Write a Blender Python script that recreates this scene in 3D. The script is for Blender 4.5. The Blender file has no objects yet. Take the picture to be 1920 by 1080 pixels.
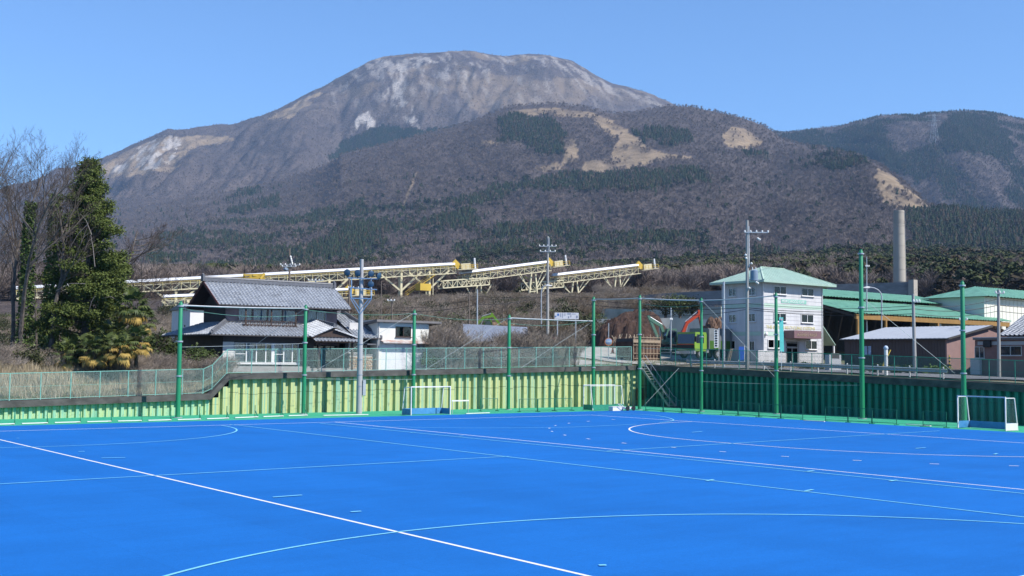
import bpy, bmesh, math, random
import numpy as np
from math import sin, cos, pi, radians, sqrt, atan2
from mathutils import Vector, Matrix

random.seed(7)
rng = np.random.default_rng(7)
S = bpy.context.scene
COL = S.collection

# ------------------------------------------------------------------ camera
FPX, PITCH, ROLL, HD = 2149.828, 0.0637923, 0.0100884, 2.4832975
CX, CY, CZ = -60.8642, -68.3842, 4.1875
RIGHT = (-cos(HD), -sin(HD)); FWD = (sin(HD), -cos(HD))
def cam_matrix():
    r = Vector((RIGHT[0], RIGHT[1], 0)); f = Vector((FWD[0], FWD[1], 0)); z = Vector((0, 0, 1))
    fw = f*cos(PITCH) + z*sin(PITCH); up = z*cos(PITCH) - f*sin(PITCH)
    X = r*cos(ROLL) + up*sin(ROLL); Y = up*cos(ROLL) - r*sin(ROLL); Z = -fw
    m = Matrix((X, Y, Z)).transposed().to_4x4(); m.translation = (CX, CY, CZ)
    return m
cam = bpy.data.cameras.new('camera'); cam_o = bpy.data.objects.new('camera', cam); COL.objects.link(cam_o)
cam.sensor_width = 36; cam.lens = FPX/1920*36; cam.clip_start = 0.5; cam.clip_end = 30000
cam_o.matrix_world = cam_matrix(); S.camera = cam_o

# ------------------------------------------------------------------ sky and sun
SUN_AZ, SUN_EL = radians(155), radians(46)          # azimuth clockwise from +Y
W = bpy.data.worlds.new('World'); S.world = W; W.use_nodes = True
nt = W.node_tree; bg = nt.nodes['Background']
sky = nt.nodes.new('ShaderNodeTexSky'); sky.sky_type = 'NISHITA'; sky.sun_disc = False
sky.sun_elevation = SUN_EL; sky.sun_rotation = SUN_AZ
sky.altitude = 200; sky.air_density = 1.0; sky.dust_density = 0.0; sky.ozone_density = 10.0
nt.links.new(sky.outputs[0], bg.inputs[0]); bg.inputs[1].default_value = 0.12
sl = bpy.data.lights.new('sun', 'SUN'); sl.energy = 4.8; sl.angle = radians(0.53); sl.color = (1, 0.95, 0.88)
so = bpy.data.objects.new('sun', sl); COL.objects.link(so)
sd = Vector((sin(SUN_AZ)*cos(SUN_EL), cos(SUN_AZ)*cos(SUN_EL), sin(SUN_EL)))
so.rotation_euler = sd.to_track_quat('Z', 'Y').to_euler(); so.location = (0, -60, 80)

S.view_settings.view_transform = 'Standard'; S.view_settings.look = 'None'
S.view_settings.exposure = 0.72; S.view_settings.gamma = 1.0; S.view_settings.use_curve_mapping = False
S.render.engine = 'CYCLES'
S.cycles.use_denoising = True
try: S.cycles.denoiser = 'OPENIMAGEDENOISE'
except Exception: pass
S.cycles.max_bounces = 6; S.cycles.diffuse_bounces = 2; S.cycles.glossy_bounces = 2
S.cycles.transmission_bounces = 3; S.cycles.transparent_max_bounces = 12; S.cycles.volume_bounces = 0
S.cycles.caustics_reflective = False; S.cycles.caustics_refractive = False

# ------------------------------------------------------------------ pixel helpers (photo pixels -> points of the place)
def ray(px, py):
    x = (px-960)/FPX; y = -(py-540)/FPX
    c, s = cos(ROLL), sin(ROLL); x, y = c*x-s*y, s*x+c*y
    fy, fz = cos(PITCH)-sin(PITCH)*y, sin(PITCH)+cos(PITCH)*y
    return Vector((RIGHT[0]*x+FWD[0]*fy, RIGHT[1]*x+FWD[1]*fy, fz)), fy
def at(px, py, d):
    r, k = ray(px, py); t = d/k
    return Vector((CX+r.x*t, CY+r.y*t, CZ+r.z*t))
def on_y(px, py, Y):
    r, k = ray(px, py); t = (Y-CY)/r.y
    return Vector((CX+r.x*t, Y, CZ+r.z*t))
def on_x(px, py, X):
    r, k = ray(px, py); t = (X-CX)/r.x
    return Vector((X, CY+r.y*t, CZ+r.z*t))
def on_z(px, py, Z=0.0):
    r, k = ray(px, py); t = (Z-CZ)/r.z
    return Vector((CX+r.x*t, CY+r.y*t, Z))
def depth_of(x, y): return (x-CX)*FWD[0]+(y-CY)*FWD[1]
def proj_np(x, y, z):
    rx = (x-CX)*RIGHT[0]+(y-CY)*RIGHT[1]; ry = (x-CX)*FWD[0]+(y-CY)*FWD[1]; z = z-CZ
    cy = cos(PITCH)*ry+sin(PITCH)*z; cz = -sin(PITCH)*ry+cos(PITCH)*z
    X, Y = rx/cy, cz/cy; c, s = cos(ROLL), sin(ROLL)
    return 960+FPX*(c*X+s*Y), 540-FPX*(-s*X+c*Y)

# ------------------------------------------------------------------ materials
MATS = {}
ALB = 0.80          # overall paint strength for the exposure used
def nodes_of(name):
    m = bpy.data.materials.new(name); m.use_nodes = True
    nt = m.node_tree; b = nt.nodes['Principled BSDF']
    return m, nt, b
def N(nt, t, **k):
    n = nt.nodes.new(t)
    for a, v in k.items(): setattr(n, a, v)
    return n
def lin(c):
    return tuple(((v/255+0.055)/1.055)**2.4 if v/255 > 0.04045 else v/255/12.92 for v in c)
def mat(name, col, rough=0.7, var=0.15, scale=3.0, col2=None, amt2=0.0, scale2=0.6, metal=0.0, bump=0.0, bscale=None,
        rnd=0.0, spec=0.3, stretch=(1, 1, 1), detail=6):
    """noise-varied procedural surface; col2 = dirt/wear colour; rnd = brightness change from piece to piece"""
    if name in MATS: return MATS[name]
    col = tuple(c*ALB for c in col); col2 = tuple(c*ALB for c in col2) if col2 is not None else None
    m, nt, b = nodes_of(name); L = nt.links
    tc = N(nt, 'ShaderNodeTexCoord'); mp = N(nt, 'ShaderNodeMapping'); mp.inputs['Scale'].default_value = stretch
    L.new(tc.outputs['Object'], mp.inputs[0])
    n1 = N(nt, 'ShaderNodeTexNoise'); n1.inputs['Scale'].default_value = scale; n1.inputs['Detail'].default_value = detail
    L.new(mp.outputs[0], n1.inputs['Vector'])
    r1 = N(nt, 'ShaderNodeMapRange'); r1.inputs[1].default_value = 0.3; r1.inputs[2].default_value = 0.7
    r1.inputs[3].default_value = 1-var; r1.inputs[4].default_value = 1+var
    L.new(n1.outputs[0], r1.inputs[0])
    v = N(nt, 'ShaderNodeVectorMath', operation='SCALE')
    base = N(nt, 'ShaderNodeRGB'); base.outputs[0].default_value = (*col, 1)
    src = base.outputs[0]
    if col2 is not None:
        n2 = N(nt, 'ShaderNodeTexNoise'); n2.inputs['Scale'].default_value = scale2; n2.inputs['Detail'].default_value = 8
        n2.inputs['Roughness'].default_value = 0.65
        L.new(mp.outputs[0], n2.inputs['Vector'])
        r2 = N(nt, 'ShaderNodeMapRange'); r2.inputs[1].default_value = 0.42; r2.inputs[2].default_value = 0.68
        r2.inputs[4].default_value = amt2; L.new(n2.outputs[0], r2.inputs[0])
        mx = N(nt, 'ShaderNodeMix', data_type='RGBA'); L.new(r2.outputs[0], mx.inputs[0])
        L.new(src, mx.inputs[6]); mx.inputs[7].default_value = (*col2, 1); src = mx.outputs[2]
    L.new(src, v.inputs[0])
    if rnd:
        oi = N(nt, 'ShaderNodeObjectInfo'); r3 = N(nt, 'ShaderNodeMapRange'); r3.inputs[3].default_value = 1-rnd; r3.inputs[4].default_value = 1+rnd
        L.new(oi.outputs['Random'], r3.inputs[0])
        mu = N(nt, 'ShaderNodeMath', operation='MULTIPLY'); L.new(r1.outputs[0], mu.inputs[0]); L.new(r3.outputs[0], mu.inputs[1])
        L.new(mu.outputs[0], v.inputs['Scale'])
    else:
        L.new(r1.outputs[0], v.inputs['Scale'])
    L.new(v.outputs[0], b.inputs['Base Color'])
    b.inputs['Roughness'].default_value = rough; b.inputs['Metallic'].default_value = metal
    b.inputs['Specular IOR Level'].default_value = spec
    if bump:
        n3 = N(nt, 'ShaderNodeTexNoise'); n3.inputs['Scale'].default_value = bscale or scale*4; n3.inputs['Detail'].default_value = 4
        L.new(mp.outputs[0], n3.inputs['Vector'])
        bp = N(nt, 'ShaderNodeBump'); bp.inputs['Strength'].default_value = bump; bp.inputs['Distance'].default_value = 0.05
        L.new(n3.outputs[0], bp.inputs['Height']); L.new(bp.outputs[0], b.inputs['Normal'])
    MATS[name] = m
    return m

# ------------------------------------------------------------------ mesh builder
class MB:
    def __init__(s): s.v = []; s.f = []; s.mi = []; s.cur = 0
    def add(s, verts, faces):
        o = len(s.v); s.v.extend([tuple(p) for p in verts]); s.f.extend([tuple(i+o for i in f) for f in faces]); s.mi.extend([s.cur]*len(faces))
    def box(s, a, b):
        x0, y0, z0 = min(a[0], b[0]), min(a[1], b[1]), min(a[2], b[2]); x1, y1, z1 = max(a[0], b[0]), max(a[1], b[1]), max(a[2], b[2])
        s.add([(x0,y0,z0),(x1,y0,z0),(x1,y1,z0),(x0,y1,z0),(x0,y0,z1),(x1,y0,z1),(x1,y1,z1),(x0,y1,z1)],
              [(0,3,2,1),(4,5,6,7),(0,1,5,4),(1,2,6,5),(2,3,7,6),(3,0,4,7)]); return s
    def bar(s, p, q, w, h=None, up=(0, 0, 1)):
        h = h or w; p = Vector(p); q = Vector(q); d = (q-p)
        if d.length < 1e-6: return s
        d.normalize(); u = Vector(up)
        if abs(d.dot(u)) > 0.98: u = Vector((1, 0, 0))
        sx = d.cross(u).normalized()*w/2; sy = sx.cross(d).normalized()*h/2
        vs = [p-sx-sy, p+sx-sy, p+sx+sy, p-sx+sy, q-sx-sy, q+sx-sy, q+sx+sy, q-sx+sy]
        s.add(vs, [(0,1,2,3),(7,6,5,4),(0,4,5,1),(1,5,6,2),(2,6,7,3),(3,7,4,0)]); return s
    def tube(s, pts, r, n=8, cap=True):
        pts = [Vector(p) for p in pts]; rs = r if isinstance(r, (list, tuple)) else [r]*len(pts)
        o = len(s.v); vs = []; fs = []; prev = None
        for i, p in enumerate(pts):
            d = (pts[min(i+1, len(pts)-1)]-pts[max(i-1, 0)])
            if d.length < 1e-9: d = Vector((0, 0, 1))
            d.normalize()
            if prev is None:
                a = Vector((0, 0, 1)) if abs(d.z) < 0.9 else Vector((1, 0, 0)); u = d.cross(a).normalized()
            else:
                u = (prev-d*prev.dot(d))
                u = u.normalized() if u.length > 1e-6 else d.orthogonal().normalized()
            prev = u; w = d.cross(u)
            for k in range(n):
                t = 2*pi*k/n; vs.append(p+(u*cos(t)+w*sin(t))*rs[i])
        for i in range(len(pts)-1):
            for k in range(n):
                a, b = i*n+k, i*n+(k+1) % n; fs.append((a, b, b+n, a+n))
        if cap: fs.append(tuple(range(n))[::-1]); fs.append(tuple((len(pts)-1)*n+k for k in range(n)))
        s.add(vs, fs); return s
    def quad(s, a, b, c, d): s.add([a, b, c, d], [(0, 1, 2, 3)]); return s
    def prism(s, poly, axis, a, b):
        """poly of 2-D points extruded along axis ('x': points are (y,z); 'y': (x,z); 'z': (x,y))"""
        def P(p, t): return (t, p[0], p[1]) if axis == 'x' else ((p[0], t, p[1]) if axis == 'y' else (p[0], p[1], t))
        n = len(poly); s.add([P(p, a) for p in poly]+[P(p, b) for p in poly],
              [tuple(range(n))[::-1], tuple(range(n, 2*n))]+[(i, (i+1) % n, n+(i+1) % n, n+i) for i in range(n)]); return s
    def ico(s, c, r, sub=1, sc=(1, 1, 1), jit=0.0):
        bm = bmesh.new(); bmesh.ops.create_icosphere(bm, subdivisions=sub, radius=1)
        vs = [(c[0]+v.co.x*r*sc[0]*(1+random.uniform(-jit, jit)), c[1]+v.co.y*r*sc[1]*(1+random.uniform(-jit, jit)), c[2]+v.co.z*r*sc[2]*(1+random.uniform(-jit, jit))) for v in bm.verts]
        fs = [tuple(v.index for v in f.verts) for f in bm.faces]; bm.free(); s.add(vs, fs); return s
    def mesh(s, name, smooth=False, origin=(0, 0, 0)):
        me = bpy.data.meshes.new(name); o = Vector(origin)
        me.from_pydata([(p[0]-o.x, p[1]-o.y, p[2]-o.z) for p in s.v], [], s.f)
        bm = bmesh.new(); bm.from_mesh(me); bmesh.ops.recalc_face_normals(bm, faces=bm.faces); bm.to_mesh(me); bm.free()
        if any(s.mi): me.polygons.foreach_set('material_index', s.mi)
        if smooth:
            me.polygons.foreach_set('use_smooth', [True]*len(me.polygons))
            try: me.set_sharp_from_angle(angle=radians(40))
            except Exception: pass
        me.update(); return me
    def build(s, name, m, parent=None, smooth=False, origin=None, label=None, kind=None):
        """one mesh object; world coordinates unless the parent is turned (then local ones)"""
        if origin is None: origin = parent.location if (parent is not None and 'abs' in parent) else (0, 0, 0)
        o = bpy.data.objects.new(name, s.mesh(name, smooth, origin)); COL.objects.link(o)
        for mm in (m if isinstance(m, (list, tuple)) else [m]): o.data.materials.append(mm)
        if parent is not None: o.parent = parent
        else: o.location = origin
        if label: o['label'] = label
        if kind: o['kind'] = kind
        return o
def tag(o, label, cat, group=None):
    o['label'] = label; o['category'] = cat
    if group: o['group'] = group
    return o
def thing(name, loc, label, cat, group=None, rotz=0.0, world=False):
    """an Empty at the thing's base; world=True: parts are given in world coordinates"""
    o = bpy.data.objects.new(name, None); COL.objects.link(o); o.location = loc; o.rotation_euler = (0, 0, rotz)
    o.empty_display_size = 0.3
    if world: o['abs'] = 1
    return tag(o, label, cat, group)
def link_copy(src, parent, loc=None, rotz=None, scale=None):
    c = src.copy(); COL.objects.link(c); c.parent = parent
    if loc is not None: c.location = loc
    if rotz is not None: c.rotation_euler = (0, 0, rotz)
    if scale is not None: c.scale = scale
    return c
def shared(name, me, parent, loc=(0, 0, 0), rot=(0, 0, 0), scale=(1, 1, 1), kind=None):
    o = bpy.data.objects.new(name, me); COL.objects.link(o); o.parent = parent
    o.location = loc; o.rotation_euler = rot; o.scale = scale
    if kind: o['kind'] = kind
    return o
def struct(o): o['kind'] = 'structure'; return o

# ------------------------------------------------------------------ numpy noise
def vnoise(x, y, seed=0):
    xi = np.floor(x).astype(np.int64); yi = np.floor(y).astype(np.int64); xf = x-xi; yf = y-yi
    def h(a, b):
        n = (a*374761393+b*668265263+seed*1442695041) & 0x7fffffff
        n = ((n ^ (n >> 13))*1274126177) & 0x7fffffff
        return ((n ^ (n >> 16)) & 0xffff)/65535.0
    u = xf*xf*(3-2*xf); v = yf*yf*(3-2*yf)
    return (h(xi, yi)*(1-u)+h(xi+1, yi)*u)*(1-v)+(h(xi, yi+1)*(1-u)+h(xi+1, yi+1)*u)*v
def fbm(x, y, oct=4, seed=0, gain=0.5):
    a = 0; amp = 1; tot = 0
    for i in range(oct):
        a = a+amp*vnoise(x*2**i+17*i, y*2**i-9*i, seed+i); tot += amp; amp *= gain
    return a/tot
def sstep(x, a, b):
    t = np.clip((x-a)/(b-a), 0, 1); return t*t*(3-2*t)

# ------------------------------------------------------------------ the lie of the land
TC = [-900, 0, 300, 600, 900, 1100, 1250, 1400, 1600, 1920, 2800]
T150 = [3.5, 3.5, 4, 4.5, 6, 6, 5.6, 5, 4.6, 4.6, 4.6]
T200 = [7, 8, 9, 10, 13, 13, 12, 10, 8, 7.5, 7.5]
T260 = [12, 14, 16, 18, 18.5, 19, 19, 17, 15, 13, 13]
Y330 = 556.0
def z_of(py, px, D):
    """height of a point seen at pixel row py, distance D"""
    yy = -(py-540)/FPX; xx = (px-960)/FPX
    xr, yr = cos(ROLL)*xx-sin(ROLL)*yy, sin(ROLL)*xx+cos(ROLL)*yy
    return CZ + D*(sin(PITCH)+cos(PITCH)*yr)/(cos(PITCH)-sin(PITCH)*yr)
def near_ground(x, y):
    x = np.asarray(x, float); y = np.asarray(y, float)
    D = (x-CX)*FWD[0]+(y-CY)*FWD[1]; rx = (x-CX)*RIGHT[0]+(y-CY)*RIGHT[1]
    px = 960+FPX*rx/np.maximum(D, 20)
    zl = np.interp(x, [-90, -26.2, -24.7, 19.3], [1.0, 1.42, 2.92, 3.78])
    zl = zl + np.where(x < -24, np.clip((y-14.5)/5.5, 0, 1)*(3.2-np.minimum(zl, 3.2)), 0)
    zr = np.interp(y, [-60, -5, 13.6], [2.1, 3.5, 3.8])
    z0 = np.where(x > 19.3, np.where(y < 13.6, zr, 3.8), zl)
    t1 = np.interp(px, TC, T150); t2 = np.interp(px, TC, T200); t3 = np.interp(px, TC, T260); t4 = z_of(Y330, px, 330.0)
    b1 = sstep(D, 112, 140)
    z = z0*(1-b1)+t1*b1
    z = np.where(D > 150, t1+(t2-t1)*sstep(D, 150, 200), z)
    z = np.where(D > 200, t2+(t3-t2)*(D-200)/60, z)
    z = np.where(D > 260, t3+(t4-t3)*(D-260)/70, z)
    return z
def gz(x, y): return float(near_ground(x, y))
# ================================================================== GROUND, PITCH, MOUNTAINS
# the wide flat ground under and behind everything
g = MB(); g.quad((-9000, -9000, -0.35), (9000, -9000, -0.35), (9000, 9000, -0.35), (-9000, 9000, -0.35))
m_soil = mat('soil', (0.16, 0.12, 0.085), 0.95, 0.25, 0.3, (0.09, 0.10, 0.05), 0.5, 0.05)
struct(g.build('ground', m_soil))

# upper ground behind the walls
def grid_lines(a, b, n, must): return sorted(set([round(t, 3) for t in np.linspace(a, b, n)]+must))
gx = grid_lines(-170, 230, 161, [19.45]); gy = grid_lines(-80, 260, 137, [13.75])
X, Yg = np.meshgrid(gx, gy, indexing='ij')
Z = near_ground(X, Yg) + (fbm(X*0.18, Yg*0.18, 3, 5)-0.5)*0.35*sstep(Yg*0+np.hypot(X-19, Yg-13), 3, 25)
Dg = (X-CX)*FWD[0]+(Yg-CY)*FWD[1]
Z = Z-0.6*sstep(Dg, 186, 196)
ny = len(gy); vs = np.stack([X, Yg, Z], -1).reshape(-1, 3)
fs = []
for i in range(len(gx)-1):
    for j in range(ny-1):
        if gx[i+1] <= 19.45+1e-6 and gy[j+1] <= 13.75+1e-6: continue
        if Dg[i, j] > 225 or Dg[i, j] < 40: continue
        fs.append((i*ny+j, (i+1)*ny+j, (i+1)*ny+j+1, i*ny+j+1))
me = bpy.data.meshes.new('upper_ground'); me.from_pydata(vs.tolist(), [], fs); me.update()
me.polygons.foreach_set('use_smooth', [True]*len(me.polygons))
def ground_material():
    m, nt, b = nodes_of('upper_soil'); L = nt.links
    geo = N(nt, 'ShaderNodeNewGeometry')
    def nz(s, d=6):
        n = N(nt, 'ShaderNodeTexNoise'); n.inputs['Scale'].default_value = s; n.inputs['Detail'].default_value = d; L.new(geo.outputs['Position'], n.inputs['Vector']); return n
    a, c, e = nz(0.12), nz(1.3), nz(9, 3)
    def ramp(src, stops):
        r = N(nt, 'ShaderNodeValToRGB'); el = r.color_ramp.elements
        while len(el) < len(stops): el.new(0.5)
        for q, (p, cc) in zip(el, stops): q.position = p; q.color = (*cc, 1)
        L.new(src, r.inputs[0]); return r
    r1 = ramp(a.outputs[0], [(0.35, (0.19, 0.16, 0.11)), (0.5, (0.15, 0.13, 0.08)), (0.6, (0.085, 0.11, 0.035)), (0.75, (0.21, 0.18, 0.13))])
    r2 = ramp(c.outputs[0], [(0.3, (0.7, 0.68, 0.66)), (0.7, (1.25, 1.2, 1.15))])
    mx = N(nt, 'ShaderNodeMix', data_type='RGBA', blend_type='MULTIPLY'); mx.inputs[0].default_value = 1
    L.new(r1.outputs[0], mx.inputs[6]); L.new(r2.outputs[0], mx.inputs[7]); L.new(mx.outputs[2], b.inputs['Base Color'])
    b.inputs['Roughness'].default_value = 0.95
    bp = N(nt, 'ShaderNodeBump'); bp.inputs['Strength'].default_value = 0.6; bp.inputs['Distance'].default_value = 0.1
    L.new(e.outputs[0], bp.inputs['Height']); L.new(bp.outputs[0], b.inputs['Normal'])
    return m
me.materials.append(ground_material())
o = bpy.data.objects.new('upper_ground', me); COL.objects.link(o); struct(o)

# ---- far terrain: one sheet from 185 m to the summit
A_SK = [(-1200, 470), (-600, 440), (-200, 395), (0, 362), (25, 352), (60, 345), (104, 327), (130, 324), (178, 311), (200, 302), (240, 285), (290, 262), (315, 250), (340, 253), (380, 252), (440, 247), (480, 232), (520, 217), (570, 187), (620, 160), (660, 137), (690, 122), (720, 112), (760, 108), (800, 107), (850, 104), (890, 102), (915, 108), (950, 113), (1000, 109), (1030, 113), (1075, 122), (1110, 145), (1150, 165), (1210, 180), (1250, 195), (1300, 216), (1350, 232), (1400, 241), (1430, 243), (1470, 248), (1500, 245), (1580, 240), (1650, 225), (1720, 222), (1800, 213), (1850, 217), (1920, 232), (2000, 240), (2200, 225), (2500, 255), (3200, 300)]
B_CR = [(-1200, 500), (-300, 440), (0, 415), (200, 395), (350, 372), (500, 345), (620, 305), (700, 285), (780, 263), (880, 240), (930, 222), (960, 211), (1040, 205), (1090, 212), (1150, 226), (1200, 221), (1250, 214), (1300, 216), (1340, 225), (1390, 237), (1430, 250), (1470, 275), (1500, 283), (1560, 290), (1620, 305), (1650, 320), (1700, 355), (1740, 393), (1800, 402), (1920, 408), (2500, 400), (3200, 410)]
D_B = [(-1200, 3300), (1450, 3300), (1640, 2300), (1760, 1900), (3200, 1800)]
D_A = [(-1200, 5600), (1250, 5600), (1450, 4400), (3200, 4400)]
Y1 = [(-1200, 520), (0, 505), (300, 495), (600, 482), (900, 468), (1300, 455), (1600, 464), (1740, 490), (1920, 492), (3200, 492)]
Y2 = [(-1200, 505), (0, 450), (300, 440), (600, 400), (900, 350), (1200, 325), (1350, 310), (1500, 335), (1650, 385), (1740, 440), (1920, 450), (3200, 450)]
DIP = [(-1200, 0), (520, 0), (640, 25), (900, 70), (1400, 90), (1700, 110), (3200, 60)]
def ip(px, tab): return np.interp(px, [a for a, b in tab], [b for a, b in tab])
cols = np.arange(-520, 2441, 3.2); nc = len(cols)
dA, dB = ip(cols, D_A), ip(cols, D_B); dip = ip(cols, DIP)
kD = [np.full(nc, 185.), np.full(nc, 260.), np.full(nc, 330.), 0.4*dB, 0.65*dB, dB, dB*1.1, dA, dA*1.12, dA*1.3]
zBc = z_of(ip(cols, B_CR), cols, dB); zA = z_of(ip(cols, A_SK), cols, dA)
t2 = np.interp(cols, TC, T200); t1 = np.interp(cols, TC, T150); t3 = np.interp(cols, TC, T260)
s185 = sstep(np.array(185.), 150, 200)
kz = [t1+(t2-t1)*s185, t3, z_of(Y330, cols, 330.), z_of(ip(cols, Y1), cols, 0.4*dB), z_of(ip(cols, Y2), cols, 0.65*dB), zBc,
      (zBc-dip)*sstep(cols, 500, 680)+(zBc+(zA-zBc)*0.2)*(1-sstep(cols, 500, 680)), zA, zA-60, zA-420]
kD = np.array(kD); kz = np.array(kz); nk = len(kD)
h = np.diff(kD, axis=0); dl = np.diff(kz, axis=0)/h
mslope = np.zeros_like(kz)
for i in range(1, nk-1):
    s = np.sign(dl[i-1])*np.sign(dl[i]); hm = 2*dl[i-1]*dl[i]/(dl[i-1]+dl[i]+1e-12)
    mslope[i] = np.where(s > 0, hm, 0)
mslope[0] = dl[0]; mslope[-1] = dl[-1]
u = np.linspace(0, 1, 430)
Dn = []                        # row distances per column: share rows between the key distances
seg_rows = [10, 12, 55, 55, 80, 14, 130, 24, 12]
for i, n in enumerate(seg_rows):
    for k in range(n): Dn.append((i, k/n))
Dn.append((nk-2, 1.0)); nr = len(Dn)
Dm = np.zeros((nr, nc)); Zm = np.zeros((nr, nc)); Wt = np.zeros(nr)
for r, (i, t) in enumerate(Dn):
    Dm[r] = kD[i]+h[i]*t
    h00, h10, h01, h11 = 2*t**3-3*t**2+1, t**3-2*t**2+t, -2*t**3+3*t**2, t**3-t**2
    Zm[r] = h00*kz[i]+h10*h[i]*mslope[i]+h01*kz[i+1]+h11*h[i]*mslope[i+1]
PXm = np.broadcast_to(cols, (nr, nc))
# gullies and knobs: run down the slope, gentle at the crests so that the ridges keep their line
rowi = np.array([i for i, t in Dn]); rowt = np.array([t for i, t in Dn])
w = np.where(rowi < 2, 0, np.where(rowi == 2, rowt, 1.0))
near_B = np.minimum(np.abs(rowi+rowt-5), 1); near_A = np.minimum(np.abs(rowi+rowt-7)*1.6, 1)
w = w*np.clip(np.minimum(near_B, near_A), 0.06, 1)
lat = Dm*(PXm-960)/FPX                       # metres across
warp = (fbm(lat/700, Dm/900, 3, 61)-0.5)*420
g1 = np.abs(fbm((lat+warp)/420, Dm/1900, 4, 11)-0.5)*2
g2 = np.abs(fbm((lat+warp*0.6)/150, Dm/620, 4, 23)-0.5)*2
g3 = fbm(lat/55, Dm/80, 3, 31)-0.5
big = fbm(lat/1300, Dm/1300, 3, 41)-0.5
steep = np.clip((Dm-300)/2600, 0, 1)
aF = 1+0.9*np.where(rowi+rowt > 5.0, 1, 0)[:, None]
g4 = np.abs(fbm((lat+warp*0.4)/62, Dm/240, 3, 37)-0.5)*2
disp = ((-(1-g1)*64+32 - (1-g2)*36+18 - (1-g4)*13+6)*aF + big*70 + g3*9)*steep
Zm = Zm + disp*w[:, None] + g3*np.clip((Dm-260)/600, 0, 1)*3
far_lat = lat; 
# drop the sky-side noise a little so that the skyline is natural
Zm += (fbm(lat/60, Dm/60, 2, 71)-0.5)*6*np.clip((Dm-3000)/2000, 0, 1)
XW = CX+FWD[0]*Dm+RIGHT[0]*lat; YW = CY+FWD[1]*Dm+RIGHT[1]*lat
# account for the tilt of the lens when turning columns into bearings
for it in range(3):
    pp, _ = proj_np(XW, YW, Zm); lat = lat+(PXm-pp)*Dm/FPX
    XW = CX+FWD[0]*Dm+RIGHT[0]*lat; YW = CY+FWD[1]*Dm+RIGHT[1]*lat
_, PYm = proj_np(XW, YW, Zm)
vis_layer = np.where(rowi+rowt <= 5.02, 0, 1)[:, None]*np.ones((1, nc), int)      # 0 the near hill, 1 the high mountain behind

def inpoly(px, py, poly):
    c = np.zeros(px.shape, bool); n = len(poly); j = n-1
    for i in range(n):
        xi, yi = poly[i]; xj, yj = poly[j]
        k = ((yi > py) != (yj > py)) & (px < (xj-xi)*(py-yi)/((yj-yi)+1e-9)+xi)
        c ^= k; j = i
    return c
GRASS = [(0, [(945, 214), (990, 206), (1040, 202), (1100, 209), (1150, 225), (1162, 238), (1112, 228), (1060, 217), (1000, 217)]),
         (0, [(1112, 228), (1162, 238), (1190, 252), (1215, 273), (1250, 288), (1295, 289), (1290, 297), (1230, 301), (1200, 293), (1172, 270), (1140, 250)]),
         (0, [(1095, 302), (1150, 296), (1240, 300), (1200, 312), (1150, 319), (1110, 329), (1082, 320)]), (0, [(1058, 252), (1078, 262), (1082, 300), (1050, 310)]), (0, [(1160, 262), (1195, 280), (1225, 298), (1180, 300), (1140, 292)]),
         (0, [(1368, 233), (1395, 240), (1428, 262), (1430, 274), (1392, 278), (1362, 276), (1350, 262)]),
         (0, [(1640, 316), (1668, 328), (1700, 352), (1742, 392), (1738, 397), (1690, 396), (1655, 386), (1648, 360)]),
         (0, [(900, 262), (935, 266), (940, 272), (905, 270)]), (0, [(1000, 312), (1040, 305), (1060, 316), (1020, 322)]),
         (1, [(720, 135), (860, 150), (990, 150), (1080, 145), (1120, 170), (1080, 200), (980, 205), (900, 215), (880, 200), (860, 172), (760, 160)]),
         (1, [(190, 312), (215, 297), (300, 255), (350, 256), (430, 252), (440, 262), (360, 280), (335, 300), (330, 322), (270, 326), (200, 336)]),
         (1, [(500, 228), (520, 215), (600, 170), (605, 174), (540, 222)])]
ROCK = [(1, [(195, 330), (240, 300), (270, 272), (312, 250), (345, 262), (330, 285), (326, 312), (260, 320)]),
        (1, [(658, 243), (672, 220), (690, 208), (706, 205), (714, 222), (716, 238), (690, 246)]),
        (1, [(722, 118), (800, 106), (830, 120), (760, 132), (745, 160), (770, 195), (790, 240), (740, 215), (716, 180), (735, 150)]),
        (1, [(1020, 112), (1075, 120), (1110, 145), (1150, 165), (1215, 180), (1275, 212), (1210, 192), (1140, 176), (1090, 150)])]
ROCK_AMT = [0.95, 1.0, 0.8, 0.5]
jx = PXm+(fbm(lat/90, Dm/90, 3, 81)-0.5)*22; jy = PYm+(fbm(lat/90+40, Dm/90, 3, 82)-0.5)*14
grass = np.zeros((nr, nc)); rock = np.zeros((nr, nc))
for k, (ly, pl) in enumerate(GRASS):
    a = inpoly(jx, jy, pl) & (vis_layer == ly)
    amt = 1.0 if k < 9 else (0.42 if k == 9 else 0.85)
    grass = np.maximum(grass, a*amt*np.clip(-0.1+1.9*fbm(lat/40, Dm/60, 4, 83+k), 0, 1))
for k, (ly, pl) in enumerate(ROCK):
    a = inpoly(jx, jy, pl) & (vis_layer == ly)
    rock = np.maximum(rock, a*ROCK_AMT[k]*sstep(fbm(lat/26+Dm/90, Dm/110-lat/120, 5, 95+k, 0.62), 0.44, 0.6))
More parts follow.
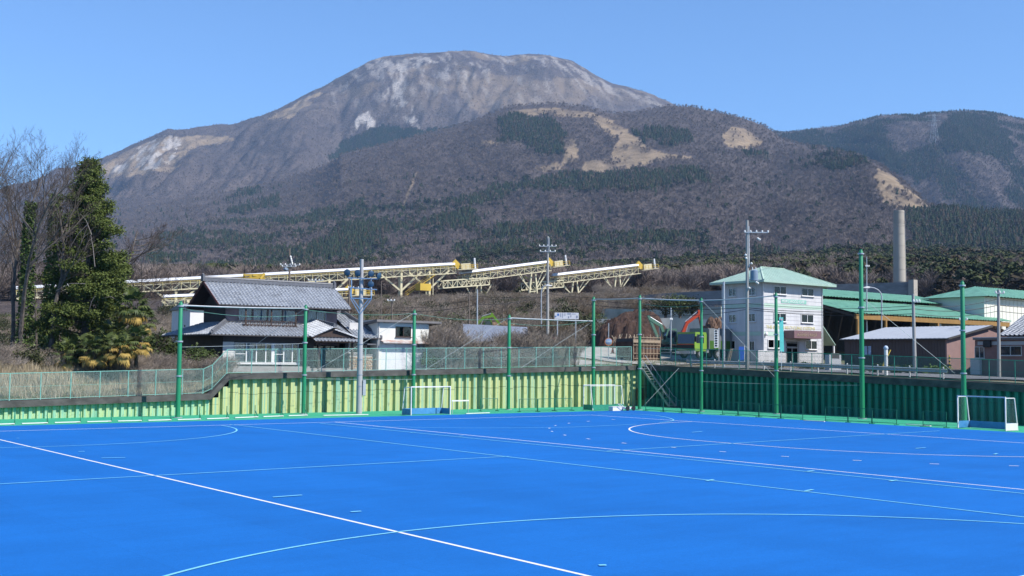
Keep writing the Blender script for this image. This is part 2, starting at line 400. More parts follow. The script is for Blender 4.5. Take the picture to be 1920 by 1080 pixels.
# scattered bare ledges high on the mountain
hi = (vis_layer == 1)*sstep(-PYm, -240, -120)
rock = np.maximum(rock, hi*0.55*sstep(fbm(lat/30+Dm/120, Dm/130, 5, 111, 0.62), 0.53, 0.68))
grass = np.maximum(grass, hi*0.5*sstep(fbm(lat/160, Dm/120, 4, 121), 0.5, 0.68))
path = (vis_layer == 0) & (np.abs(PXm-(752+(395-PYm)*0.42)) < 2.5) & (PYm > 322) & (PYm < 396)
grass = np.maximum(grass, path*0.8)
CONIF = [(1, 0.97, [(610, 300), (640, 270), (690, 242), (740, 234), (800, 244), (885, 235), (890, 250), (800, 275), (740, 300), (660, 310)]),
         (0, 0.85, [(930, 225), (960, 217), (1022, 220), (1050, 240), (1057, 287), (1020, 290), (985, 272), (935, 264)]),
         (0, 0.8, [(1190, 246), (1230, 238), (1290, 250), (1302, 268), (1262, 273), (1200, 264)]),
         (0, 0.6, [(1345, 284), (1420, 280), (1520, 282), (1600, 290), (1645, 314), (1560, 322), (1480, 312), (1400, 302), (1345, 300)]),
         (0, 0.8, [(870, 376), (930, 352), (980, 336), (1080, 328), (1200, 320), (1322, 318), (1330, 340), (1240, 358), (1100, 362), (990, 360), (930, 378), (880, 388)]),
         (0, 0.62, [(270, 500), (300, 440), (380, 415), (540, 412), (640, 392), (690, 372), (680, 392), (740, 388), (880, 372), (900, 420), (860, 450), (780, 470), (720, 500), (600, 520), (400, 540), (270, 540)]),
         (0, 0.35, [(860, 440), (1000, 420), (1180, 440), (1330, 430), (1330, 560), (860, 560)]),
         (0, 0.62, [(1100, 500), (1320, 470), (1500, 475), (1700, 470), (1740, 540), (1100, 560)]),
         (0, 0.82, [(1690, 400), (1760, 392), (2600, 395), (2600, 560), (1560, 560), (1660, 500), (1720, 450)]),
         (0, 0.4, [(400, 395), (460, 350), (520, 360), (530, 385), (460, 405)]),
         (1, 0.85, [(1430, 250), (1500, 246), (1560, 248), (1650, 235), (1665, 285), (1600, 305), (1540, 300), (1470, 275)]),
         (1, 0.92, [(1757, 240), (1790, 215), (1850, 214), (1895, 250), (1900, 300), (1840, 290), (1780, 285)]),
         (1, 0.75, [(1690, 290), (1750, 280), (1755, 330), (1720, 345), (1700, 330)]),
         (1, 0.6, [(1760, 320), (1790, 315), (1800, 380), (1770, 380)]), (1, 0.6, [(1880, 340), (1990, 330), (1990, 390), (1890, 385)])]
cprob = np.zeros((nr, nc))
kx_ = jx+(fbm(lat/28, Dm/40, 3, 151)-0.5)*30; ky_ = jy+(fbm(lat/28+9, Dm/40, 3, 152)-0.5)*16
for ly, pr, pl in CONIF: cprob = np.maximum(cprob, (inpoly(kx_, ky_, pl) & (vis_layer == ly))*pr)
cprob = np.maximum(cprob, (vis_layer == 0)*0.04*(PYm > 330)); cprob = np.maximum(cprob, (vis_layer == 0)*0.45*(Dm < 700))
cprob = np.maximum(cprob, (vis_layer == 1)*(PXm > 1425)*0.2)
patch = fbm(lat/85, Dm/110, 3, 131)
cprob = np.where((cprob > 0.1) & (cprob < 0.7), np.clip(cprob+(patch-0.5)*3.2, 0, 1), cprob)

vs = np.stack([XW, YW, Zm], -1).reshape(-1, 3)
ii = np.arange((nr-1)*(nc-1)); rr = ii//(nc-1); cc = ii % (nc-1); a = rr*nc+cc
fs = np.stack([a, a+1, a+nc+1, a+nc], -1)
me = bpy.data.meshes.new('mountains'); me.vertices.add(len(vs)); me.vertices.foreach_set('co', vs.ravel())
me.loops.add(fs.size); me.loops.foreach_set('vertex_index', fs.ravel().astype(np.int32))
me.polygons.add(len(fs)); me.polygons.foreach_set('loop_start', np.arange(0, fs.size, 4, dtype=np.int32))
me.update(calc_edges=True); me.polygons.foreach_set('use_smooth', np.ones(len(fs), bool))
for nm, arr in (('grass', grass), ('rock', rock), ('conif', cprob)):
    at_ = me.attributes.new(nm, 'FLOAT', 'POINT'); at_.data.foreach_set('value', arr.ravel().astype(np.float32))
def mountain_material():
    m, nt, b = nodes_of('mountain_side'); L = nt.links
    geo = N(nt, 'ShaderNodeNewGeometry')
    def nz(s, d=8, rgh=0.6):
        n = N(nt, 'ShaderNodeTexNoise'); n.inputs['Scale'].default_value = s; n.inputs['Detail'].default_value = d; n.inputs['Roughness'].default_value = rgh
        L.new(geo.outputs['Position'], n.inputs['Vector']); return n
    def ramp(src, stops):
        r = N(nt, 'ShaderNodeValToRGB'); el = r.color_ramp.elements
        while len(el) < len(stops): el.new(0.5)
        for q, (p, cc) in zip(el, stops): q.position = p; q.color = (*cc, 1)
        L.new(src, r.inputs[0]); return r
    def mix(f, a, c, bt='MIX'):
        x = N(nt, 'ShaderNodeMix', data_type='RGBA', blend_type=bt)
        if isinstance(f, float): x.inputs[0].default_value = f
        else: L.new(f, x.inputs[0])
        L.new(a, x.inputs[6]); L.new(c, x.inputs[7]); return x.outputs[2]
    def attr(n):
        a = N(nt, 'ShaderNodeAttribute'); a.attribute_name = n; return a.outputs['Fac']
    wood = ramp(nz(0.012, 10, 0.7).outputs[0], [(0.3, (0.095, 0.080, 0.078)), (0.5, (0.132, 0.110, 0.105)), (0.7, (0.185, 0.152, 0.138))])
    fine = ramp(nz(0.11, 5, 0.75).outputs[0], [(0.3, (0.72, 0.72, 0.73)), (0.5, (1.0, 1.0, 1.0)), (0.7, (1.32, 1.28, 1.25))])
    base = mix(1.0, wood.outputs[0], fine.outputs[0], 'MULTIPLY')
    sc_ = N(nt, 'ShaderNodeVectorMath', operation='SCALE'); sc_.inputs['Scale'].default_value = 0.61; L.new(base, sc_.inputs[0]); base = sc_.outputs[0]
    gr = ramp(nz(0.05, 8).outputs[0], [(0.3, (0.19, 0.142, 0.092)), (0.7, (0.29, 0.225, 0.152))])
    rk = ramp(nz(0.09, 9, 0.7).outputs[0], [(0.3, (0.20, 0.185, 0.175)), (0.7, (0.46, 0.42, 0.38))])
    c1 = mix(attr('grass'), base, gr.outputs[0]); c2 = mix(attr('rock'), c1, rk.outputs[0])
    dk = ramp(nz(0.08).outputs[0], [(0.3, (0.022, 0.026, 0.014)), (0.7, (0.05, 0.048, 0.03))])
    c2 = mix(attr('conif'), c2, dk.outputs[0])
    L.new(c2, b.inputs['Base Color']); b.inputs['Roughness'].default_value = 1.0; b.inputs['Specular IOR Level'].default_value = 0.05
    bp = N(nt, 'ShaderNodeBump'); bp.inputs['Strength'].default_value = 0.9; bp.inputs['Distance'].default_value = 9.0
    L.new(nz(0.045, 7, 0.7).outputs[0], bp.inputs['Height']); L.new(bp.outputs[0], b.inputs['Normal'])
    return m
me.materials.append(mountain_material())
o = bpy.data.objects.new('mountains', me); COL.objects.link(o); struct(o)

# ---- the woods on the slopes: real trees set out over the terrain (one mass per kind)
def leafmat(name, c1, c2, rough=0.85, trans=0.0):
    if name in MATS: return MATS[name]
    m, nt, b = nodes_of(name); L = nt.links
    c1 = tuple(v*0.86 for v in c1); c2 = tuple(v*0.86 for v in c2)
    oi = N(nt, 'ShaderNodeObjectInfo'); tc = N(nt, 'ShaderNodeTexCoord'); n = N(nt, 'ShaderNodeTexNoise'); n.inputs['Scale'].default_value = 1.7
    L.new(tc.outputs['Object'], n.inputs['Vector'])
    ad = N(nt, 'ShaderNodeMath', operation='ADD'); L.new(oi.outputs['Random'], ad.inputs[0]); L.new(n.outputs[0], ad.inputs[1])
    mr = N(nt, 'ShaderNodeMapRange'); mr.inputs[1].default_value = 0.3; mr.inputs[2].default_value = 1.5; L.new(ad.outputs[0], mr.inputs[0])
    mx = N(nt, 'ShaderNodeMix', data_type='RGBA'); L.new(mr.outputs[0], mx.inputs[0]); mx.inputs[6].default_value = (*c1, 1); mx.inputs[7].default_value = (*c2, 1)
    L.new(mx.outputs[2], b.inputs['Base Color']); b.inputs['Roughness'].default_value = rough; b.inputs['Specular IOR Level'].default_value = 0.15
    MATS[name] = m; return m
M_CON = leafmat('conifer_needles', (0.016, 0.026, 0.013), (0.040, 0.055, 0.022))
M_CON2 = leafmat('cedar_needles', (0.030, 0.026, 0.016), (0.075, 0.055, 0.032))
M_EVG = leafmat('evergreen_leaves', (0.026, 0.038, 0.014), (0.078, 0.086, 0.030))
M_BARE = leafmat('bare_twigs', (0.16, 0.128, 0.113), (0.24, 0.195, 0.172))
def proto_conifer(seed, m, wide=0.24, n=7):
    r = random.Random(seed); mb = MB()
    for i in range(n):
        z0 = 0.10+0.80*i/n; z1 = z0+0.26; rad = wide*(1-z0)**0.8*(0.85+r.random()*0.35)
        k = 7; ring = []
        for j in range(k):
            t = 2*pi*j/k+r.random()*0.5; q = rad*(0.62+0.7*r.random())
            ring.append((q*cos(t), q*sin(t), z0-0.05*r.random()))
        cx_, cy_ = (r.random()-.5)*0.04, (r.random()-.5)*0.04
        mb.add(ring+[(cx_, cy_, min(z1, 1.0))], [(j, (j+1) % k, k) for j in range(k)])
    me = mb.mesh('conifer'); me.materials.append(m); return me
def proto_round(seed, m, n=26, k_=1.0):
    r = random.Random(seed); mb = MB()
    for i in range(n):
        t = r.random()*2*pi; ph = r.random(); q = 0.34*sqrt(1-(2*abs(ph-0.45))**2*0.8)*(0.5+0.5*r.random())
        c = Vector((q*cos(t), q*sin(t), 0.2+0.75*ph)); s = (0.10+0.10*r.random())*k_
        a = Vector((r.gauss(0, 1), r.gauss(0, 1), r.gauss(0, 1))).normalized(); b_ = a.orthogonal().normalized(); c3 = a.cross(b_)
        pts = [c+(b_*cos(2*pi*j/5)+c3*sin(2*pi*j/5))*s*(0.6+0.6*r.random())+a*(r.random()-.5)*s for j in range(5)]
        mb.add(pts+[c+a*s*0.7], [(j, (j+1) % 5, 5) for j in range(5)]+[(0, 1, 2, 3, 4)])
    me = mb.mesh('round_tree'); me.materials.append(m); return me
def proto_bare(seed, m, n=34, sub=0, tw=1.0):
    r = random.Random(seed); mb = MB()
    mb.add([(-.012, 0, 0), (.012, 0, 0), (0, .015, 0.62)], [(0, 1, 2)]); mb.add([(0, -.012, 0), (0, .012, 0), (0.01, 0, 0.62)], [(0, 1, 2)])
    for i in range(n):
        t = r.random()*2*pi; b0 = 0.22+0.45*r.random(); L_ = 0.30+0.28*r.random(); el = 0.5+0.85*r.random()
        d = Vector((cos(t)*cos(el), sin(t)*cos(el), sin(el))); p = Vector((0, 0, b0)); q = p+d*L_
        w = Vector((-sin(t), cos(t), 0))*(0.010+0.012*r.random())*tw
        if r.random() < .5: w = Vector((0, 0, 1)).cross(w).normalized()*w.length
        mb.add([p-w*0.6, p+w*0.6, q+w*1.3, q-w*1.1], [(0, 1, 2, 3)])
        for s in range(2+sub):
            e = p+d*L_*(0.4+0.55*r.random()); dd = (d+Vector((r.gauss(0, .5), r.gauss(0, .5), 0.35))).normalized()
            ww = dd.orthogonal().normalized()*0.012*max(tw, 0.55)
            mb.add([e-ww, e+ww, e+dd*L_*0.42], [(0, 1, 2)])
    me = mb.mesh('bare_tree'); me.materials.append(m); return me
def scatter(name, label, protos, P, rot, sc, idx):
    """one stuff object: prototypes instanced on points"""
    c = bpy.data.collections.new(name+'_kinds')
    for k, pm in enumerate(protos):
        po = bpy.data.objects.new('%s_%d' % (pm.name, k), pm); c.objects.link(po)
    me = bpy.data.meshes.new(name); me.vertices.add(len(P)); me.vertices.foreach_set('co', np.asarray(P, np.float32).ravel())
    a = me.attributes.new('rot', 'FLOAT', 'POINT'); a.data.foreach_set('value', np.asarray(rot, np.float32))
    a = me.attributes.new('sc', 'FLOAT_VECTOR', 'POINT'); a.data.foreach_set('vector', np.asarray(sc, np.float32).ravel())
    a = me.attributes.new('idx', 'INT', 'POINT'); a.data.foreach_set('value', np.asarray(idx, np.int32))
    me.update()
    o = bpy.data.objects.new(name, me); COL.objects.link(o); o['kind'] = 'stuff'; o['label'] = label; o['category'] = 'trees' if 'forest' in name or 'wood' in name else 'undergrowth'
    ng = bpy.data.node_groups.new(name, 'GeometryNodeTree')
    ng.interface.new_socket('Geometry', in_out='INPUT', socket_type='NodeSocketGeometry'); ng.interface.new_socket('Geometry', in_out='OUTPUT', socket_type='NodeSocketGeometry')
    gi, go = ng.nodes.new('NodeGroupInput'), ng.nodes.new('NodeGroupOutput')
    ci = ng.nodes.new('GeometryNodeCollectionInfo'); ci.inputs[0].default_value = c; ci.inputs[1].default_value = True; ci.inputs[2].default_value = True
    ip_ = ng.nodes.new('GeometryNodeInstanceOnPoints')
    def na(n, t):
        q = ng.nodes.new('GeometryNodeInputNamedAttribute'); q.data_type = t; q.inputs[0].default_value = n; return q.outputs[0]
    cb = ng.nodes.new('ShaderNodeCombineXYZ')
    L = ng.links
    L.new(na('rot', 'FLOAT'), cb.inputs[2])
    L.new(gi.outputs[0], ip_.inputs['Points']); L.new(ci.outputs[0], ip_.inputs['Instance']); ip_.inputs['Pick Instance'].default_value = True
    L.new(na('idx', 'INT'), ip_.inputs['Instance Index'])
    eu = ng.nodes.new('FunctionNodeEulerToRotation'); L.new(cb.outputs[0], eu.inputs[0]); L.new(eu.outputs[0], ip_.inputs['Rotation'])
    L.new(na('sc', 'FLOAT_VECTOR'), ip_.inputs['Scale']); L.new(ip_.outputs[0], go.inputs[0])
    md = o.modifiers.new('set_out', 'NODES'); md.node_group = ng
    return o
# pick spots by how much of the picture each piece of ground takes up
dpx = np.abs(np.diff(PYm, axis=0))[:, :-1]*3.2
horiz = np.maximum.accumulate(-PYm, axis=0)                   # highest line of sight so far
visible = (-PYm >= horiz-14)[:-1, :-1] & (Dm[:-1, :-1] > 300)
hm = 7.0-1.6*sstep(Dm, 3000, 4200)                            # tree / clump height in metres
tree_px = (hm*FPX/Dm)[:-1, :-1]
dens = np.maximum(dpx, 1.2)/(tree_px**1.9*0.30+2.2)*visible
bare_ok = np.clip(1.15-1.25*grass-1.3*rock, 0, 1)[:-1, :-1]*np.where(vis_layer[:-1, :-1] == 1, np.where(PYm[:-1, :-1] < 210, 0.3, 0.8), 1.0)
cell = np.abs(np.diff(Dm, axis=0))[:, :-1]*3.2*Dm[:-1, :-1]/FPX
dens = np.maximum(dens, np.where(Dm[:-1, :-1] < 900, cell/42, 0)*visible)
cp_ = cprob[:-1, :-1]
dens = dens*np.maximum(bare_ok*np.where(vis_layer[:-1, :-1] == 1, np.where(PXm[:-1, :-1] > 1420, 1.0, 0.42), 1.7-1.05*sstep(Dm[:-1, :-1], 1400, 3200)), np.where(cp_ > 0.3, cp_*3.4, cp_))
cnt = rng.poisson(dens*1.0)
r_, c_ = np.nonzero(cnt); rep = cnt[r_, c_]; r_ = np.repeat(r_, rep); c_ = np.repeat(c_, rep)
fr, fc = rng.random(len(r_)), rng.random(len(r_))
def bil(A): return A[r_, c_]*(1-fr)*(1-fc)+A[r_+1, c_]*fr*(1-fc)+A[r_, c_+1]*(1-fr)*fc+A[r_+1, c_+1]*fr*fc
PT = np.stack([bil(XW), bil(YW), bil(Zm)-0.4], -1); DT = bil(Dm); CP = bil(cprob); HT = bil(hm)
is_con = rng.random(len(r_)) < CP
lower = ((CP < 0.78) & (DT < 2400)) | (DT < 1300)
rot = rng.random(len(r_))*2*pi; sz = HT*(0.7+0.6*rng.random(len(r_)))
near = DT < 750
pc = [proto_conifer(1, M_CON), proto_conifer(2, M_CON, 0.28), proto_conifer(3, M_CON2, 0.26), proto_conifer(4, M_CON, 0.2, 8)]
pr_ = [proto_round(5, M_EVG, 85, 0.52), proto_round(6, M_EVG, 95, 0.5), proto_round(7, M_CON, 85, 0.52), proto_round(8, M_CON2, 85, 0.52)]
pb = [proto_bare(11, M_BARE), proto_bare(12, M_BARE, 40), proto_bare(13, M_BARE, 30)]
pbn = [proto_bare(14, M_BARE, 110, 5, 0.4), proto_bare(15, M_BARE, 130, 5, 0.4)]
def put(name, label, protos, sel, wid, zs=1.0):
    n = int(sel.sum())
    if n: scatter(name, label, protos, PT[sel], rot[sel], np.stack([sz[sel]*wid, sz[sel]*wid, sz[sel]*zs], -1), rng.integers(0, len(protos), n))
rnd_ = rng.random(len(r_)); RT = np.where(DT < 900, 1.0, np.where(DT < 1400, 0.85, 0.65))
put('conifer_forest', 'dark green conifer woods in patches on the mountain slopes', pc, is_con & ~(lower & (rnd_ < RT)), 1.75, 1.5)
put('evergreen_forest', 'olive green broadleaf woods mixed in along the foot of the mountain', pr_, is_con & lower & (rnd_ < RT), 1.45, 1.1)
put('bare_forest', 'leafless grey brown woods covering the mountain slopes', pb, ~is_con & ~near, 1.35, 0.95)
put('bare_hillside_woods', 'leafless brown woods on the lowest hillside behind the conveyors', pbn, ~is_con & near, 1.25, 0.95)
print('TREES', len(r_), int(is_con.sum()))
# ================================================================== PITCH
M_TURF = None
def turf_material():
    m, nt, b = nodes_of('blue_turf'); L = nt.links
    geo = N(nt, 'ShaderNodeNewGeometry')
    def nz(s, d=5, st=None):
        n = N(nt, 'ShaderNodeTexNoise'); n.inputs['Scale'].default_value = s; n.inputs['Detail'].default_value = d
        if st:
            mp = N(nt, 'ShaderNodeMapping'); mp.inputs['Scale'].default_value = st; L.new(geo.outputs['Position'], mp.inputs[0]); L.new(mp.outputs[0], n.inputs['Vector'])
        else: L.new(geo.outputs['Position'], n.inputs['Vector'])
        return n
    def mr(src, lo, hi, a=0.3, c=0.7):
        r = N(nt, 'ShaderNodeMapRange'); r.inputs[1].default_value = a; r.inputs[2].default_value = c; r.inputs[3].default_value = lo; r.inputs[4].default_value = hi
        L.new(src, r.inputs[0]); return r.outputs[0]
    def mul(a, c):
        x = N(nt, 'ShaderNodeMath', operation='MULTIPLY'); L.new(a, x.inputs[0]); L.new(c, x.inputs[1]); return x.outputs[0]
    f = mul(mul(mr(nz(0.09).outputs[0], 0.95, 1.06), mr(nz(1.1, 6, (0.35, 1.6, 1)).outputs[0], 0.96, 1.05)), mr(nz(38, 2).outputs[0], 0.88, 1.12))
    # carpet rolls laid side by side: each roll a hair lighter or darker, faint seam between
    sx = N(nt, 'ShaderNodeSeparateXYZ'); L.new(geo.outputs['Position'], sx.inputs[0])
    rl = N(nt, 'ShaderNodeMath', operation='MULTIPLY'); rl.inputs[1].default_value = 1/4.0; L.new(sx.outputs[0], rl.inputs[0])
    fl_ = N(nt, 'ShaderNodeMath', operation='FLOOR'); L.new(rl.outputs[0], fl_.inputs[0]); wn = N(nt, 'ShaderNodeTexWhiteNoise', noise_dimensions='1D'); L.new(fl_.outputs[0], wn.inputs['W'])
    fr_ = N(nt, 'ShaderNodeMath', operation='FRACT'); L.new(rl.outputs[0], fr_.inputs[0]); sm = N(nt, 'ShaderNodeMath', operation='COMPARE'); sm.inputs[1].default_value = 0.0; sm.inputs[2].default_value = 0.006; L.new(fr_.outputs[0], sm.inputs[0])
    f = mul(mul(f, mr(wn.outputs[0], 0.975, 1.025, 0, 1)), mr(sm.outputs[0], 1.0, 0.88, 0, 1))
    f = mul(f, mr(nz(0.35, 8).outputs[0], 1.05, 0.94, 0.42, 0.7)); f = mul(f, mr(nz(7, 4).outputs[0], 0.95, 1.05)); f = mul(f, mr(nz(22, 3).outputs[0], 0.92, 1.08))
    v = N(nt, 'ShaderNodeVectorMath', operation='SCALE'); v.inputs[0].default_value = (0.007, 0.106, 0.362); L.new(f, v.inputs['Scale'])
    L.new(v.outputs[0], b.inputs['Base Color']); b.inputs['Roughness'].default_value = 0.9; b.inputs['Specular IOR Level'].default_value = 0.12
    bp = N(nt, 'ShaderNodeBump'); bp.inputs['Strength'].default_value = 0.4; bp.inputs['Distance'].default_value = 0.01
    L.new(nz(60, 2).outputs[0], bp.inputs['Height']); L.new(bp.outputs[0], b.inputs['Normal'])
    return m
TY = on_z(480, 786.7).y          # far edge of the blue
TX = on_z(1617, 794).x
t = MB(); t.add([(-150, -150, 0), (TX, -150, 0), (TX, TY, 0), (-150, TY, 0)], [(0, 1, 2, 3)])
pitch = struct(t.build('hockey_pitch', turf_material()))
m_apron = mat('green_apron', (0.03, 0.36, 0.20), 0.85, 0.12, 2.0, (0.10, 0.40, 0.27), 0.5, 0.25, bump=0.2, bscale=40)
t = MB(); t.add([(-150, TY-0.2, -0.02), (18.9, TY-0.2, -0.02), (18.9, 13.5, -0.02), (-150, 13.5, -0.02), (TX-0.2, -150, -0.02), (18.9, -150, -0.02)], [(0, 1, 2, 3), (4, 5, 1, 1)][:1])
t.add([(TX-0.2, -150, -0.02), (18.9, -150, -0.02), (18.9, TY-0.2, -0.02), (TX-0.2, TY-0.2, -0.02)], [(0, 1, 2, 3)])
struct(t.build('green_apron', m_apron))
M_WL = mat('white_turf_line', (0.80, 0.79, 0.77), 0.85, 0.08, 6, (0.45, 0.55, 0.75), 0.35, 3)
M_CL = mat('pale_blue_turf_line', (0.22, 0.62, 0.80), 0.85, 0.08, 6, (0.10, 0.35, 0.75), 0.35, 3)
def ribbon(pts, w, z, name, m):
    P = [Vector((p[0], p[1], 0)) for p in pts]; vs = []; fs = []
    for i, p in enumerate(P):
        d = P[min(i+1, len(P)-1)]-P[max(i-1, 0)]; d.normalize(); n = Vector((-d.y, d.x, 0))*w/2
        vs += [(p.x+n.x, p.y+n.y, z), (p.x-n.x, p.y-n.y, z)]
    for i in range(len(P)-1): fs.append((2*i, 2*i+1, 2*i+3, 2*i+2))
    b = MB(); b.add(vs, fs); return b.build(name, m, pitch)
LW = 0.11
for a, b_ in [((-91.4, 0), (0, 0)), ((0, 0.04), (0, -55)), ((-22.9, 0), (-22.9, -55)), ((-45.7, 0), (-45.7, -55)), ((-91.4, -56.3), (0, -56.3))]:
    ribbon([a, b_], LW, 0.004, 'white_line', M_WL)
def dshape(R, n=60):
    out = []
    for i in range(n+1):
        t = pi*i/n; c = -27.5 + (1.83 if t < pi/2 else -1.83)
        out.append((-R*sin(t), c+R*cos(t)))
    return out
dp = dshape(14.63); ribbon(dp, LW, 0.008, 'white_line', M_WL)
for q in [(1030,803),(1041.7,798),(1066.7,793.7),(1103,790),(1150,786.7),(1035,809),(1059,816),(1103,823),(1170,831),(1262,839),(1355,847),(1472,856),(1607,863.5),(1752,870),(1901,873.6)]:
    p = on_z(*q); dv = max(abs(p.y+27.5)-1.83, 0); nrm = Vector((p.x, (p.y+27.5)-math.copysign(min(1.83, abs(p.y+27.5)), p.y+27.5), 0)).normalized()
    tdir = Vector((-nrm.y, nrm.x, 0)); ribbon([p-tdir*0.19, p+tdir*0.19], 0.12, 0.008, 'dash_mark', M_WL)
def pxline(pts, w=0.095, z=0.012, m=M_CL, name='pale_blue_line', sm=1):
    P = [on_z(*p) for p in pts]
    if sm > 1:
        out = []
        for i in range(len(P)-1):
            p0, p1, p2, p3 = P[max(i-1, 0)], P[i], P[i+1], P[min(i+2, len(P)-1)]
            for k in range(sm):
                u = k/sm; out.append(0.5*((2*p1)+(p2-p0)*u+(2*p0-5*p1+4*p2-p3)*u*u+(3*p1-p0-3*p2+p3)*u**3))
        P = out+[P[-1]]
    ribbon(P, w, z, name, m)
pxline([(430, 796), (450, 798), (1920, 970), (2200, 1003)])
pxline([(600, 794), (1240, 856.7), (1920, 925.8), (2200, 954)])
pxline([(-40, 910.2), (955, 856)], z=0.016)
pxline([(1138, 846), (1762, 808)], z=0.016)
# rounded markings: fitted circles
def circ_fit(pts):
    P = np.array([[p.x, p.y] for p in [on_z(*q) for q in pts]]); A = np.c_[2*P, np.ones(len(P))]; s = np.linalg.lstsq(A, (P**2).sum(1), rcond=None)[0]
    return s[0], s[1], sqrt(s[2]+s[0]**2+s[1]**2), P
def arcline(pts, w=0.095, z=0.012, ext=0.1):
    cx, cy, R, P = circ_fit(pts); a = np.unwrap(np.arctan2(P[:, 1]-cy, P[:, 0]-cx)); s = np.sign(a[-1]-a[0])
    tt = np.linspace(a[0]-ext*s, a[-1]+ext*s, 70); ribbon([(cx+R*cos(q), cy+R*sin(q)) for q in tt], w, z, 'pale_blue_line', M_CL)
arcline([(290, 1079), (433, 1047.7), (640, 1015), (760, 1001.3), (933, 981.7), (1100, 970.7), (1240, 964.7), (1350, 962.5), (1537, 964.4), (1725, 972), (1920, 985)], ext=0.12)
arcline([(0, 840), (116.7, 836), (300, 828.3), (393, 819), (433, 811.7), (445, 806.7), (436.7, 801.7), (416.7, 798.3)], ext=0.02)
pxline([(1120, 777.2), (1173, 776.3), (1222.7, 778.9), (1248.6, 782.6), (1263, 787.7), (1255, 790.5), (1236, 793)], sm=6, z=0.020)
pxline([(700, 800), (800, 802), (900, 802.9), (1033, 802), (1110, 799.7), (1193, 795.8)], sm=5, z=0.020)
for a, b_ in [((190, 859.5), (235, 858.7)), ((147, 847.4), (159, 847.2)), ((31, 822.2), (36, 822)), ((511.7, 933.3), (566, 929.3)), ((657.7, 961), (677, 959.7)), ((1123, 1061.5), (1137, 1061.2)), ((1297.5, 811), (1317, 809.5)), ((1716.8, 841.4), (1735.5, 840)), ((1864, 852.5), (1870, 851)),
              ((1325, 902.5), (1338, 900)), ((1510, 921.5), (1524, 919)), ((1512, 885), (1526, 883)), ((1668, 903), (1682, 901)), ((770, 811.7), (778, 811.2)), ((861, 818.5), (869, 818))]:
    pxline([a, b_], w=0.12, z=0.024, name='dash_mark')

# ================================================================== RETAINING WALLS OF SHEET PILES
def pile_mesh(w, hgt, d, flat, m, side):
    """trough-shaped steel pile, w wide; side 'y' faces -Y, side 'x' faces -X"""
    web = 0.06*w/0.8+0.02; bk = (w-flat-2*web)/2
    f = [(0, d), (bk, d), (bk+web, 0), (bk+web+flat, 0), (bk+2*web+flat, d), (w-0.006, d)]
    t = 0.02; outl = f+[(x, y+t) for x, y in reversed(f)]
    mb = MB()
    if side == 'y': mb.prism(outl, 'z', 0, hgt)
    else: mb.prism([(y, -x) for x, y in outl], 'z', 0, hgt)
    me = mb.mesh('sheet_pile'); me.materials.append(m); return me
def pile_material(name, cols, streak):
    m, nt, b = nodes_of(name); L = nt.links
    oi = N(nt, 'ShaderNodeObjectInfo'); tc = N(nt, 'ShaderNodeTexCoord')
    ad = N(nt, 'ShaderNodeVectorMath', operation='ADD'); cmb = N(nt, 'ShaderNodeCombineXYZ')
    mlt = N(nt, 'ShaderNodeMath', operation='MULTIPLY'); mlt.inputs[1].default_value = 90; L.new(oi.outputs['Random'], mlt.inputs[0])
    L.new(mlt.outputs[0], cmb.inputs[0]); L.new(mlt.outputs[0], cmb.inputs[1]); L.new(tc.outputs['Object'], ad.inputs[0]); L.new(cmb.outputs[0], ad.inputs[1])
    mp = N(nt, 'ShaderNodeMapping'); mp.inputs['Scale'].default_value = (5.5, 5.5, 0.22); L.new(ad.outputs[0], mp.inputs[0])
    n = N(nt, 'ShaderNodeTexNoise'); n.inputs['Scale'].default_value = 1.0; n.inputs['Detail'].default_value = 5; n.inputs['Roughness'].default_value = 0.6; L.new(mp.outputs[0], n.inputs['Vector'])
    r = N(nt, 'ShaderNodeValToRGB'); el = r.color_ramp.elements
    while len(el) < len(cols): el.new(0.5)
    for q, (p, c) in zip(el, cols): q.position = p; q.color = (*[v*0.82 for v in c], 1)
    L.new(n.outputs[0], r.inputs[0])
    n2 = N(nt, 'ShaderNodeTexNoise'); n2.inputs['Scale'].default_value = 6; n2.inputs['Detail'].default_value = 8; L.new(ad.outputs[0], n2.inputs['Vector'])
    r2 = N(nt, 'ShaderNodeMapRange'); r2.inputs[1].default_value = 0.57; r2.inputs[2].default_value = 0.74; r2.inputs[4].default_value = streak*1.5; L.new(n2.outputs[0], r2.inputs[0])
    mx = N(nt, 'ShaderNodeMix', data_type='RGBA'); L.new(r2.outputs[0], mx.inputs[0]); L.new(r.outputs[0], mx.inputs[6]); mx.inputs[7].default_value = (0.12, 0.10, 0.06, 1)
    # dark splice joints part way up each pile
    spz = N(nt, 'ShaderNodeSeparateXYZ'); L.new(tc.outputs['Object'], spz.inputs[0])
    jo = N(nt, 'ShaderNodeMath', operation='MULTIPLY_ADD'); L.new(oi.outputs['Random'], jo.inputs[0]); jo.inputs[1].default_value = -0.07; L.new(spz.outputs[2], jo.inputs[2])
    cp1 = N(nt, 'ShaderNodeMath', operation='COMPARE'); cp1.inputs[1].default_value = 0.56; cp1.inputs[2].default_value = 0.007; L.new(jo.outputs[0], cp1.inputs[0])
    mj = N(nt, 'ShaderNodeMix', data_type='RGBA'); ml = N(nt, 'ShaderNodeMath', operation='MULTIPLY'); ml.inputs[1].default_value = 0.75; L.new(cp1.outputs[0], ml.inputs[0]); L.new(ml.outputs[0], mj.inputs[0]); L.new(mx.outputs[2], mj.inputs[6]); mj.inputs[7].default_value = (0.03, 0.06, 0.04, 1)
    L.new(mj.outputs[2], b.inputs['Base Color']); b.inputs['Roughness'].default_value = 0.55; b.inputs['Specular IOR Level'].default_value = 0.3
    return m
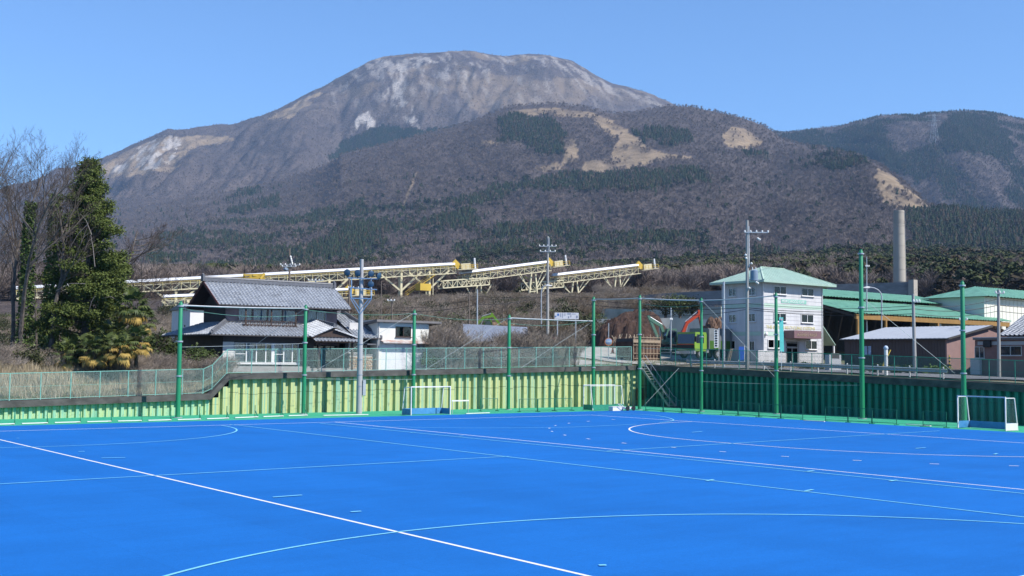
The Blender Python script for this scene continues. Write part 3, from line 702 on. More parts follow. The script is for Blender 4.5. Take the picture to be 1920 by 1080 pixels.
M_PY = pile_material('faded_yellow_green_pile', [(0.34, (0.17, 0.42, 0.33)), (0.44, (0.34, 0.48, 0.30)), (0.52, (0.50, 0.53, 0.23)), (0.62, (0.54, 0.55, 0.23)), (0.72, (0.36, 0.53, 0.43))], 0.35)
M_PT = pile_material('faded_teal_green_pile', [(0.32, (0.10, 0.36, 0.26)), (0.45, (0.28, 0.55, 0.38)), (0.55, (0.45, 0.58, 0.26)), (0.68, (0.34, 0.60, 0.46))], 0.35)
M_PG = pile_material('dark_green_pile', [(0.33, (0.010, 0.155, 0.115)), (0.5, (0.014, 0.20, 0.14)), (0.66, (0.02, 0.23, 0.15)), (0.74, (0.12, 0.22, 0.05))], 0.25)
M_CAP = mat('weathered_dark_concrete', (0.105, 0.098, 0.092), 0.95, 0.25, 1.5, (0.045, 0.042, 0.040), 0.7, 0.8, bump=0.4, bscale=12, stretch=(1, 1, 1.6))
CL = lambda x: float(np.interp(x, [-90, -41, -26.2, -24.75, 19.6], [0.35, 1.17, 1.55, 3.02, 3.93]))   # top of the left cap
CR = lambda y: float(np.interp(y, [-70, -26, 13.6], [1.7, 2.88, 4.02]))                                # top of the right cap
wallL = thing('sheet_pile_wall', (-3, 13.4, 0), 'sunlit yellow green sheet pile wall with dark concrete cap behind the pitch', 'wall')
def put_pile(wall, x0, w, zt, m, flat, me=None):
    pass
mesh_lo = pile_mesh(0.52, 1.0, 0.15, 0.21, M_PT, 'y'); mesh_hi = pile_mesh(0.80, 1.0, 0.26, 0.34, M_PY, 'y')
x = -62.0
while x < -26.6:
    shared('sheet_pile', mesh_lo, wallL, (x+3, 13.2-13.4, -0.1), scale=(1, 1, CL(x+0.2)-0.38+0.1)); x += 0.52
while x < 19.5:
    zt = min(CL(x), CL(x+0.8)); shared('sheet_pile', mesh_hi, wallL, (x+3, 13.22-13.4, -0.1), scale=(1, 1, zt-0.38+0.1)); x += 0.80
# concrete capping beam in cast lengths
def cap_len(wall, pts, ybk, yfr, hgt, org, nm='capping_beam', axis='x'):
    mb = MB()
    for (a, za), (b_, zb) in zip(pts[:-1], pts[1:]):
        if axis == 'x': vs = [(a, yfr, za-hgt), (b_, yfr, zb-hgt), (b_, ybk, zb-hgt), (a, ybk, za-hgt), (a, yfr, za), (b_, yfr, zb), (b_, ybk, zb), (a, ybk, za)]
        else: vs = [(yfr, a, za-hgt), (yfr, b_, zb-hgt), (ybk, b_, zb-hgt), (ybk, a, za-hgt), (yfr, a, za), (yfr, b_, zb), (ybk, b_, zb), (ybk, a, za)]
        mb.add([Vector(v)-Vector(org) for v in vs], [(0, 3, 2, 1), (4, 5, 6, 7), (0, 1, 5, 4), (1, 2, 6, 5), (2, 3, 7, 6), (3, 0, 4, 7)])
    return mb.build(nm, M_CAP, wall)
OL = (-3, 13.4, 0)
edges = [-62, -50, -41.5, -33, -26.2]
for a, b_ in zip(edges[:-1], edges[1:]): cap_len(wallL, [(a+0.012, CL(a)), (b_-0.012 if b_ > -27 and b_ < -26.1 and False else b_, CL(b_))], 13.85, 12.92, 0.43, OL)
cap_len(wallL, [(-26.2+0.004, CL(-26.2)), (-24.75, CL(-24.75))], 13.845, 12.925, 0.47, OL)
edges = [-24.75, -16, -8, 0.2, 8.4, 14, 19.0]
for a, b_ in zip(edges[:-1], edges[1:]): cap_len(wallL, [(a+0.012, CL(a)), (b_, CL(b_))], 13.85, 12.92, 0.43, OL)
wallR = thing('sheet_pile_wall', (19, -10, 0), 'shaded dark green sheet pile wall with concrete cap along the road', 'wall')
OR = (19, -10, 0)
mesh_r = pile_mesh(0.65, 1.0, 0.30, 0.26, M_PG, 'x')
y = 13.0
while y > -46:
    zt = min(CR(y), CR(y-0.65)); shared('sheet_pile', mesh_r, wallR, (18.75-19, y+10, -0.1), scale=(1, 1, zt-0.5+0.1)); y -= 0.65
edges = [13.0, 7, -1, -9, -17, -25, -33, -46]
for a, b_ in zip(edges[:-1], edges[1:]): cap_len(wallR, [(a-0.012, CR(a)), (b_, CR(b_))], 19.5, 18.6, 0.55, OR, axis='y')

# ================================================================== CHAIN-LINK FENCES ON THE WALLS
def mesh_mat(name, col, alpha):
    m, nt, b = nodes_of(name); L = nt.links; out = nt.nodes['Material Output']
    tr = N(nt, 'ShaderNodeBsdfTransparent'); mx = N(nt, 'ShaderNodeMixShader')
    # diamond wire net: two families of slanted wires
    tc = N(nt, 'ShaderNodeNewGeometry'); sp = N(nt, 'ShaderNodeSeparateXYZ'); L.new(tc.outputs['Position'], sp.inputs[0])
    a = N(nt, 'ShaderNodeMath', operation='ADD'); L.new(sp.outputs[0], a.inputs[0]); L.new(sp.outputs[1], a.inputs[1])
    facs = []
    for sgn in (1, -1):
        q = N(nt, 'ShaderNodeMath', operation='MULTIPLY_ADD'); L.new(sp.outputs[2], q.inputs[0]); q.inputs[1].default_value = sgn; L.new(a.outputs[0], q.inputs[2])
        s = N(nt, 'ShaderNodeMath', operation='MULTIPLY'); s.inputs[1].default_value = 14; L.new(q.outputs[0], s.inputs[0])
        f = N(nt, 'ShaderNodeMath', operation='FRACT'); L.new(s.outputs[0], f.inputs[0])
        l = N(nt, 'ShaderNodeMath', operation='LESS_THAN'); l.inputs[1].default_value = alpha/2; L.new(f.outputs[0], l.inputs[0]); facs.append(l)
    mm = N(nt, 'ShaderNodeMath', operation='MAXIMUM'); L.new(facs[0].outputs[0], mm.inputs[0]); L.new(facs[1].outputs[0], mm.inputs[1])
    L.new(mm.outputs[0], mx.inputs[0]); L.new(tr.outputs[0], mx.inputs[1]); L.new(b.outputs[0], mx.inputs[2]); L.new(mx.outputs[0], out.inputs[0])
    b.inputs['Base Color'].default_value = (*col, 1); b.inputs['Roughness'].default_value = 0.5
    return m
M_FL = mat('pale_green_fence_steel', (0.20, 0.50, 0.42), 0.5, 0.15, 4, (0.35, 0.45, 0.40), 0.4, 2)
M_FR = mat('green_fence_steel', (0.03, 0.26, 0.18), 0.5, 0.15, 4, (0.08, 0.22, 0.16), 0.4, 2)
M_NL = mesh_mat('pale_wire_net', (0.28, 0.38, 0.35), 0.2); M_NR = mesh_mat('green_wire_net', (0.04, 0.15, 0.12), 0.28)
fenceL = thing('chain_link_fence', (-3, 13.4, 1.5), 'pale green chain link fence on the sunlit sheet pile wall', 'fence')
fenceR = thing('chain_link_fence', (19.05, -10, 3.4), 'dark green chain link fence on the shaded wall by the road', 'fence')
def fence(par, path, mpost, mnet, hgt):
    """path: list of ground points"""
    o = par.location
    for i, p in enumerate(path):
        MB().tube([p, p+Vector((0, 0, hgt))], 0.034, 6).build('post', mpost, par, True, o)
    for p, q in zip(path[:-1], path[1:]):
        for hh, r in ((hgt-0.02, 0.024), (0.07, 0.02), (hgt*0.5, 0.008)):
            MB().tube([p+Vector((0, 0, hh)), q+Vector((0, 0, hh))], r, 5).build('rail', mpost, par, True, o)
        up = Vector((0, 0, 1)); mb = MB(); mb.quad(p+up*0.08, q+up*0.08, q+up*(hgt-0.03), p+up*(hgt-0.03)); mb.build('wire_net', mnet, par, False, o)
xs = list(np.arange(-60.2, -27, 2.0))+[-26.6, -25.9]
fence(fenceL, [Vector((x, 13.4, CL(x))) for x in xs]+[Vector((-24.75, 13.4, CL(-24.75)))]+[Vector((x, 13.4, CL(x))) for x in np.arange(-22.75, 18.3, 2.0)], M_FL, M_NL, 1.86)
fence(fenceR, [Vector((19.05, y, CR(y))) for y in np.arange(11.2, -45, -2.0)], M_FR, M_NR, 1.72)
# gate panel at the head of the steps
# ================================================================== GUARD RAIL along the road
M_GR = mat('galvanised_rail', (0.52, 0.56, 0.60), 0.45, 0.12, 3, (0.30, 0.33, 0.36), 0.4, 1.5, metal=0.3)
M_WP = mat('white_painted_steel', (0.78, 0.78, 0.77), 0.45, 0.08, 3, (0.45, 0.42, 0.38), 0.3, 1.5)
def guard_rail(y0, y1, x, label):
    g = thing('guard_rail', (x, (y0+y1)/2, gz(x, (y0+y1)/2)), label, 'guard rail', world=True)
    yy = y0
    while yy > y1-0.1:
        zz = gz(x, yy); MB().tube([(x, yy, zz-0.2), (x, yy, zz+0.86), (x, yy, zz+0.9)], [0.06, 0.06, 0.02], 8).build('post', M_WP, g, True); yy -= 3.0
    prof = [(-0.04, 0.42), (-0.10, 0.48), (-0.04, 0.56), (-0.04, 0.62), (-0.10, 0.70), (-0.04, 0.76), (-0.025, 0.76), (-0.085, 0.70), (-0.025, 0.62), (-0.025, 0.56), (-0.085, 0.48), (-0.025, 0.42)]
    ys = np.arange(y0+0.6, y1-0.7, -4.0)
    for a, b_ in zip(ys[:-1], ys[1:]):
        mb = MB(); za, zb = gz(x, a), gz(x, b_); n = len(prof)
        mb.add([(x+p-0.03, a, za+q) for p, q in prof]+[(x+p-0.03, b_+0.004, zb+q) for p, q in prof], [(i, (i+1) % n, n+(i+1) % n, n+i) for i in range(n)]+[tuple(range(n)), tuple(range(n, 2*n))])
        mb.build('rail_beam', M_GR, g)
    return g
guard_rail(9.5, -17.6, 21.6, 'long steel guard rail with white posts behind the shaded wall')

# ================================================================== TALL GREEN NET POLES
M_GP = mat('green_pole_paint', (0.016, 0.25, 0.11), 0.45, 0.12, 1.2, (0.05, 0.24, 0.12), 0.4, 0.8, stretch=(1, 1, 0.3), spec=0.4)
M_ST = mat('galvanised_steel', (0.50, 0.53, 0.56), 0.4, 0.1, 4, (0.30, 0.31, 0.33), 0.4, 2, metal=0.4)
M_WIRE = mat('steel_wire', (0.42, 0.46, 0.46), 0.5, 0.1, 4)
M_WIREG = mat('green_wire', (0.12, 0.32, 0.25), 0.5, 0.1, 4)
M_CABLE = mat('black_cable', (0.025, 0.025, 0.028), 0.6, 0.1, 4)
p1113 = on_y(1112, 757, 11.7)
POLES = [(-29.83, 9.99, 8.1, .19, 'green net pole standing nearest the big conifer'), (-19.38, 11.24, 8.27, .18, 'green net pole in front of the tiled house windows'),
         (-8.65, 12.45, 8.31, .18, 'green net pole behind the hockey goal by the white garage'), (0.08, 10.77, 8.14, .18, 'green net pole in front of the brown thicket'),
         (p1113.x, 11.7, on_y(1113, 558, 11.7).z, .19, 'green net pole beside the turned goal near the corner'), (11.04, 5.83, 10.14, .17, 'green net pole at the foot of the steel stairs'),
         (13.86, 1.02, 9.84, .16, 'green net pole in front of the lime green truck'), (16.01, -5.48, 10.1, .18, 'green net pole in front of the white three storey building'),
         (15.7, -14.15, 13.14, .215, 'tallest green net pole before the green roofed shed'), (14.48, -23.47, 10.15, .2, 'green net pole behind the rightmost goal')]
POLE_TOP = []
for x, y, H, r, lab in POLES:
    g = thing('net_pole', (x, y, 0), lab, 'pole', 'tall green net poles round the pitch')
    MB().tube([(0, 0, -0.05), (0, 0, H*0.5), (0, 0, H-0.05), (0, 0, H)], [r*0.92, r*0.84, r*0.72, r*0.55], 14).build('shaft', M_GP, g, True)
    MB().tube([(0, 0, H), (0, 0, H+0.1)], r*0.45, 8).build('cap', M_GP, g, True)
    for zz in (H*0.36, H*0.66, H-0.25): MB().tube([(0, 0, zz-0.05), (0, 0, zz+0.05)], r+0.035, 12).build('clamp', M_ST, g, True)
    MB().tube([(0, 0, -0.02), (0, 0, 0.04)], r+0.14, 12).build('base_plate', M_ST, g, True)
    POLE_TOP.append(Vector((x, y, H)))
PT_ = POLE_TOP
def span(a, b_, za, zb, r, m, name, lab, cat, sag=0.0, n=10, grp=None):
    p = Vector((a.x, a.y, za)); q = Vector((b_.x, b_.y, zb)); pts = []
    for i in range(n+1):
        t = i/n; s = p.lerp(q, t); s.z -= sag*4*t*(1-t); pts.append(s)
    o = MB().tube(pts, r, 5).build(name, m, None, True, p); tag(o, lab, cat, grp); return o
span(PT_[0], PT_[1], 7.9, 8.1, 0.055, M_ST, 'net_rail', 'steel pipe between the two net poles in front of the tiled house', 'pipe', 0.06)
span(PT_[3], PT_[4], 7.95, PT_[4].z-2.2, 0.055, M_ST, 'net_rail', 'steel pipe spanning the brown thicket between two net poles', 'pipe', 0.03)
span(PT_[4], PT_[5], PT_[4].z-0.15, 9.95, 0.055, M_ST, 'net_rail', 'steel pipe at the top of the two corner net poles', 'pipe', 0.05)
span(PT_[5], PT_[6], 9.95, 9.7, 0.06, M_ST, 'net_rail', 'steel pipe above the excavators between two net poles', 'pipe', 0.05)
span(PT_[6], PT_[7], 9.7, 9.95, 0.05, M_ST, 'net_rail', 'steel pipe crossing in front of the white building', 'pipe', 0.08)
WN = [(0, 1, 7.7, 7.6, .35, 'upper net wire drooping in front of the tiled house'), (1, 2, 8.0, 8.1, .25, 'upper net wire crossing the floodlight pole'), (2, 3, 8.1, 7.9, .3, 'upper net wire beside the white garage'),
      (3, 4, 7.5, 8.1, .35, 'upper net wire drooping below the pipe over the thicket'), (5, 6, 9.5, 9.3, .25, 'upper net wire above the excavators')]
for a, b_, za, zb, sg, lab in WN: span(PT_[a], PT_[b_], za, zb, 0.014, M_WIREG, 'net_wire', lab, 'wire', sg)
MID = [(0, 1, 4.95, 5.4, 'mid height net wire in front of the house windows'), (5, 6, 5.5, 5.3, 'mid height net wire in front of the stake truck'), (6, 7, 2.6, 2.5, 'low net wire along the shaded wall'), (7, 8, 2.5, 2.6, 'low net wire along the shaded wall below the road shed'), (1, 2, 2.7, 2.6, 'low net wire on the yellow green wall behind the floodlight')]
for a, b_, za, zb, lab in MID: span(PT_[a], PT_[b_], za, zb, 0.012, M_WIRE, 'net_wire', lab, 'wire', 0.03)
GUY = [((748*0.3333+320, 360*0.3333+460), (460*0.3333+320-5, 655), 12.6, 16.5, 'guy wire slanting down to the left before the house windows'), ((774, 588), (575, 705), 12.4, 13.2, 'guy wire slanting left across the garage and stone wall'),
       ((953, 596), (777, 706), 11.0, 13.2, 'guy wire slanting left across the brown thicket'), ((1111, 603), (956, 703), 11.8, 13.2, 'guy wire slanting left over the grassy bank')]
for (a, b_, ya, yb, lab) in GUY:
    p = on_y(*a, ya); q = on_y(*b_, yb); o = MB().tube([p, q], 0.015, 5).build('guy_wire', M_WIRE, None, True, q); tag(o, lab, 'wire')
for (a, da, b_, db, lab) in [((1318, 565), 100.6, (1458, 712), 97.5, 'guy wire slanting right in front of the white building'), ((1619, 560), 89.7, (1790, 700), 87.5, 'guy wire slanting right from the tallest net pole'), ((1273, 690), 104.5, (1203, 765), 103, 'guy wire crossing the steel stairs')]:
    p = at(*a, da); q = at(*b_, db); o = MB().tube([p, q], 0.015, 5).build('guy_wire', M_WIRE, None, True, q); tag(o, lab, 'wire')
# teal banner on the pole by the white building
bp0 = at(1466, 595, 96.4); bp1 = at(1465, 659, 96.4)
ban = thing('banner', (bp1.x, bp1.y, bp1.z), 'tall narrow turquoise banner beside the net pole before the white building', 'banner', world=True)
rx = Vector((RIGHT[0], RIGHT[1], 0))
M_TEAL = mat('turquoise_cloth', (0.16, 0.70, 0.62), 0.7, 0.08, 2)
mb = MB()
nb = 12
for i in range(nb):
    z0 = bp1.z+(bp0.z-bp1.z)*i/nb; z1 = bp1.z+(bp0.z-bp1.z)*(i+1)/nb
    w0, w1 = 0.17+0.0*i, 0.17
    s0, s1 = 0.06*(1-i/nb), 0.06*(1-(i+1)/nb)
    a = Vector((bp1.x, bp1.y, 0)); mb.add([a+rx*(-w0+s0)+Vector((0, 0, z0)), a+rx*(w0+s0)+Vector((0, 0, z0)), a+rx*(w1+s1)+Vector((0, 0, z1)), a+rx*(-w1+s1)+Vector((0, 0, z1)),
        a+rx*(-w0+s0)+Vector((FWD[0]*.03, FWD[1]*.03, z0)), a+rx*(w0+s0)+Vector((FWD[0]*.03, FWD[1]*.03, z0)), a+rx*(w1+s1)+Vector((FWD[0]*.03, FWD[1]*.03, z1)), a+rx*(-w1+s1)+Vector((FWD[0]*.03, FWD[1]*.03, z1))],
        [(0, 1, 2, 3), (7, 6, 5, 4), (0, 3, 7, 4), (1, 5, 6, 2)])
mb.build('cloth', M_TEAL, ban)
M_PINK = mat('faded_pink', (0.62, 0.40, 0.46), 0.7, 0.1, 3)
c_ = at(1465.5, 599, 96.33); MB().tube([c_, c_+Vector((FWD[0], FWD[1], 0))*0.03], 0.09, 10).build('pink_mark', M_PINK, ban)
MB().tube([(bp1.x, bp1.y, gz(19.2, bp1.y)-0.1), (bp1.x, bp1.y, bp1.z+0.1)], 0.02, 6).build('pole', M_WP, ban, True)

# ================================================================== FLOODLIGHT POLE
FD = depth_of(-15.1, 10.2)
fl = thing('floodlight_pole', (-15.1, 10.2, 0), 'concrete floodlight pole with blue steel frame and five round lamps', 'floodlight', world=True)
M_CON_P = mat('pale_concrete_pole', (0.42, 0.42, 0.42), 0.8, 0.1, 1.5, (0.30, 0.29, 0.28), 0.4, 0.8, stretch=(1, 1, 0.25))
M_BLUEST = mat('bluish_galvanised_steel', (0.24, 0.38, 0.55), 0.4, 0.1, 4, metal=0.3)
M_LENS = mat('blue_lamp_glass', (0.03, 0.075, 0.13), 0.3, 0.1, 3, spec=0.8)
M_BLK = mat('black_housing', (0.02, 0.022, 0.025), 0.5, 0.1, 3)
MB().tube([(-15.1, 10.2, -0.05), (-15.1, 10.2, 6), (-15.1, 10.2, 12.1)], [0.24, 0.2, 0.145], 16).build('shaft', M_CON_P, fl, True)
for zz in (2.1, 3.0, 4.2, 5.4): MB().tube([(-15.1, 10.2, zz), (-15.1, 10.2, zz+0.05)], 0.25, 12).build('band', M_ST, fl, True)
def fp(px, py, off=0.0):
    p = at(px, py, FD-0.28+off); return p
for a, b_ in (((652, 521), (709, 523)), ((655, 539), (707, 543)), ((657, 559), (697, 560))):
    for off in (0.0, 0.5): MB().bar(fp(*a, off), fp(*b_, off), 0.08, 0.08).build('crossarm', M_BLUEST, fl)
for px, y0, y1 in ((659, 521, 559), (696, 521, 560), (657, 539, 556)):
    MB().bar(fp(px, y0), fp(px, y1), 0.06).build('upright', M_BLUEST, fl)
for a, b_ in (((657, 559), (674, 588)), ((697, 560), (676, 588)), ((661, 559), (675, 580)), ((692, 560), (676, 580))):
    MB().bar(fp(*a), fp(*b_, 0.1), 0.06).build('brace', M_BLUEST, fl)
for (px, py, ax, ay) in ((651, 511, -0.15, -0.1), (670.5, 512, -0.1, -0.1), (696, 513, 0.55, -0.2), (711, 517, 1.3, -0.3), (695.4, 532.7, 0.1, -0.1)):
    c = fp(px, py, -0.05); d = Vector((-FWD[0], -FWD[1], 0))+rx*ax+Vector((0, 0, ay)); d.normalize()
    lamp = MB().tube([c-d*0.34, c-d*0.26, c-d*0.05, c], [0.08, 0.14, 0.26, 0.27], 16).build('lamp_housing', M_BLK, fl, True)
    MB().tube([c+d*0.002, c+d*0.02], [0.245, 0.22], 16).build('lens', M_LENS, lamp, True, fl.location)
    MB().bar(c-d*0.2, Vector((c.x, c.y, c.z-0.42)), 0.05).build('bracket', M_BLK, fl)
MB().box((-14.95, 9.9, 1.4), (-14.7, 10.2, 2.6)).build('switch_box', M_ST, fl)

# ================================================================== HOCKEY GOALS
M_GW = mat('white_goal_paint', (0.80, 0.80, 0.79), 0.4, 0.06, 3, (0.5, 0.48, 0.45), 0.25, 2)
M_BB = mat('blue_goal_board', (0.05, 0.24, 0.52), 0.55, 0.12, 3, (0.15, 0.35, 0.55), 0.4, 1.5)
M_NET = mesh_mat('thin_goal_net', (0.35, 0.5, 0.45), 0.05)
def goal(c, rot, label, boards=True, board_m=None, white_side=False, mid=None):
    g = thing('hockey_goal', (c[0], c[1], 0), label, 'goal', 'hockey goals put away behind the pitch', rot)
    w, hgt, dt, db = 1.83, 2.14, 0.92, 1.22
    for s in (-1, 1):
        MB().box((s*w-0.03, -0.04, 0.0), (s*w+0.03, 0.04, hgt)).build('post', M_GW, g)
        MB().bar((s*w, db, 0.0), (s*w, dt, hgt-0.03), 0.05).build('rear_post', M_GW, g)
        MB().bar((s*w, 0.042, hgt-0.03), (s*w, dt, hgt-0.03), 0.05).build('top_rail', M_GW, g)
        bm_ = (M_GW if (white_side and s == white_side) else (board_m or M_BB))
        if boards: MB().box((s*w-0.02, 0.05, 0.02), (s*w+0.02, db, 0.48)).build('side_board', bm_, g)
        nb = MB(); nb.add([(s*w, 0.05, 0.5), (s*w, db-0.1, 0.5), (s*w, dt, hgt-0.05), (s*w, 0.05, hgt-0.05)], [(0, 1, 2, 3)]); nb.build('side_net', M_NET, g)
    MB().box((-w-0.03, -0.038, hgt), (w+0.03, 0.038, hgt+0.06)).build('crossbar', M_GW, g)
    MB().bar((-w, dt, hgt-0.03), (w, dt, hgt-0.03), 0.04).build('rear_bar', M_GW, g)
    if boards: MB().box((-w+0.03, db-0.06, 0.02), (w-0.03, db-0.02, 0.48)).build('back_board', board_m or M_BB, g)
    nb = MB(); nb.add([(-w, db-0.1, 0.5), (w, db-0.1, 0.5), (w, dt, hgt-0.05), (-w, dt, hgt-0.05)], [(0, 1, 2, 3)]); nb.build('back_net', M_NET, g)
    return g
goal((-11.45, 5.58), 0.02, 'hockey goal with blue boards in front of the yellow green wall')
goal((10.45, -27.1), -pi/2-0.12, 'hockey goal before the shaded wall with a white left board', white_side=1)
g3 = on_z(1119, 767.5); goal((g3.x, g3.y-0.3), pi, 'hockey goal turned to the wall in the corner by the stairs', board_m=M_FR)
# white board rail beside the goal
a = on_y(847, 751.5, 6.6); b_ = on_y(879, 750.5, 6.6)
g = thing('white_hurdle', (a.x, 6.6, 0), 'low white rail standing to the right of the blue board goal', 'rail', world=True)
MB().box((a.x, 6.57, a.z-0.05), (b_.x, 6.63, a.z+0.05)).build('bar', M_GW, g)
for xx in (a.x+0.06, b_.x-0.06): MB().box((xx-0.02, 6.575, 0), (xx+0.02, 6.625, a.z-0.051)).build('leg', M_ST, g)

# ================================================================== LOW GREEN BARRIER FRAMES
M_BG = mat('dark_green_frame', (0.012, 0.16, 0.09), 0.5, 0.1, 4)
M_BN = mesh_mat('green_barrier_net', (0.02, 0.20, 0.12), 0.10)
def barrier(p, q, label, hgt=1.05):
    o = (p+q)/2; g = thing('barrier_frame', (o.x, o.y, 0), label, 'barrier', 'low green barrier frames along the pitch edge', world=True)
    up = Vector((0, 0, 1)); d = (q-p).normalized(); n = Vector((-d.y, d.x, 0))
    for e in (p, q):
        MB().tube([e, e+up*hgt], 0.028, 6).build('upright', M_BG, g, True)
        MB().bar(e-n*0.3+up*0.025, e+n*0.3+up*0.025, 0.05).build('foot', M_BG, g)
    MB().tube([p+up*hgt, q+up*hgt], 0.026, 6).build('top_rail', M_BG, g, True)
    MB().tube([p+up*0.12, q+up*0.12], 0.022, 6).build('bottom_rail', M_BG, g, True)
    mb = MB(); mb.quad(p+up*0.13, q+up*0.13, q+up*(hgt-0.03), p+up*(hgt-0.03)); mb.build('net', M_BN, g)
BAR = [([(900, 771), (933, 770.5)], ['single barrier frame left of the net pole before the thicket']),
       ([(973, 772), (1008, 771.6), (1040, 770.6), (1073, 769.6)], ['leftmost of three joined barrier frames before the corner goal', 'middle of three joined barrier frames before the corner goal', 'barrier frame nearest the corner goal']),
       ([(1210, 770.5), (1243.5, 772.5), (1278, 774.5), (1313, 776.5)], ['barrier frame right at the pole by the stairs', 'barrier frame in front of the lower stairs', 'barrier frame between the stairs and the next net pole']),
       ([(1354, 777.5), (1384, 779), (1423, 782), (1464, 785), (1506, 787.5)], ['first barrier frame of four under the white building', 'second barrier frame of four under the white building', 'barrier frame just left of the pole under the white building', 'barrier frame just right of the pole under the white building']),
       ([(1547, 790), (1590, 792), (1635, 794.5), (1682, 797)], ['barrier frame left of the tallest net pole', 'barrier frame right behind the tallest net pole', 'barrier frame right of the tallest net pole']),
       ([(1730, 799.5), (1775.5, 802.5)], ['last barrier frame before the rightmost goal'])]
for pts, labs in BAR:
    P = [on_z(*p) for p in pts]
    for a, b_, lb in zip(P[:-1], P[1:], labs):
        e = (b_-a).normalized()*0.035; barrier(a+e, b_-e, lb)
# white boards lying along the far edge with dark brackets
FEET = [(33, 795.5), (95, 793.6), (156, 792), (214, 790.6), (271, 789.4), (326, 788), (381, 786.4), (433, 784.6), (487, 782.3), (535, 780.6), (580, 779)]
for i in range(len(FEET)):
    q = on_z(*FEET[i]); p = on_z(*FEET[i-1]) if i else on_z(-30, 797.3)
    o = (p+q)/2; g = thing('edge_board', (o.x, o.y, 0), 'white edge board with dark bracket on the green strip, %s from the left' % ['first', 'second', 'third', 'fourth', 'fifth', 'sixth', 'seventh', 'eighth', 'ninth', 'tenth', 'eleventh'][i], 'board', 'white boards lying along the far edge', world=True)
    d = (q-p).normalized(); a = p.lerp(q, 0.12); n = Vector((-d.y, d.x, 0)); up = Vector((0, 0, 1))
    MB().bar(a+up*0.045, q-d*0.2+up*0.045, 0.16, 0.05).build('board', M_GW, g)
    MB().bar(q-d*0.16+up*0.04, q-d*0.04+n*0.5+up*0.5, 0.05).build('bracket', M_BG, g)
    MB().bar(q-d*0.02+n*0.5, q-d*0.02+n*0.5+up*0.85, 0.04).build('upright', M_BG, g)
    MB().bar(q-d*0.24, q+n*0.55-d*0.24, 0.05).build('foot', M_BG, g)
for k, (a, b_, lb) in enumerate([((1507, 789), (1546, 791), 'white board lying left of the tallest net pole'), ((1699, 796.5), (1745, 799.5), 'white board lying near the rightmost goal'), ((873, 776.2), (917, 774.6), 'white board lying right of the blue board goal'), ((606, 779.5), (690, 778), 'white board lying in front of the floodlight pole')]):
    p, q = on_z(*a), on_z(*b_); o = MB().bar(p+Vector((0, 0, .035)), q+Vector((0, 0, .035)), 0.16, 0.05).build('edge_board', M_GW, None, False, (p+q)/2); tag(o, lb, 'board', 'white boards lying along the far edge')

# ================================================================== STEEL STAIRS in the corner
stairs = thing('steel_stairs', (18.0, 9, 0), 'steep open steel stairs with handrails in the corner of the walls', 'stairs', world=True)
M_STAIR = mat('weathered_stair_steel', (0.30, 0.34, 0.30), 0.6, 0.15, 4, (0.10, 0.13, 0.11), 0.5, 2)
xa, xb = 17.55, 18.4
yb = on_x(1255, 769, 17.55).y; yt = min(on_x(1204, 690, 18.0).y, 12.7)
zt = 3.95
for xx in (xa, xb):
    MB().bar((xx, yt, zt), (xx, yb, 0.05), 0.05, 0.22).build('stringer', M_STAIR, stairs)
    MB().tube([(xx, yt, zt+0.95), (xx, yb+0.3, 1.05), (xx, yb-0.05, 0.9), (xx, yb-0.05, 0)], 0.024, 6).build('handrail', M_ST, stairs, True)
    for f in (0.2, 0.5, 0.8): 
        yy, zz = yt+(yb-yt)*f, zt+(0.05-zt)*f; MB().tube([(xx, yy, zz), (xx, yy, zz+0.96)], 0.02, 6).build('baluster', M_ST, stairs, True)
nst = 16
for i in range(nst):
    f = (i+0.5)/nst; yy, zz = yt+(yb-yt)*f, zt+(0.05-zt)*f
    MB().box((xa+0.03, yy-0.13, zz-0.02), (xb-0.03, yy+0.13, zz+0.02)).build('tread', M_STAIR, stairs)
MB().box((xa-0.05, yt-0.05, zt-0.06), (xb+0.6, 13.0, zt+0.02)).build('landing', M_STAIR, stairs)
MB().box((xa-0.3, yb-0.6, 0), (xb+0.3, yb+0.4, 0.06)).build('footing', M_CAP, stairs)
# odds and ends in the corner
bx = thing('meter_box', (15.2, 12.85, 0), 'brown meter box on the wall behind the corner net pole', 'box', world=True)
q = on_y(1200, 738, 12.9); MB().box((q.x-0.35, 12.75, q.z-0.6), (q.x+0.35, 13.1, q.z+0.5)).build('cabinet', mat('brown_box', (0.14, 0.075, 0.05), 0.6, 0.1, 3), bx)
MB().box((q.x-0.4, 12.7, q.z+0.5), (q.x+0.4, 13.12, q.z+0.56)).build('lid', M_BG, bx)
MB().box((q.x-0.1, 12.85, 0), (q.x+0.1, 13.05, q.z-0.6)).build('stand', M_ST, bx)
r_ = on_z(1180, 770); reel = thing('hose_reel', (r_.x, r_.y, 0), 'small white hose cart lying beside the turned goal', 'cart', world=True)
for dx in (-0.35, 0.35): MB().tube([(r_.x+dx, r_.y-0.2, 0.22), (r_.x+dx, r_.y-0.14, 0.22)], 0.22, 12).build('wheel', M_BLK, reel, True)
MB().box((r_.x-0.6, r_.y-0.1, 0.15), (r_.x+0.5, r_.y+0.35, 0.32)).build('tray', M_GW, reel)
MB().tube([(r_.x-0.6, r_.y, 0.3), (r_.x-1.1, r_.y, 0.62), (r_.x-1.1, r_.y+0.3, 0.62), (r_.x-0.6, r_.y+0.3, 0.3)], 0.025, 6).build('handle', M_GW, reel, True)
cr = on_z(1155, 770); cb = thing('white_crate', (cr.x, cr.y, 0), 'low white crate on the ground at the foot of the turned goal', 'crate', world=True)
mb = MB(); mb.box((cr.x-0.6, cr.y-0.25, 0), (cr.x+0.6, cr.y+0.3, 0.05))
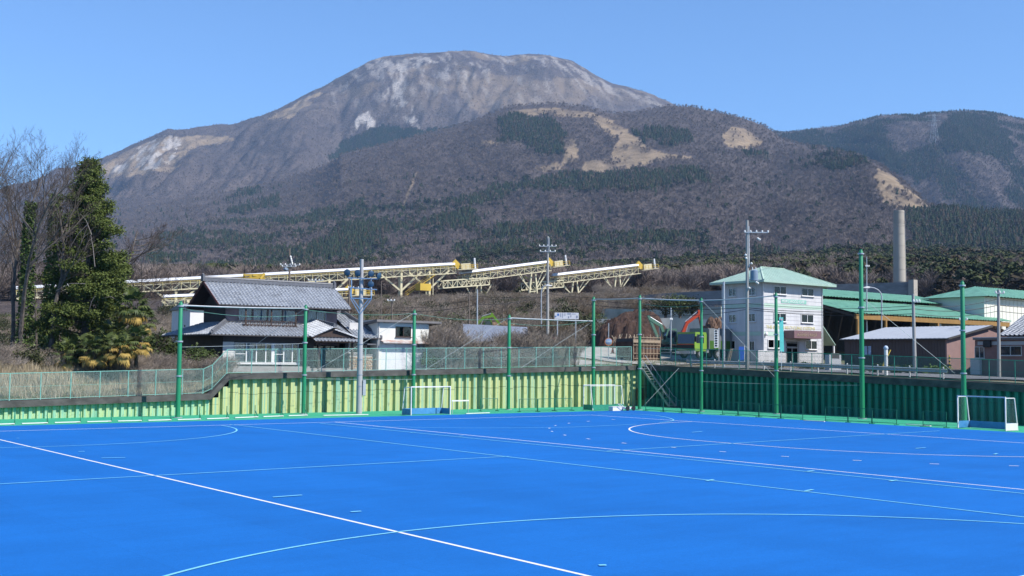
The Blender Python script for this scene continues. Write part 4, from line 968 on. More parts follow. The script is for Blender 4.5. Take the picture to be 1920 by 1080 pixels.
for a, b_ in (((-.6, -.25), (.6, -.21)), ((-.6, .26), (.6, .3)), ((-.6, -.21), (-.56, .26)), ((.56, -.21), (.6, .26))): mb.box((cr.x+a[0], cr.y+a[1], 0.05), (cr.x+b_[0], cr.y+b_[1], 0.34))
mb.build('tub', M_GW, cb)
MB().box((cr.x-0.63, cr.y-0.28, 0.34), (cr.x+0.63, cr.y+0.33, 0.37)).build('rim', M_GW, cb)
# ================================================================== BUILDING HELPERS
M_TILE = mat('grey_roof_tile', (0.36, 0.385, 0.42), 0.45, 0.25, 5.0, (0.17, 0.18, 0.20), 0.5, 1.2, spec=0.45)
M_TILE_D = mat('dark_ridge_tile', (0.13, 0.135, 0.15), 0.5, 0.2, 5.0)
M_GLASS = mat('window_glass', (0.02, 0.03, 0.045), 0.04, 0.1, 1, spec=0.9)
def glass_clear(name='clear_window_glass', tint=(0.42, 0.46, 0.5, 1)):
    m, nt, b = nodes_of(name); L = nt.links; out = nt.nodes['Material Output']
    tr = N(nt, 'ShaderNodeBsdfTransparent'); tr.inputs[0].default_value = tint; gl = N(nt, 'ShaderNodeBsdfGlossy'); gl.inputs['Roughness'].default_value = 0.03
    fr = N(nt, 'ShaderNodeFresnel'); fr.inputs[0].default_value = 1.5; ad = N(nt, 'ShaderNodeMath', operation='ADD'); ad.inputs[1].default_value = 0.0; L.new(fr.outputs[0], ad.inputs[0])
    mx = N(nt, 'ShaderNodeMixShader'); L.new(ad.outputs[0], mx.inputs[0]); L.new(tr.outputs[0], mx.inputs[1]); L.new(gl.outputs[0], mx.inputs[2]); L.new(mx.outputs[0], out.inputs[0]); return m
M_GCL = glass_clear(); M_GHS = glass_clear('house_window_glass', (0.80, 0.84, 0.88, 1))
M_CURT = mat('pale_curtain', (0.62, 0.63, 0.64), 0.9, 0.08, 3)
M_ALU = mat('aluminium_frame', (0.55, 0.55, 0.54), 0.4, 0.08, 3, metal=0.2)
M_WFR = mat('white_window_frame', (0.78, 0.78, 0.77), 0.45, 0.05, 3)
M_DARKIN = mat('dark_interior', (0.018, 0.018, 0.02), 0.9, 0.1, 2)
def tile_plane(BL, BR, TR, TL, cw=0.33, rl=0.30, amp=0.085, step=0.045):
    """curved tiles in courses on a four-sided roof plane (bottom left/right, top right/left)"""
    BL, BR, TR, TL = map(Vector, (BL, BR, TR, TL)); e = (BR-BL); Lx = e.length; e.normalize()
    nrm = e.cross(TL-BL).normalized()
    if nrm.z < 0: nrm = -nrm
    upv = (TL-BL)-e*(TL-BL).dot(e); Ly = upv.length; upv.normalize()
    sl = (TL-BL).dot(e); sr = (TR-BL).dot(e)
    mb = MB(); nr = max(1, int(round(Ly/rl))); rl = Ly/nr
    x0 = min(0, sl); x1 = max(Lx, sr); ncx = int((x1-x0)/cw)+1
    prof = [(0.0, 0.0), (0.25, -0.3), (0.5, 0.0), (0.75, 1.0), (1.0, 0.0)]
    for j in range(nr):
        t0, t1 = j*rl, (j+1)*rl+0.03; tm = (j+0.5)/nr
        lo, hi = sl*tm, Lx+(sr-Lx)*tm
        for i in range(ncx):
            xc = x0+(i+0.5)*cw
            if xc < lo-cw*0.3 or xc > hi+cw*0.3: continue
            vs = []
            for (u, hgt) in prof:
                p = BL+e*(x0+(i+u)*cw); vs.append(p+upv*t0+nrm*(hgt*amp+step)); vs.append(p+upv*t1+nrm*(hgt*amp)); vs.append(p+upv*t0+nrm*(hgt*amp-0.012))
            mb.add(vs, [(3*k, 3*k+3, 3*k+4, 3*k+1) for k in range(4)]+[(3*k+2, 3*k+5, 3*k+3, 3*k) for k in range(4)])
    return mb
def roof_slab(BL, BR, TR, TL, th=0.12):
    BL, BR, TR, TL = map(Vector, (BL, BR, TR, TL)); n = (BR-BL).cross(TL-BL).normalized()
    if n.z < 0: n = -n
    mb = MB(); q = [BL, BR, TR, TL]; mb.add([p-n*0.02 for p in q]+[p-n*th for p in q], [(0, 1, 2, 3), (7, 6, 5, 4), (0, 4, 5, 1), (1, 5, 6, 2), (2, 6, 7, 3), (3, 7, 4, 0)]); return mb
def ridge(mb, p, q, w=0.28, hgt=0.32):
    p, q = Vector(p), Vector(q); d = (q-p); 
    mb.bar(p+Vector((0, 0, hgt*0.3)), q+Vector((0, 0, hgt*0.3)), w, hgt*0.6)
    mb.tube([p+Vector((0, 0, hgt*0.75)), q+Vector((0, 0, hgt*0.75))], w*0.36, 8)
def window_y(par, x0, x1, z0, z1, y, panes=2, frame=M_ALU, curtain=False, depth=0.10, glass=None, fw=0.05, name='window', sill=True, dark=True):
    """window in a wall facing -Y at plane y: frame, panes, room behind"""
    o = par.location; f = MB()
    f.box((x0, y-0.05, z0), (x0+fw, y+depth, z1)); f.box((x1-fw, y-0.05, z0), (x1, y+depth, z1))
    f.box((x0+fw, y-0.048, z0), (x1-fw, y+depth, z0+fw)); f.box((x0+fw, y-0.048, z1-fw), (x1-fw, y+depth, z1))
    for k in range(1, panes):
        xm = x0+(x1-x0)*k/panes; f.box((xm-fw*0.5, y-0.04, z0+fw), (xm+fw*0.5, y+depth-0.01, z1-fw))
    fr = f.build(name, frame, par, False, o)
    for k in range(panes):
        a = x0+fw+(x1-x0-2*fw)*k/panes; b_ = x0+fw+(x1-x0-2*fw)*(k+1)/panes
        MB().box((a+0.003, y+0.012, z0+fw), (b_-0.003, y+0.02, z1-fw)).build('pane', glass or M_GCL, fr, False, o)
    if sill: MB().box((x0-0.06, y-0.16, z0-0.06), (x1+0.06, y-0.002, z0-0.004)).build('sill', frame, fr, False, o)
    if curtain:
        c = MB(); n = max(8, int((x1-x0)/0.09)); pts = [(x0+fw+(x1-x0-2*fw)*i/n, y+0.2+(0.035 if i % 2 else -0.035)) for i in range(n+1)]
        for p, q in zip(pts[:-1], pts[1:]): c.quad((p[0], p[1], z0+0.03), (q[0], q[1], z0+0.03), (q[0], q[1], z1-0.03), (p[0], p[1], z1-0.03))
        c.build('curtain', M_CURT, fr, False, o)
    return fr
def window_x(par, y0, y1, z0, z1, x, panes=2, frame=M_ALU, fw=0.05, depth=0.1, glass=None, sill=True, name='window'):
    """window in a wall facing -X at plane x"""
    o = par.location; f = MB(); y0, y1 = min(y0, y1), max(y0, y1)
    f.box((x-0.05, y0, z0), (x+depth, y0+fw, z1)); f.box((x-0.05, y1-fw, z0), (x+depth, y1, z1))
    f.box((x-0.048, y0+fw, z0), (x+depth, y1-fw, z0+fw)); f.box((x-0.048, y0+fw, z1-fw), (x+depth, y1-fw, z1))
    for k in range(1, panes):
        ym = y0+(y1-y0)*k/panes; f.box((x-0.04, ym-fw/2, z0+fw), (x+depth-0.01, ym+fw/2, z1-fw))
    fr = f.build(name, frame, par, False, o)
    for k in range(panes):
        a = y0+fw+(y1-y0-2*fw)*k/panes; b_ = y0+fw+(y1-y0-2*fw)*(k+1)/panes
        MB().box((x+0.012, a+0.003, z0+fw), (x+0.02, b_-0.003, z1-fw)).build('pane', glass or M_GCL, fr, False, o)
    if sill: MB().box((x-0.14, y0-0.05, z0-0.06), (x-0.002, y1+0.05, z0-0.004)).build('sill', frame, fr, False, o)
    return fr
def wall_holes_y(x0, x1, z0, z1, y, th, holes):
    """wall facing -Y with rectangular openings (x0,x1,z0,z1)"""
    xs = sorted({x0, x1, *[h[0] for h in holes], *[h[1] for h in holes]}); zs = sorted({z0, z1, *[h[2] for h in holes], *[h[3] for h in holes]})
    mb = MB()
    for a, b_ in zip(xs[:-1], xs[1:]):
        run = None
        for c, d in zip(zs[:-1], zs[1:]):
            mx_, mz = (a+b_)/2, (c+d)/2
            if any(h[0] < mx_ < h[1] and h[2] < mz < h[3] for h in holes):
                if run: mb.box((a, y, run[0]), (b_, y+th, run[1])); run = None
            else: run = (run[0], d) if run else (c, d)
        if run: mb.box((a, y, run[0]), (b_, y+th, run[1]))
    return mb
def wall_holes_x(y0, y1, z0, z1, x, th, holes):
    m0 = wall_holes_y(y0, y1, z0, z1, x, th, holes); m0.v = [(v[1], v[0], v[2]) for v in m0.v]; return m0
def text_mesh(par, s, size, loc, m, name, ext=0.01, align='LEFT', rot=(pi/2, 0, 0), xs=1.0, label=None):
    c = bpy.data.curves.new('t', 'FONT'); c.body = s; c.size = size; c.extrude = ext; c.align_x = align; c.resolution_u = 2
    t = bpy.data.objects.new('t', c); COL.objects.link(t); bpy.context.view_layer.update()
    me = bpy.data.meshes.new_from_object(t.evaluated_get(bpy.context.evaluated_depsgraph_get())); bpy.data.objects.remove(t); bpy.data.curves.remove(c)
    o = bpy.data.objects.new(name, me); COL.objects.link(o); me.materials.clear(); me.materials.append(m)
    o.parent = par; o.location = Vector(loc)-par.location; o.rotation_euler = rot; o.scale = (xs, 1, 1); return o

# ================================================================== TILED HOUSE
H = thing('tiled_house', (-15.5, 23, 3.3), 'two storey house with grey tiled roofs behind the sunlit wall', 'house', world=True)
M_BRW = mat('dark_brown_cladding', (0.30, 0.205, 0.20), 0.75, 0.15, 2, (0.06, 0.045, 0.042), 0.4, 0.8)
M_DKW = mat('charcoal_cladding_and_shade', (0.065, 0.06, 0.06), 0.8, 0.15, 2)  # cladding colour; in the open shed it paints the interior shade
M_WHB = mat('white_boards', (0.62, 0.60, 0.57), 0.7, 0.08, 2, (0.4, 0.37, 0.33), 0.3, 0.8)
M_TIMB = mat('dark_timber', (0.055, 0.035, 0.028), 0.7, 0.15, 3)
M_PALE = mat('pale_orange_trim', (0.50, 0.36, 0.26), 0.7, 0.1, 2)
M_PLIN = mat('grey_plinth', (0.30, 0.29, 0.28), 0.9, 0.12, 1.5)
zb = 3.2
lowins = [(-21.0, -15.2, 3.86, 5.5), (-13.7, -10.6, 3.5, 5.6)]
o_ = H.location
wall_holes_y(-22.0, -8.1, zb, 6.15, 20.5, 0.16, lowins).build('front_wall', M_DKW, H, False, o_)
MB().box((-22.02, 20.47, 3.6), (-21.06, 20.499, 5.55)).build('white_panel', M_WHB, H, False, o_)
for k in range(9): MB().box((-22.03, 20.445, 3.62+k*0.215), (-21.05, 20.468, 3.62+k*0.215+0.18)).build('board', M_WHB, H, False, o_)
MB().box((-22.0, 20.67, zb), (-21.85, 29.5, 6.3)).build('left_wall', M_DKW, H, False, o_)
MB().box((-21.8, 29.4, zb), (-8.1, 29.5, 6.3)).build('back_wall', M_DKW, H, False, o_)
MB().box((-8.25, 20.67, zb), (-8.1, 29.35, 6.3)).build('right_wall', M_WHB, H, False, o_)
MB().box((-21.8, 22.3, zb), (-8.3, 22.4, 6.2)).build('inner_wall', M_DARKIN, H, False, o_)
MB().box((-22.2, 20.2, zb-0.3), (-14.2, 20.46, 3.56)).build('plinth', M_PLIN, H, False, o_)
MB().box((-22.2, 19.6, zb-0.3), (-9.5, 20.19, 3.42)).build('step', M_PLIN, H, False, o_)
MB().box((-21.1, 20.3, 3.72), (-15.1, 20.47, 3.82)).build('sill_beam', M_WFR, H, False, o_)
# sliding windows: frame per leaf, some with curtains
lv = [(-21.0, -19.95, True), (-19.95, -19.05, True), (-19.05, -18.2, False), (-18.2, -17.65, False), (-17.45, -16.55, True), (-16.55, -15.75, True), (-15.75, -15.2, False)]
for a, b_, cu in lv: window_y(H, a, b_, 3.86, 5.5, 20.5, 1, M_WFR, cu, fw=0.045, sill=False, glass=M_GHS)
MB().box((-17.64, 20.44, 3.86), (-17.46, 20.52, 5.5)).build('mullion', M_WFR, H, False, o_)
for xx in (-20.45, -17.0): MB().box((xx-0.45, 20.475, 4.55), (xx+0.45, 20.505, 4.60)).build('glazing_bar', M_WFR, H, False, o_)
# porch: dark recess, sliding door, stone wall
MB().box((-13.7, 21.6, 3.3), (-10.6, 21.7, 5.6)).build('porch_back', M_BRW, H, False, o_)
for a, b_ in ((-13.4, -12.2), (-12.15, -10.9)): window_y(H, a, b_, 3.4, 5.4, 21.5, 2, M_TIMB, False, sill=False, name='door')
st = MB().box((-10.5, 19.9, zb), (-8.2, 20.43, 4.58)).build('stone_wall', mat('stone_mortar', (0.45, 0.42, 0.37), 0.9, 0.1, 4), H, False, o_)
M_STONE = mat('brown_field_stone', (0.30, 0.19, 0.11), 0.8, 0.3, 3, (0.50, 0.40, 0.28), 0.7, 1.5, rnd=0.35)
rs = random.Random(4); stm = []
for k in range(4):
    b_ = MB(); n = 7; pts = [(0.5*cos(2*pi*i/n)*(0.8+0.3*rs.random()), 0.5*sin(2*pi*i/n)*(0.8+0.3*rs.random())) for i in range(n)]
    b_.add([(p[0], 0, p[1]) for p in pts]+[(p[0]*0.8, -1, p[1]*0.8) for p in pts], [(i, (i+1) % n, n+(i+1) % n, n+i) for i in range(n)]+[tuple(range(n, 2*n))])
    me = b_.mesh('stone'); me.materials.append(M_STONE); stm.append(me)
zz = zb+0.1; row = 0
while zz < 4.5:
    xx = -10.42+(row % 2)*0.1
    while xx < -8.25:
        shared('stone', stm[rs.randrange(4)], st, Vector((xx+rs.uniform(-.03, .03), 19.9, zz+rs.uniform(-.03, .03)))-o_, (0, rs.uniform(-.5, .5), 0), (0.20+rs.random()*0.07, 0.05, 0.17+rs.random()*0.05)); xx += 0.215
    zz += 0.175; row += 1
MB().box((-10.55, 19.85, 4.582), (-8.15, 20.48, 4.66)).build('coping', M_PLIN, H, False, o_)
window_y(H, -10.3, -8.5, 4.75, 5.7, 20.46, 2, M_WFR, True, sill=False)
# lower skirt roof
E0, E1, ZE, ZT = -23.5, -7.5, 6.12, 7.22
def roof_part(nm, BL, BR, TR, TL):
    s = roof_slab(BL, BR, TR, TL).build(nm, M_TIMB, H, False, o_)
    t = tile_plane(BL, BR, TR, TL).build('roof_tiles', M_TILE, s, False, o_); t['kind'] = 'stuff'; return s
roof_part('lower_front_roof', (E0, 19.45, ZE), (-10.2, 19.45, ZE), (-10.2, 22.45, ZT), (-20.95, 22.45, ZT))
roof_part('lower_left_roof', (E0, 30.2, ZE), (E0, 19.45, ZE), (-20.95, 22.45, ZT), (-20.95, 27.2, ZT))
roof_part('right_wing_roof', (-10.2, 19.45, ZE), (E1, 19.45, ZE), (-9.0, 24.2, 8.45), (-10.2, 24.2, 8.45))
roof_part('right_hip_roof', (E1, 19.45, ZE), (E1, 29.8, ZE), (-9.0, 25.2, 8.45), (-9.0, 24.2, 8.45))
rm = MB(); ridge(rm, (E0+0.1, 19.6, ZE+0.05), (-20.95, 22.4, ZT+0.05)); ridge(rm, (E1-0.1, 19.6, ZE+0.05), (-9.0, 24.2, 8.5), 0.24); ridge(rm, (-10.3, 24.2, 8.42), (-9.0, 24.2, 8.45), 0.24)
rm.ico((E0+0.05, 19.55, ZE+0.15), 0.16); rm.ico((E1-0.05, 19.55, ZE+0.15), 0.16)
rm.build('hip_ridges', M_TILE_D, H, True, o_)
for nm, a, b_ in (('front_gutter', (E0, 19.42, ZE-0.06), (E1, 19.42, ZE-0.06)), ('left_gutter', (E0-0.03, 19.45, ZE-0.06), (E0-0.03, 30.2, ZE-0.06))): MB().tube([a, b_], 0.055, 8).build('gutter', M_DKW, H, True, o_)
# porch gable roof with its own ridge
pg = MB(); ax, az = -12.6, 6.98
for side, (BL, BR, TR, TL) in enumerate([((-14.7, 18.9, 6.05), (-14.7, 22.3, 6.75), (ax, 22.3, az+0.45), (ax, 18.9, az)), ((-10.3, 22.3, 6.75), (-10.3, 18.9, 6.05), (ax, 18.9, az), (ax, 22.3, az+0.45))]):
    roof_part('porch_roof', BL, BR, TR, TL)
roof_part('porch_eave', (-14.6, 18.55, 5.75), (-10.0, 18.55, 5.75), (-10.6, 19.4, 6.12), (-14.1, 19.4, 6.12))
g = MB(); g.prism([(-14.2, 6.1), (-10.8, 6.1), (ax, az-0.12)], 'y', 19.0, 19.1); g.build('porch_gable', M_TIMB, H, False, o_)
rm = MB(); ridge(rm, (ax, 18.85, az), (ax, 22.3, az+0.45), 0.26); rm.build('porch_ridge', M_TILE_D, H, True, o_)
for xx in (-14.0, -10.75): MB().box((xx-0.07, 18.95, 3.2), (xx+0.07, 19.09, 6.0)).build('porch_post', M_TIMB, H, False, o_)
# upper storey
uh = [(-19.85, -14.25, 7.36, 8.45), (-13.25, -11.5, 7.42, 8.45)]
wall_holes_y(-20.93, -10.38, 7.1, 9.0, 22.5, 0.15, uh).build('upper_front_wall', M_BRW, H, False, o_)
MB().box((-20.93, 22.66, 6.6), (-20.8, 27.2, 9.0)).build('upper_left_wall', M_DKW, H, False, o_)
MB().box((-10.5, 22.66, 6.6), (-10.38, 27.2, 9.0)).build('upper_right_wall', M_BRW, H, False, o_)
MB().box((-20.79, 27.05, 6.6), (-10.51, 27.2, 9.0)).build('upper_back_wall', M_DKW, H, False, o_)
MB().box((-20.7, 23.4, 7.1), (-10.6, 23.5, 9.0)).build('upper_inner_wall', M_DARKIN, H, False, o_)
MB().box((-20.98, 22.44, 7.18), (-10.3, 22.49, 7.36)).build('trim_band', M_PALE, H, False, o_)
for a, b_ in ((-19.85, -18.5), (-18.5, -17.1), (-17.1, -15.7), (-15.7, -14.25)): window_y(H, a, b_, 7.36, 8.45, 22.5, 1, M_BRW, True, fw=0.05, sill=False, glass=M_GHS)
window_y(H, -13.25, -11.5, 7.42, 8.45, 22.5, 2, M_ALU, True, sill=False, glass=M_GHS)
bal = MB().box((-19.75, 21.55, 7.36), (-14.8, 21.6, 7.42)).build('balcony', M_TIMB, H, False, o_)
MB().box((-19.75, 21.55, 7.0), (-14.8, 21.6, 7.08)).build('lower_rail', M_TIMB, bal, False, o_)
MB().box((-19.8, 21.55, 6.92), (-14.75, 22.44, 6.98)).build('deck', M_TIMB, bal, False, o_)
for xx in (-19.6, -17.25, -14.95): MB().box((xx-0.06, 21.48, 6.72), (xx+0.06, 21.54, 8.5)).build('balcony_post', M_TIMB, bal, False, o_)
for k in range(24): xx = -19.5+k*0.195; MB().box((xx-0.015, 21.56, 7.08), (xx+0.015, 21.59, 7.36)).build('baluster', M_TIMB, bal, False, o_)
for xx in (-19.6, -14.95): MB().box((xx-0.4, 21.2, 6.70), (xx+0.4, 21.46, 6.74)).build('foot_plate', M_TIMB, bal, False, o_)
RZ, RYc = 10.72, 24.5
roof_part('upper_front_roof', (-22.15, 21.25, 8.66), (-9.7, 21.25, 8.66), (-9.7, RYc, RZ), (-22.15, RYc, RZ))
roof_part('upper_back_roof', (-9.7, 28.0, 8.5), (-22.15, 28.0, 8.5), (-22.15, RYc, RZ), (-9.7, RYc, RZ))
for xx in (-20.9, -10.5): g = MB(); g.prism([(22.6, 8.9), (27.1, 8.9), (24.5, 10.5)], 'x', xx-0.05, xx+0.07); g.build('gable_wall', M_DKW, H, False, o_)
for xx in (-22.17, -9.68):
    g = MB(); g.bar((xx, 21.2, 8.56), (xx, RYc, RZ-0.1), 0.06, 0.22); g.bar((xx, RYc, RZ-0.1), (xx, 28.0, 8.42), 0.06, 0.22); g.build('bargeboard', mat('red_brown_bargeboard', (0.12, 0.035, 0.03), 0.6, 0.1, 3), H, False, o_)
rm = MB(); ridge(rm, (-22.1, RYc, RZ), (-9.75, RYc, RZ), 0.34, 0.42); rm.box((-22.3, RYc-0.24, RZ), (-22.1, RYc+0.24, RZ+0.5)); rm.box((-9.75, RYc-0.24, RZ), (-9.55, RYc+0.24, RZ+0.5)); rm.ico((-22.2, RYc, RZ+0.55), 0.14); rm.ico((-9.65, RYc, RZ+0.55), 0.14)
rm.build('main_ridge', M_TILE_D, H, True, o_)
MB().tube([(-22.15, 21.2, 8.6), (-9.7, 21.2, 8.6)], 0.055, 8).build('gutter', M_DKW, H, True, o_)
for xx in np.arange(-21.6, -9.8, 0.9): MB().box((xx-0.04, 21.35, 8.5), (xx+0.04, 22.49, 8.58)).build('rafter_end', M_TIMB, H, False, o_)
w = on_y(664, 613, 20.9); MB().box((w.x-0.5, 20.85, w.z-0.4), (w.x+0.5, 20.95, w.z+0.38)).build('louvre_box', M_WHB, H, False, o_)
sw = MB().box((-12.3, 22.0, 7.0), (-11.2, 22.4, 7.14)).build('solar_panel', M_BLK, H, False, o_)

# white shed far behind the house on the left
p = at(365, 590, 120); q_ = at(345, 625, 120)
b = thing('white_barn', (p.x, p.y, 4), 'plain white barn wall seen left of the tiled house', 'barn', world=True)
MB().box((p.x-0.9, p.y-1.0, 4), (p.x+4, p.y+4, p.z+0.5)).build('wall', mat('white_sheet_wall', (0.72, 0.72, 0.72), 0.6, 0.06, 1), b)
r = MB(); r.prism([(p.y-1.3, p.z+0.52), (p.y+4.4, p.z+0.52), (p.y+1.5, p.z+1.2)], 'x', p.x-1.1, p.x+4.3); r.build('roof', M_TILE_D, b)

# ================================================================== WHITE GARAGE
G = thing('white_garage', (-5.2, 22, 3.4), 'white two level garage with rusty awning and grey lean roof', 'garage', world=True); o_ = G.location
M_GWALL = mat('cream_white_wall', (0.78, 0.78, 0.72), 0.8, 0.06, 1.5, (0.45, 0.44, 0.40), 0.35, 0.7, stretch=(1, 1, 0.4))
M_DOORW = mat('white_shutter', (0.72, 0.74, 0.77), 0.5, 0.06, 2)
M_GROOF = mat('grey_sheet_roof', (0.17, 0.16, 0.16), 0.6, 0.15, 2, (0.11, 0.10, 0.10), 0.4, 1)
wall_holes_y(-7.95, -2.5, 3.2, 7.75, 19.5, 0.15, [(-6.06, -4.45, 6.28, 7.2), (-7.5, -2.9, 3.2, 5.65)]).build('front_wall', M_GWALL, G, False, o_)
MB().box((-7.95, 19.66, 3.2), (-7.8, 25.0, 7.75)).build('left_wall', M_GWALL, G, False, o_)
MB().box((-2.65, 19.66, 3.2), (-2.5, 25.0, 7.4)).build('right_wall', M_GWALL, G, False, o_)
MB().box((-7.8, 24.85, 3.2), (-2.66, 25.0, 7.3)).build('back_wall', M_GWALL, G, False, o_)
MB().box((-7.79, 20.4, 5.8), (-2.66, 20.5, 7.4)).build('room_back', M_DARKIN, G, False, o_)
window_y(G, -6.06, -4.45, 6.28, 7.2, 19.5, 2, M_TIMB, False, sill=True)
sh = MB()
for k in range(3): sh.box((-7.5+k*1.535, 19.56, 3.25), (-7.5+(k+1)*1.535-0.02, 19.62, 5.64))
for k, (a, b_) in enumerate(((-7.5, -5.99), (-5.97, -4.46), (-4.44, -2.9))): MB().box((a, 19.56, 3.25), (b_, 19.62, 5.64)).build('door_panel', M_DOORW, G, False, o_)
s = roof_slab((-8.3, 19.05, 7.78), (-1.4, 19.05, 7.78), (-1.4, 25.4, 7.2), (-8.3, 25.4, 7.2), 0.22).build('roof', M_GROOF, G, False, o_)
aw = MB(); aw.add([(-7.7, 18.85, 5.78), (-2.5, 18.85, 5.78), (-2.5, 19.49, 5.98), (-7.7, 19.49, 5.98), (-7.7, 18.85, 5.68), (-2.5, 18.85, 5.68), (-2.5, 19.49, 5.88), (-7.7, 19.49, 5.88)], [(0, 1, 2, 3), (7, 6, 5, 4), (0, 4, 5, 1), (1, 5, 6, 2), (3, 2, 6, 7), (0, 3, 7, 4)])
aw.build('rusty_awning', mat('rusty_sheet', (0.55, 0.54, 0.52), 0.7, 0.1, 2, (0.30, 0.09, 0.04), 0.95, 1.6), G, False, o_)
MB().tube([(-7.85, 19.42, 3.2), (-7.85, 19.42, 7.5)], 0.045, 6).build('downpipe', M_WHB, G, True, o_)
rf = MB(); rf.box((-8.9, 19.6, 5.5), (-7.97, 22, 5.62)); rf.build('side_canopy', M_TILE_D, G, False, o_)

# ================================================================== WHITE THREE-STOREY BUILDING
B = thing('office_building', (39, 14, 3.6), 'white three storey building with pale green hipped roof and green bands', 'building', world=True); o_ = B.location
M_SID = mat('white_siding', (0.60, 0.60, 0.61), 0.6, 0.07, 1.5, (0.40, 0.40, 0.40), 0.55, 0.9, stretch=(1, 1, 0.25))
M_BAND = mat('pale_green_band', (0.45, 0.60, 0.50), 0.6, 0.05, 2)
M_GRF = mat('pale_green_metal_roof', (0.36, 0.50, 0.42), 0.45, 0.08, 1.2, (0.26, 0.42, 0.34), 0.4, 0.5, spec=0.4)
X0, X1, Y0, Y1, ZB, ZT = 34.0, 44.0, 11.0, 16.7, 3.3, 12.75
fw = [(35.75, 37.8, 11.62, 12.5), (40.4, 42.5, 11.62, 12.5), (35.7, 37.75, 8.7, 9.62), (40.3, 42.4, 8.7, 9.62), (34.75, 36.7, 5.85, 6.78), (41.0, 43.0, 5.80, 6.78), (37.75, 39.9, 3.95, 6.6)]
wall_holes_y(X0, X1, ZB, ZT, Y0, 0.2, fw).build('front_wall', M_SID, B, False, o_)
lw = [(on_x(1381, 550, X0).y, on_x(1367, 550, X0).y, 11.45, 12.35), (on_x(1417, 550, X0).y, on_x(1404, 550, X0).y, 11.45, 12.35), (on_x(1381, 590, X0).y, on_x(1367, 590, X0).y, 8.6, 9.5), (on_x(1417, 595, X0).y, on_x(1404, 595, X0).y, 8.65, 9.5), (on_x(1379, 645, X0).y, on_x(1366, 645, X0).y, 5.75, 6.65), (on_x(1415, 645, X0).y, on_x(1406, 645, X0).y, 5.6, 6.6)]
wall_holes_x(Y0+0.201, Y1, ZB, ZT, X0, 0.2, lw).build('left_wall', M_SID, B, False, o_)
MB().box((X1-0.2, Y0+0.201, ZB), (X1, Y1, ZT)).build('right_wall', M_SID, B, False, o_)
MB().box((X0+0.21, Y1-0.2, ZB), (X1-0.21, Y1, ZT)).build('back_wall', M_SID, B, False, o_)
MB().box((X0+0.8, Y0+1.2, ZB), (X1-0.8, Y0+1.3, ZT-0.1)).build('inner_wall', M_DARKIN, B, False, o_)
# lapped siding boards on both faces
def boards_y(x0, x1, z0, z1, y, holes, n):
    for k in range(n):
        a, c = z0+(z1-z0)*k/n, z0+(z1-z0)*(k+1)/n-0.012; cuts = [(x0, x1)]
        for hx0, hx1, hz0, hz1 in holes:
            if c > hz0-0.08 and a < hz1+0.08:
                nc_ = []
                for p, q in cuts:
                    if hx1+0.08 <= p or hx0-0.08 >= q: nc_.append((p, q)); continue
                    if p < hx0-0.08: nc_.append((p, hx0-0.08))
                    if q > hx1+0.08: nc_.append((hx1+0.08, q))
                cuts = nc_
        yield a, c, cuts
for a, c, cuts in boards_y(X0, X1, ZB, ZT, Y0, fw, 22):
    if abs((a+c)/2-10.25) < 0.2 or abs((a+c)/2-7.55) < 0.2: mm = M_BAND
    else: mm = M_SID
    for p, q in cuts:
        mb = MB(); mb.add([(p, Y0-0.034, a), (q, Y0-0.034, a), (q, Y0-0.012, c), (p, Y0-0.012, c), (p, Y0-0.002, a), (q, Y0-0.002, a), (q, Y0-0.002, c), (p, Y0-0.002, c)], [(0, 1, 2, 3), (7, 6, 5, 4), (0, 4, 5, 1), (1, 5, 6, 2), (2, 6, 7, 3), (3, 7, 4, 0)]); mb.build('siding_board', mm, B, False, o_)
for a, c, cuts in boards_y(Y0+0.2, Y1, ZB, ZT, X0, lw, 22):
    mm = M_BAND if (abs((a+c)/2-10.25) < 0.2 or abs((a+c)/2-7.55) < 0.2) else M_SID
    for p, q in cuts:
        mb = MB(); mb.add([(X0-0.034, p, a), (X0-0.034, q, a), (X0-0.012, q, c), (X0-0.012, p, c), (X0-0.002, p, a), (X0-0.002, q, a), (X0-0.002, q, c), (X0-0.002, p, c)], [(0, 1, 2, 3), (7, 6, 5, 4), (0, 4, 5, 1), (1, 5, 6, 2), (2, 6, 7, 3), (3, 7, 4, 0)]); mb.build('siding_board', mm, B, False, o_)
MB().box((X0-0.05, Y0-0.05, ZB), (X0+0.09, Y0-0.036, ZT)).build('corner_trim', M_WFR, B, False, o_)
MB().tube([(X0+0.02, Y0-0.1, ZB), (X0+0.02, Y0-0.1, ZT)], 0.045, 6).build('downpipe', M_WFR, B, True, o_)
MB().tube([(X1-0.05, Y0-0.1, ZB), (X1-0.05, Y0-0.1, ZT)], 0.045, 6).build('downpipe', M_WFR, B, True, o_)
for k, (a, b_, c, d) in enumerate(fw[:6]): window_y(B, a, b_, c, d, Y0-0.03, 2, M_WFR, k in (2, 3), fw=0.06)
for a, b_, c, d in lw: window_x(B, a, b_, c, d, X0-0.03, 2, M_WFR, fw=0.05)
d = window_y(B, 37.85, 39.8, 4.0, 5.95, Y0+0.05, 2, M_ALU, False, sill=False, name='entrance_door'); window_y(B, 37.85, 39.8, 6.0, 6.5, Y0+0.05, 1, M_ALU, False, sill=False, name='transom')
MB().box((37.2, Y0-1.5, ZB), (40.5, Y0-0.06, 3.98)).build('entrance_step', M_PLIN, B, False, o_)
cn = MB().box((37.4, Y0-1.4, 6.95), (42.0, Y0-0.05, 7.78)).build('sign_canopy', mat('mauve_brown_sign', (0.20, 0.115, 0.125), 0.6, 0.08, 3), B, False, o_)
M_GOLD = mat('dull_gold_letter', (0.42, 0.33, 0.22), 0.5, 0.1, 3)
rs = random.Random(9)
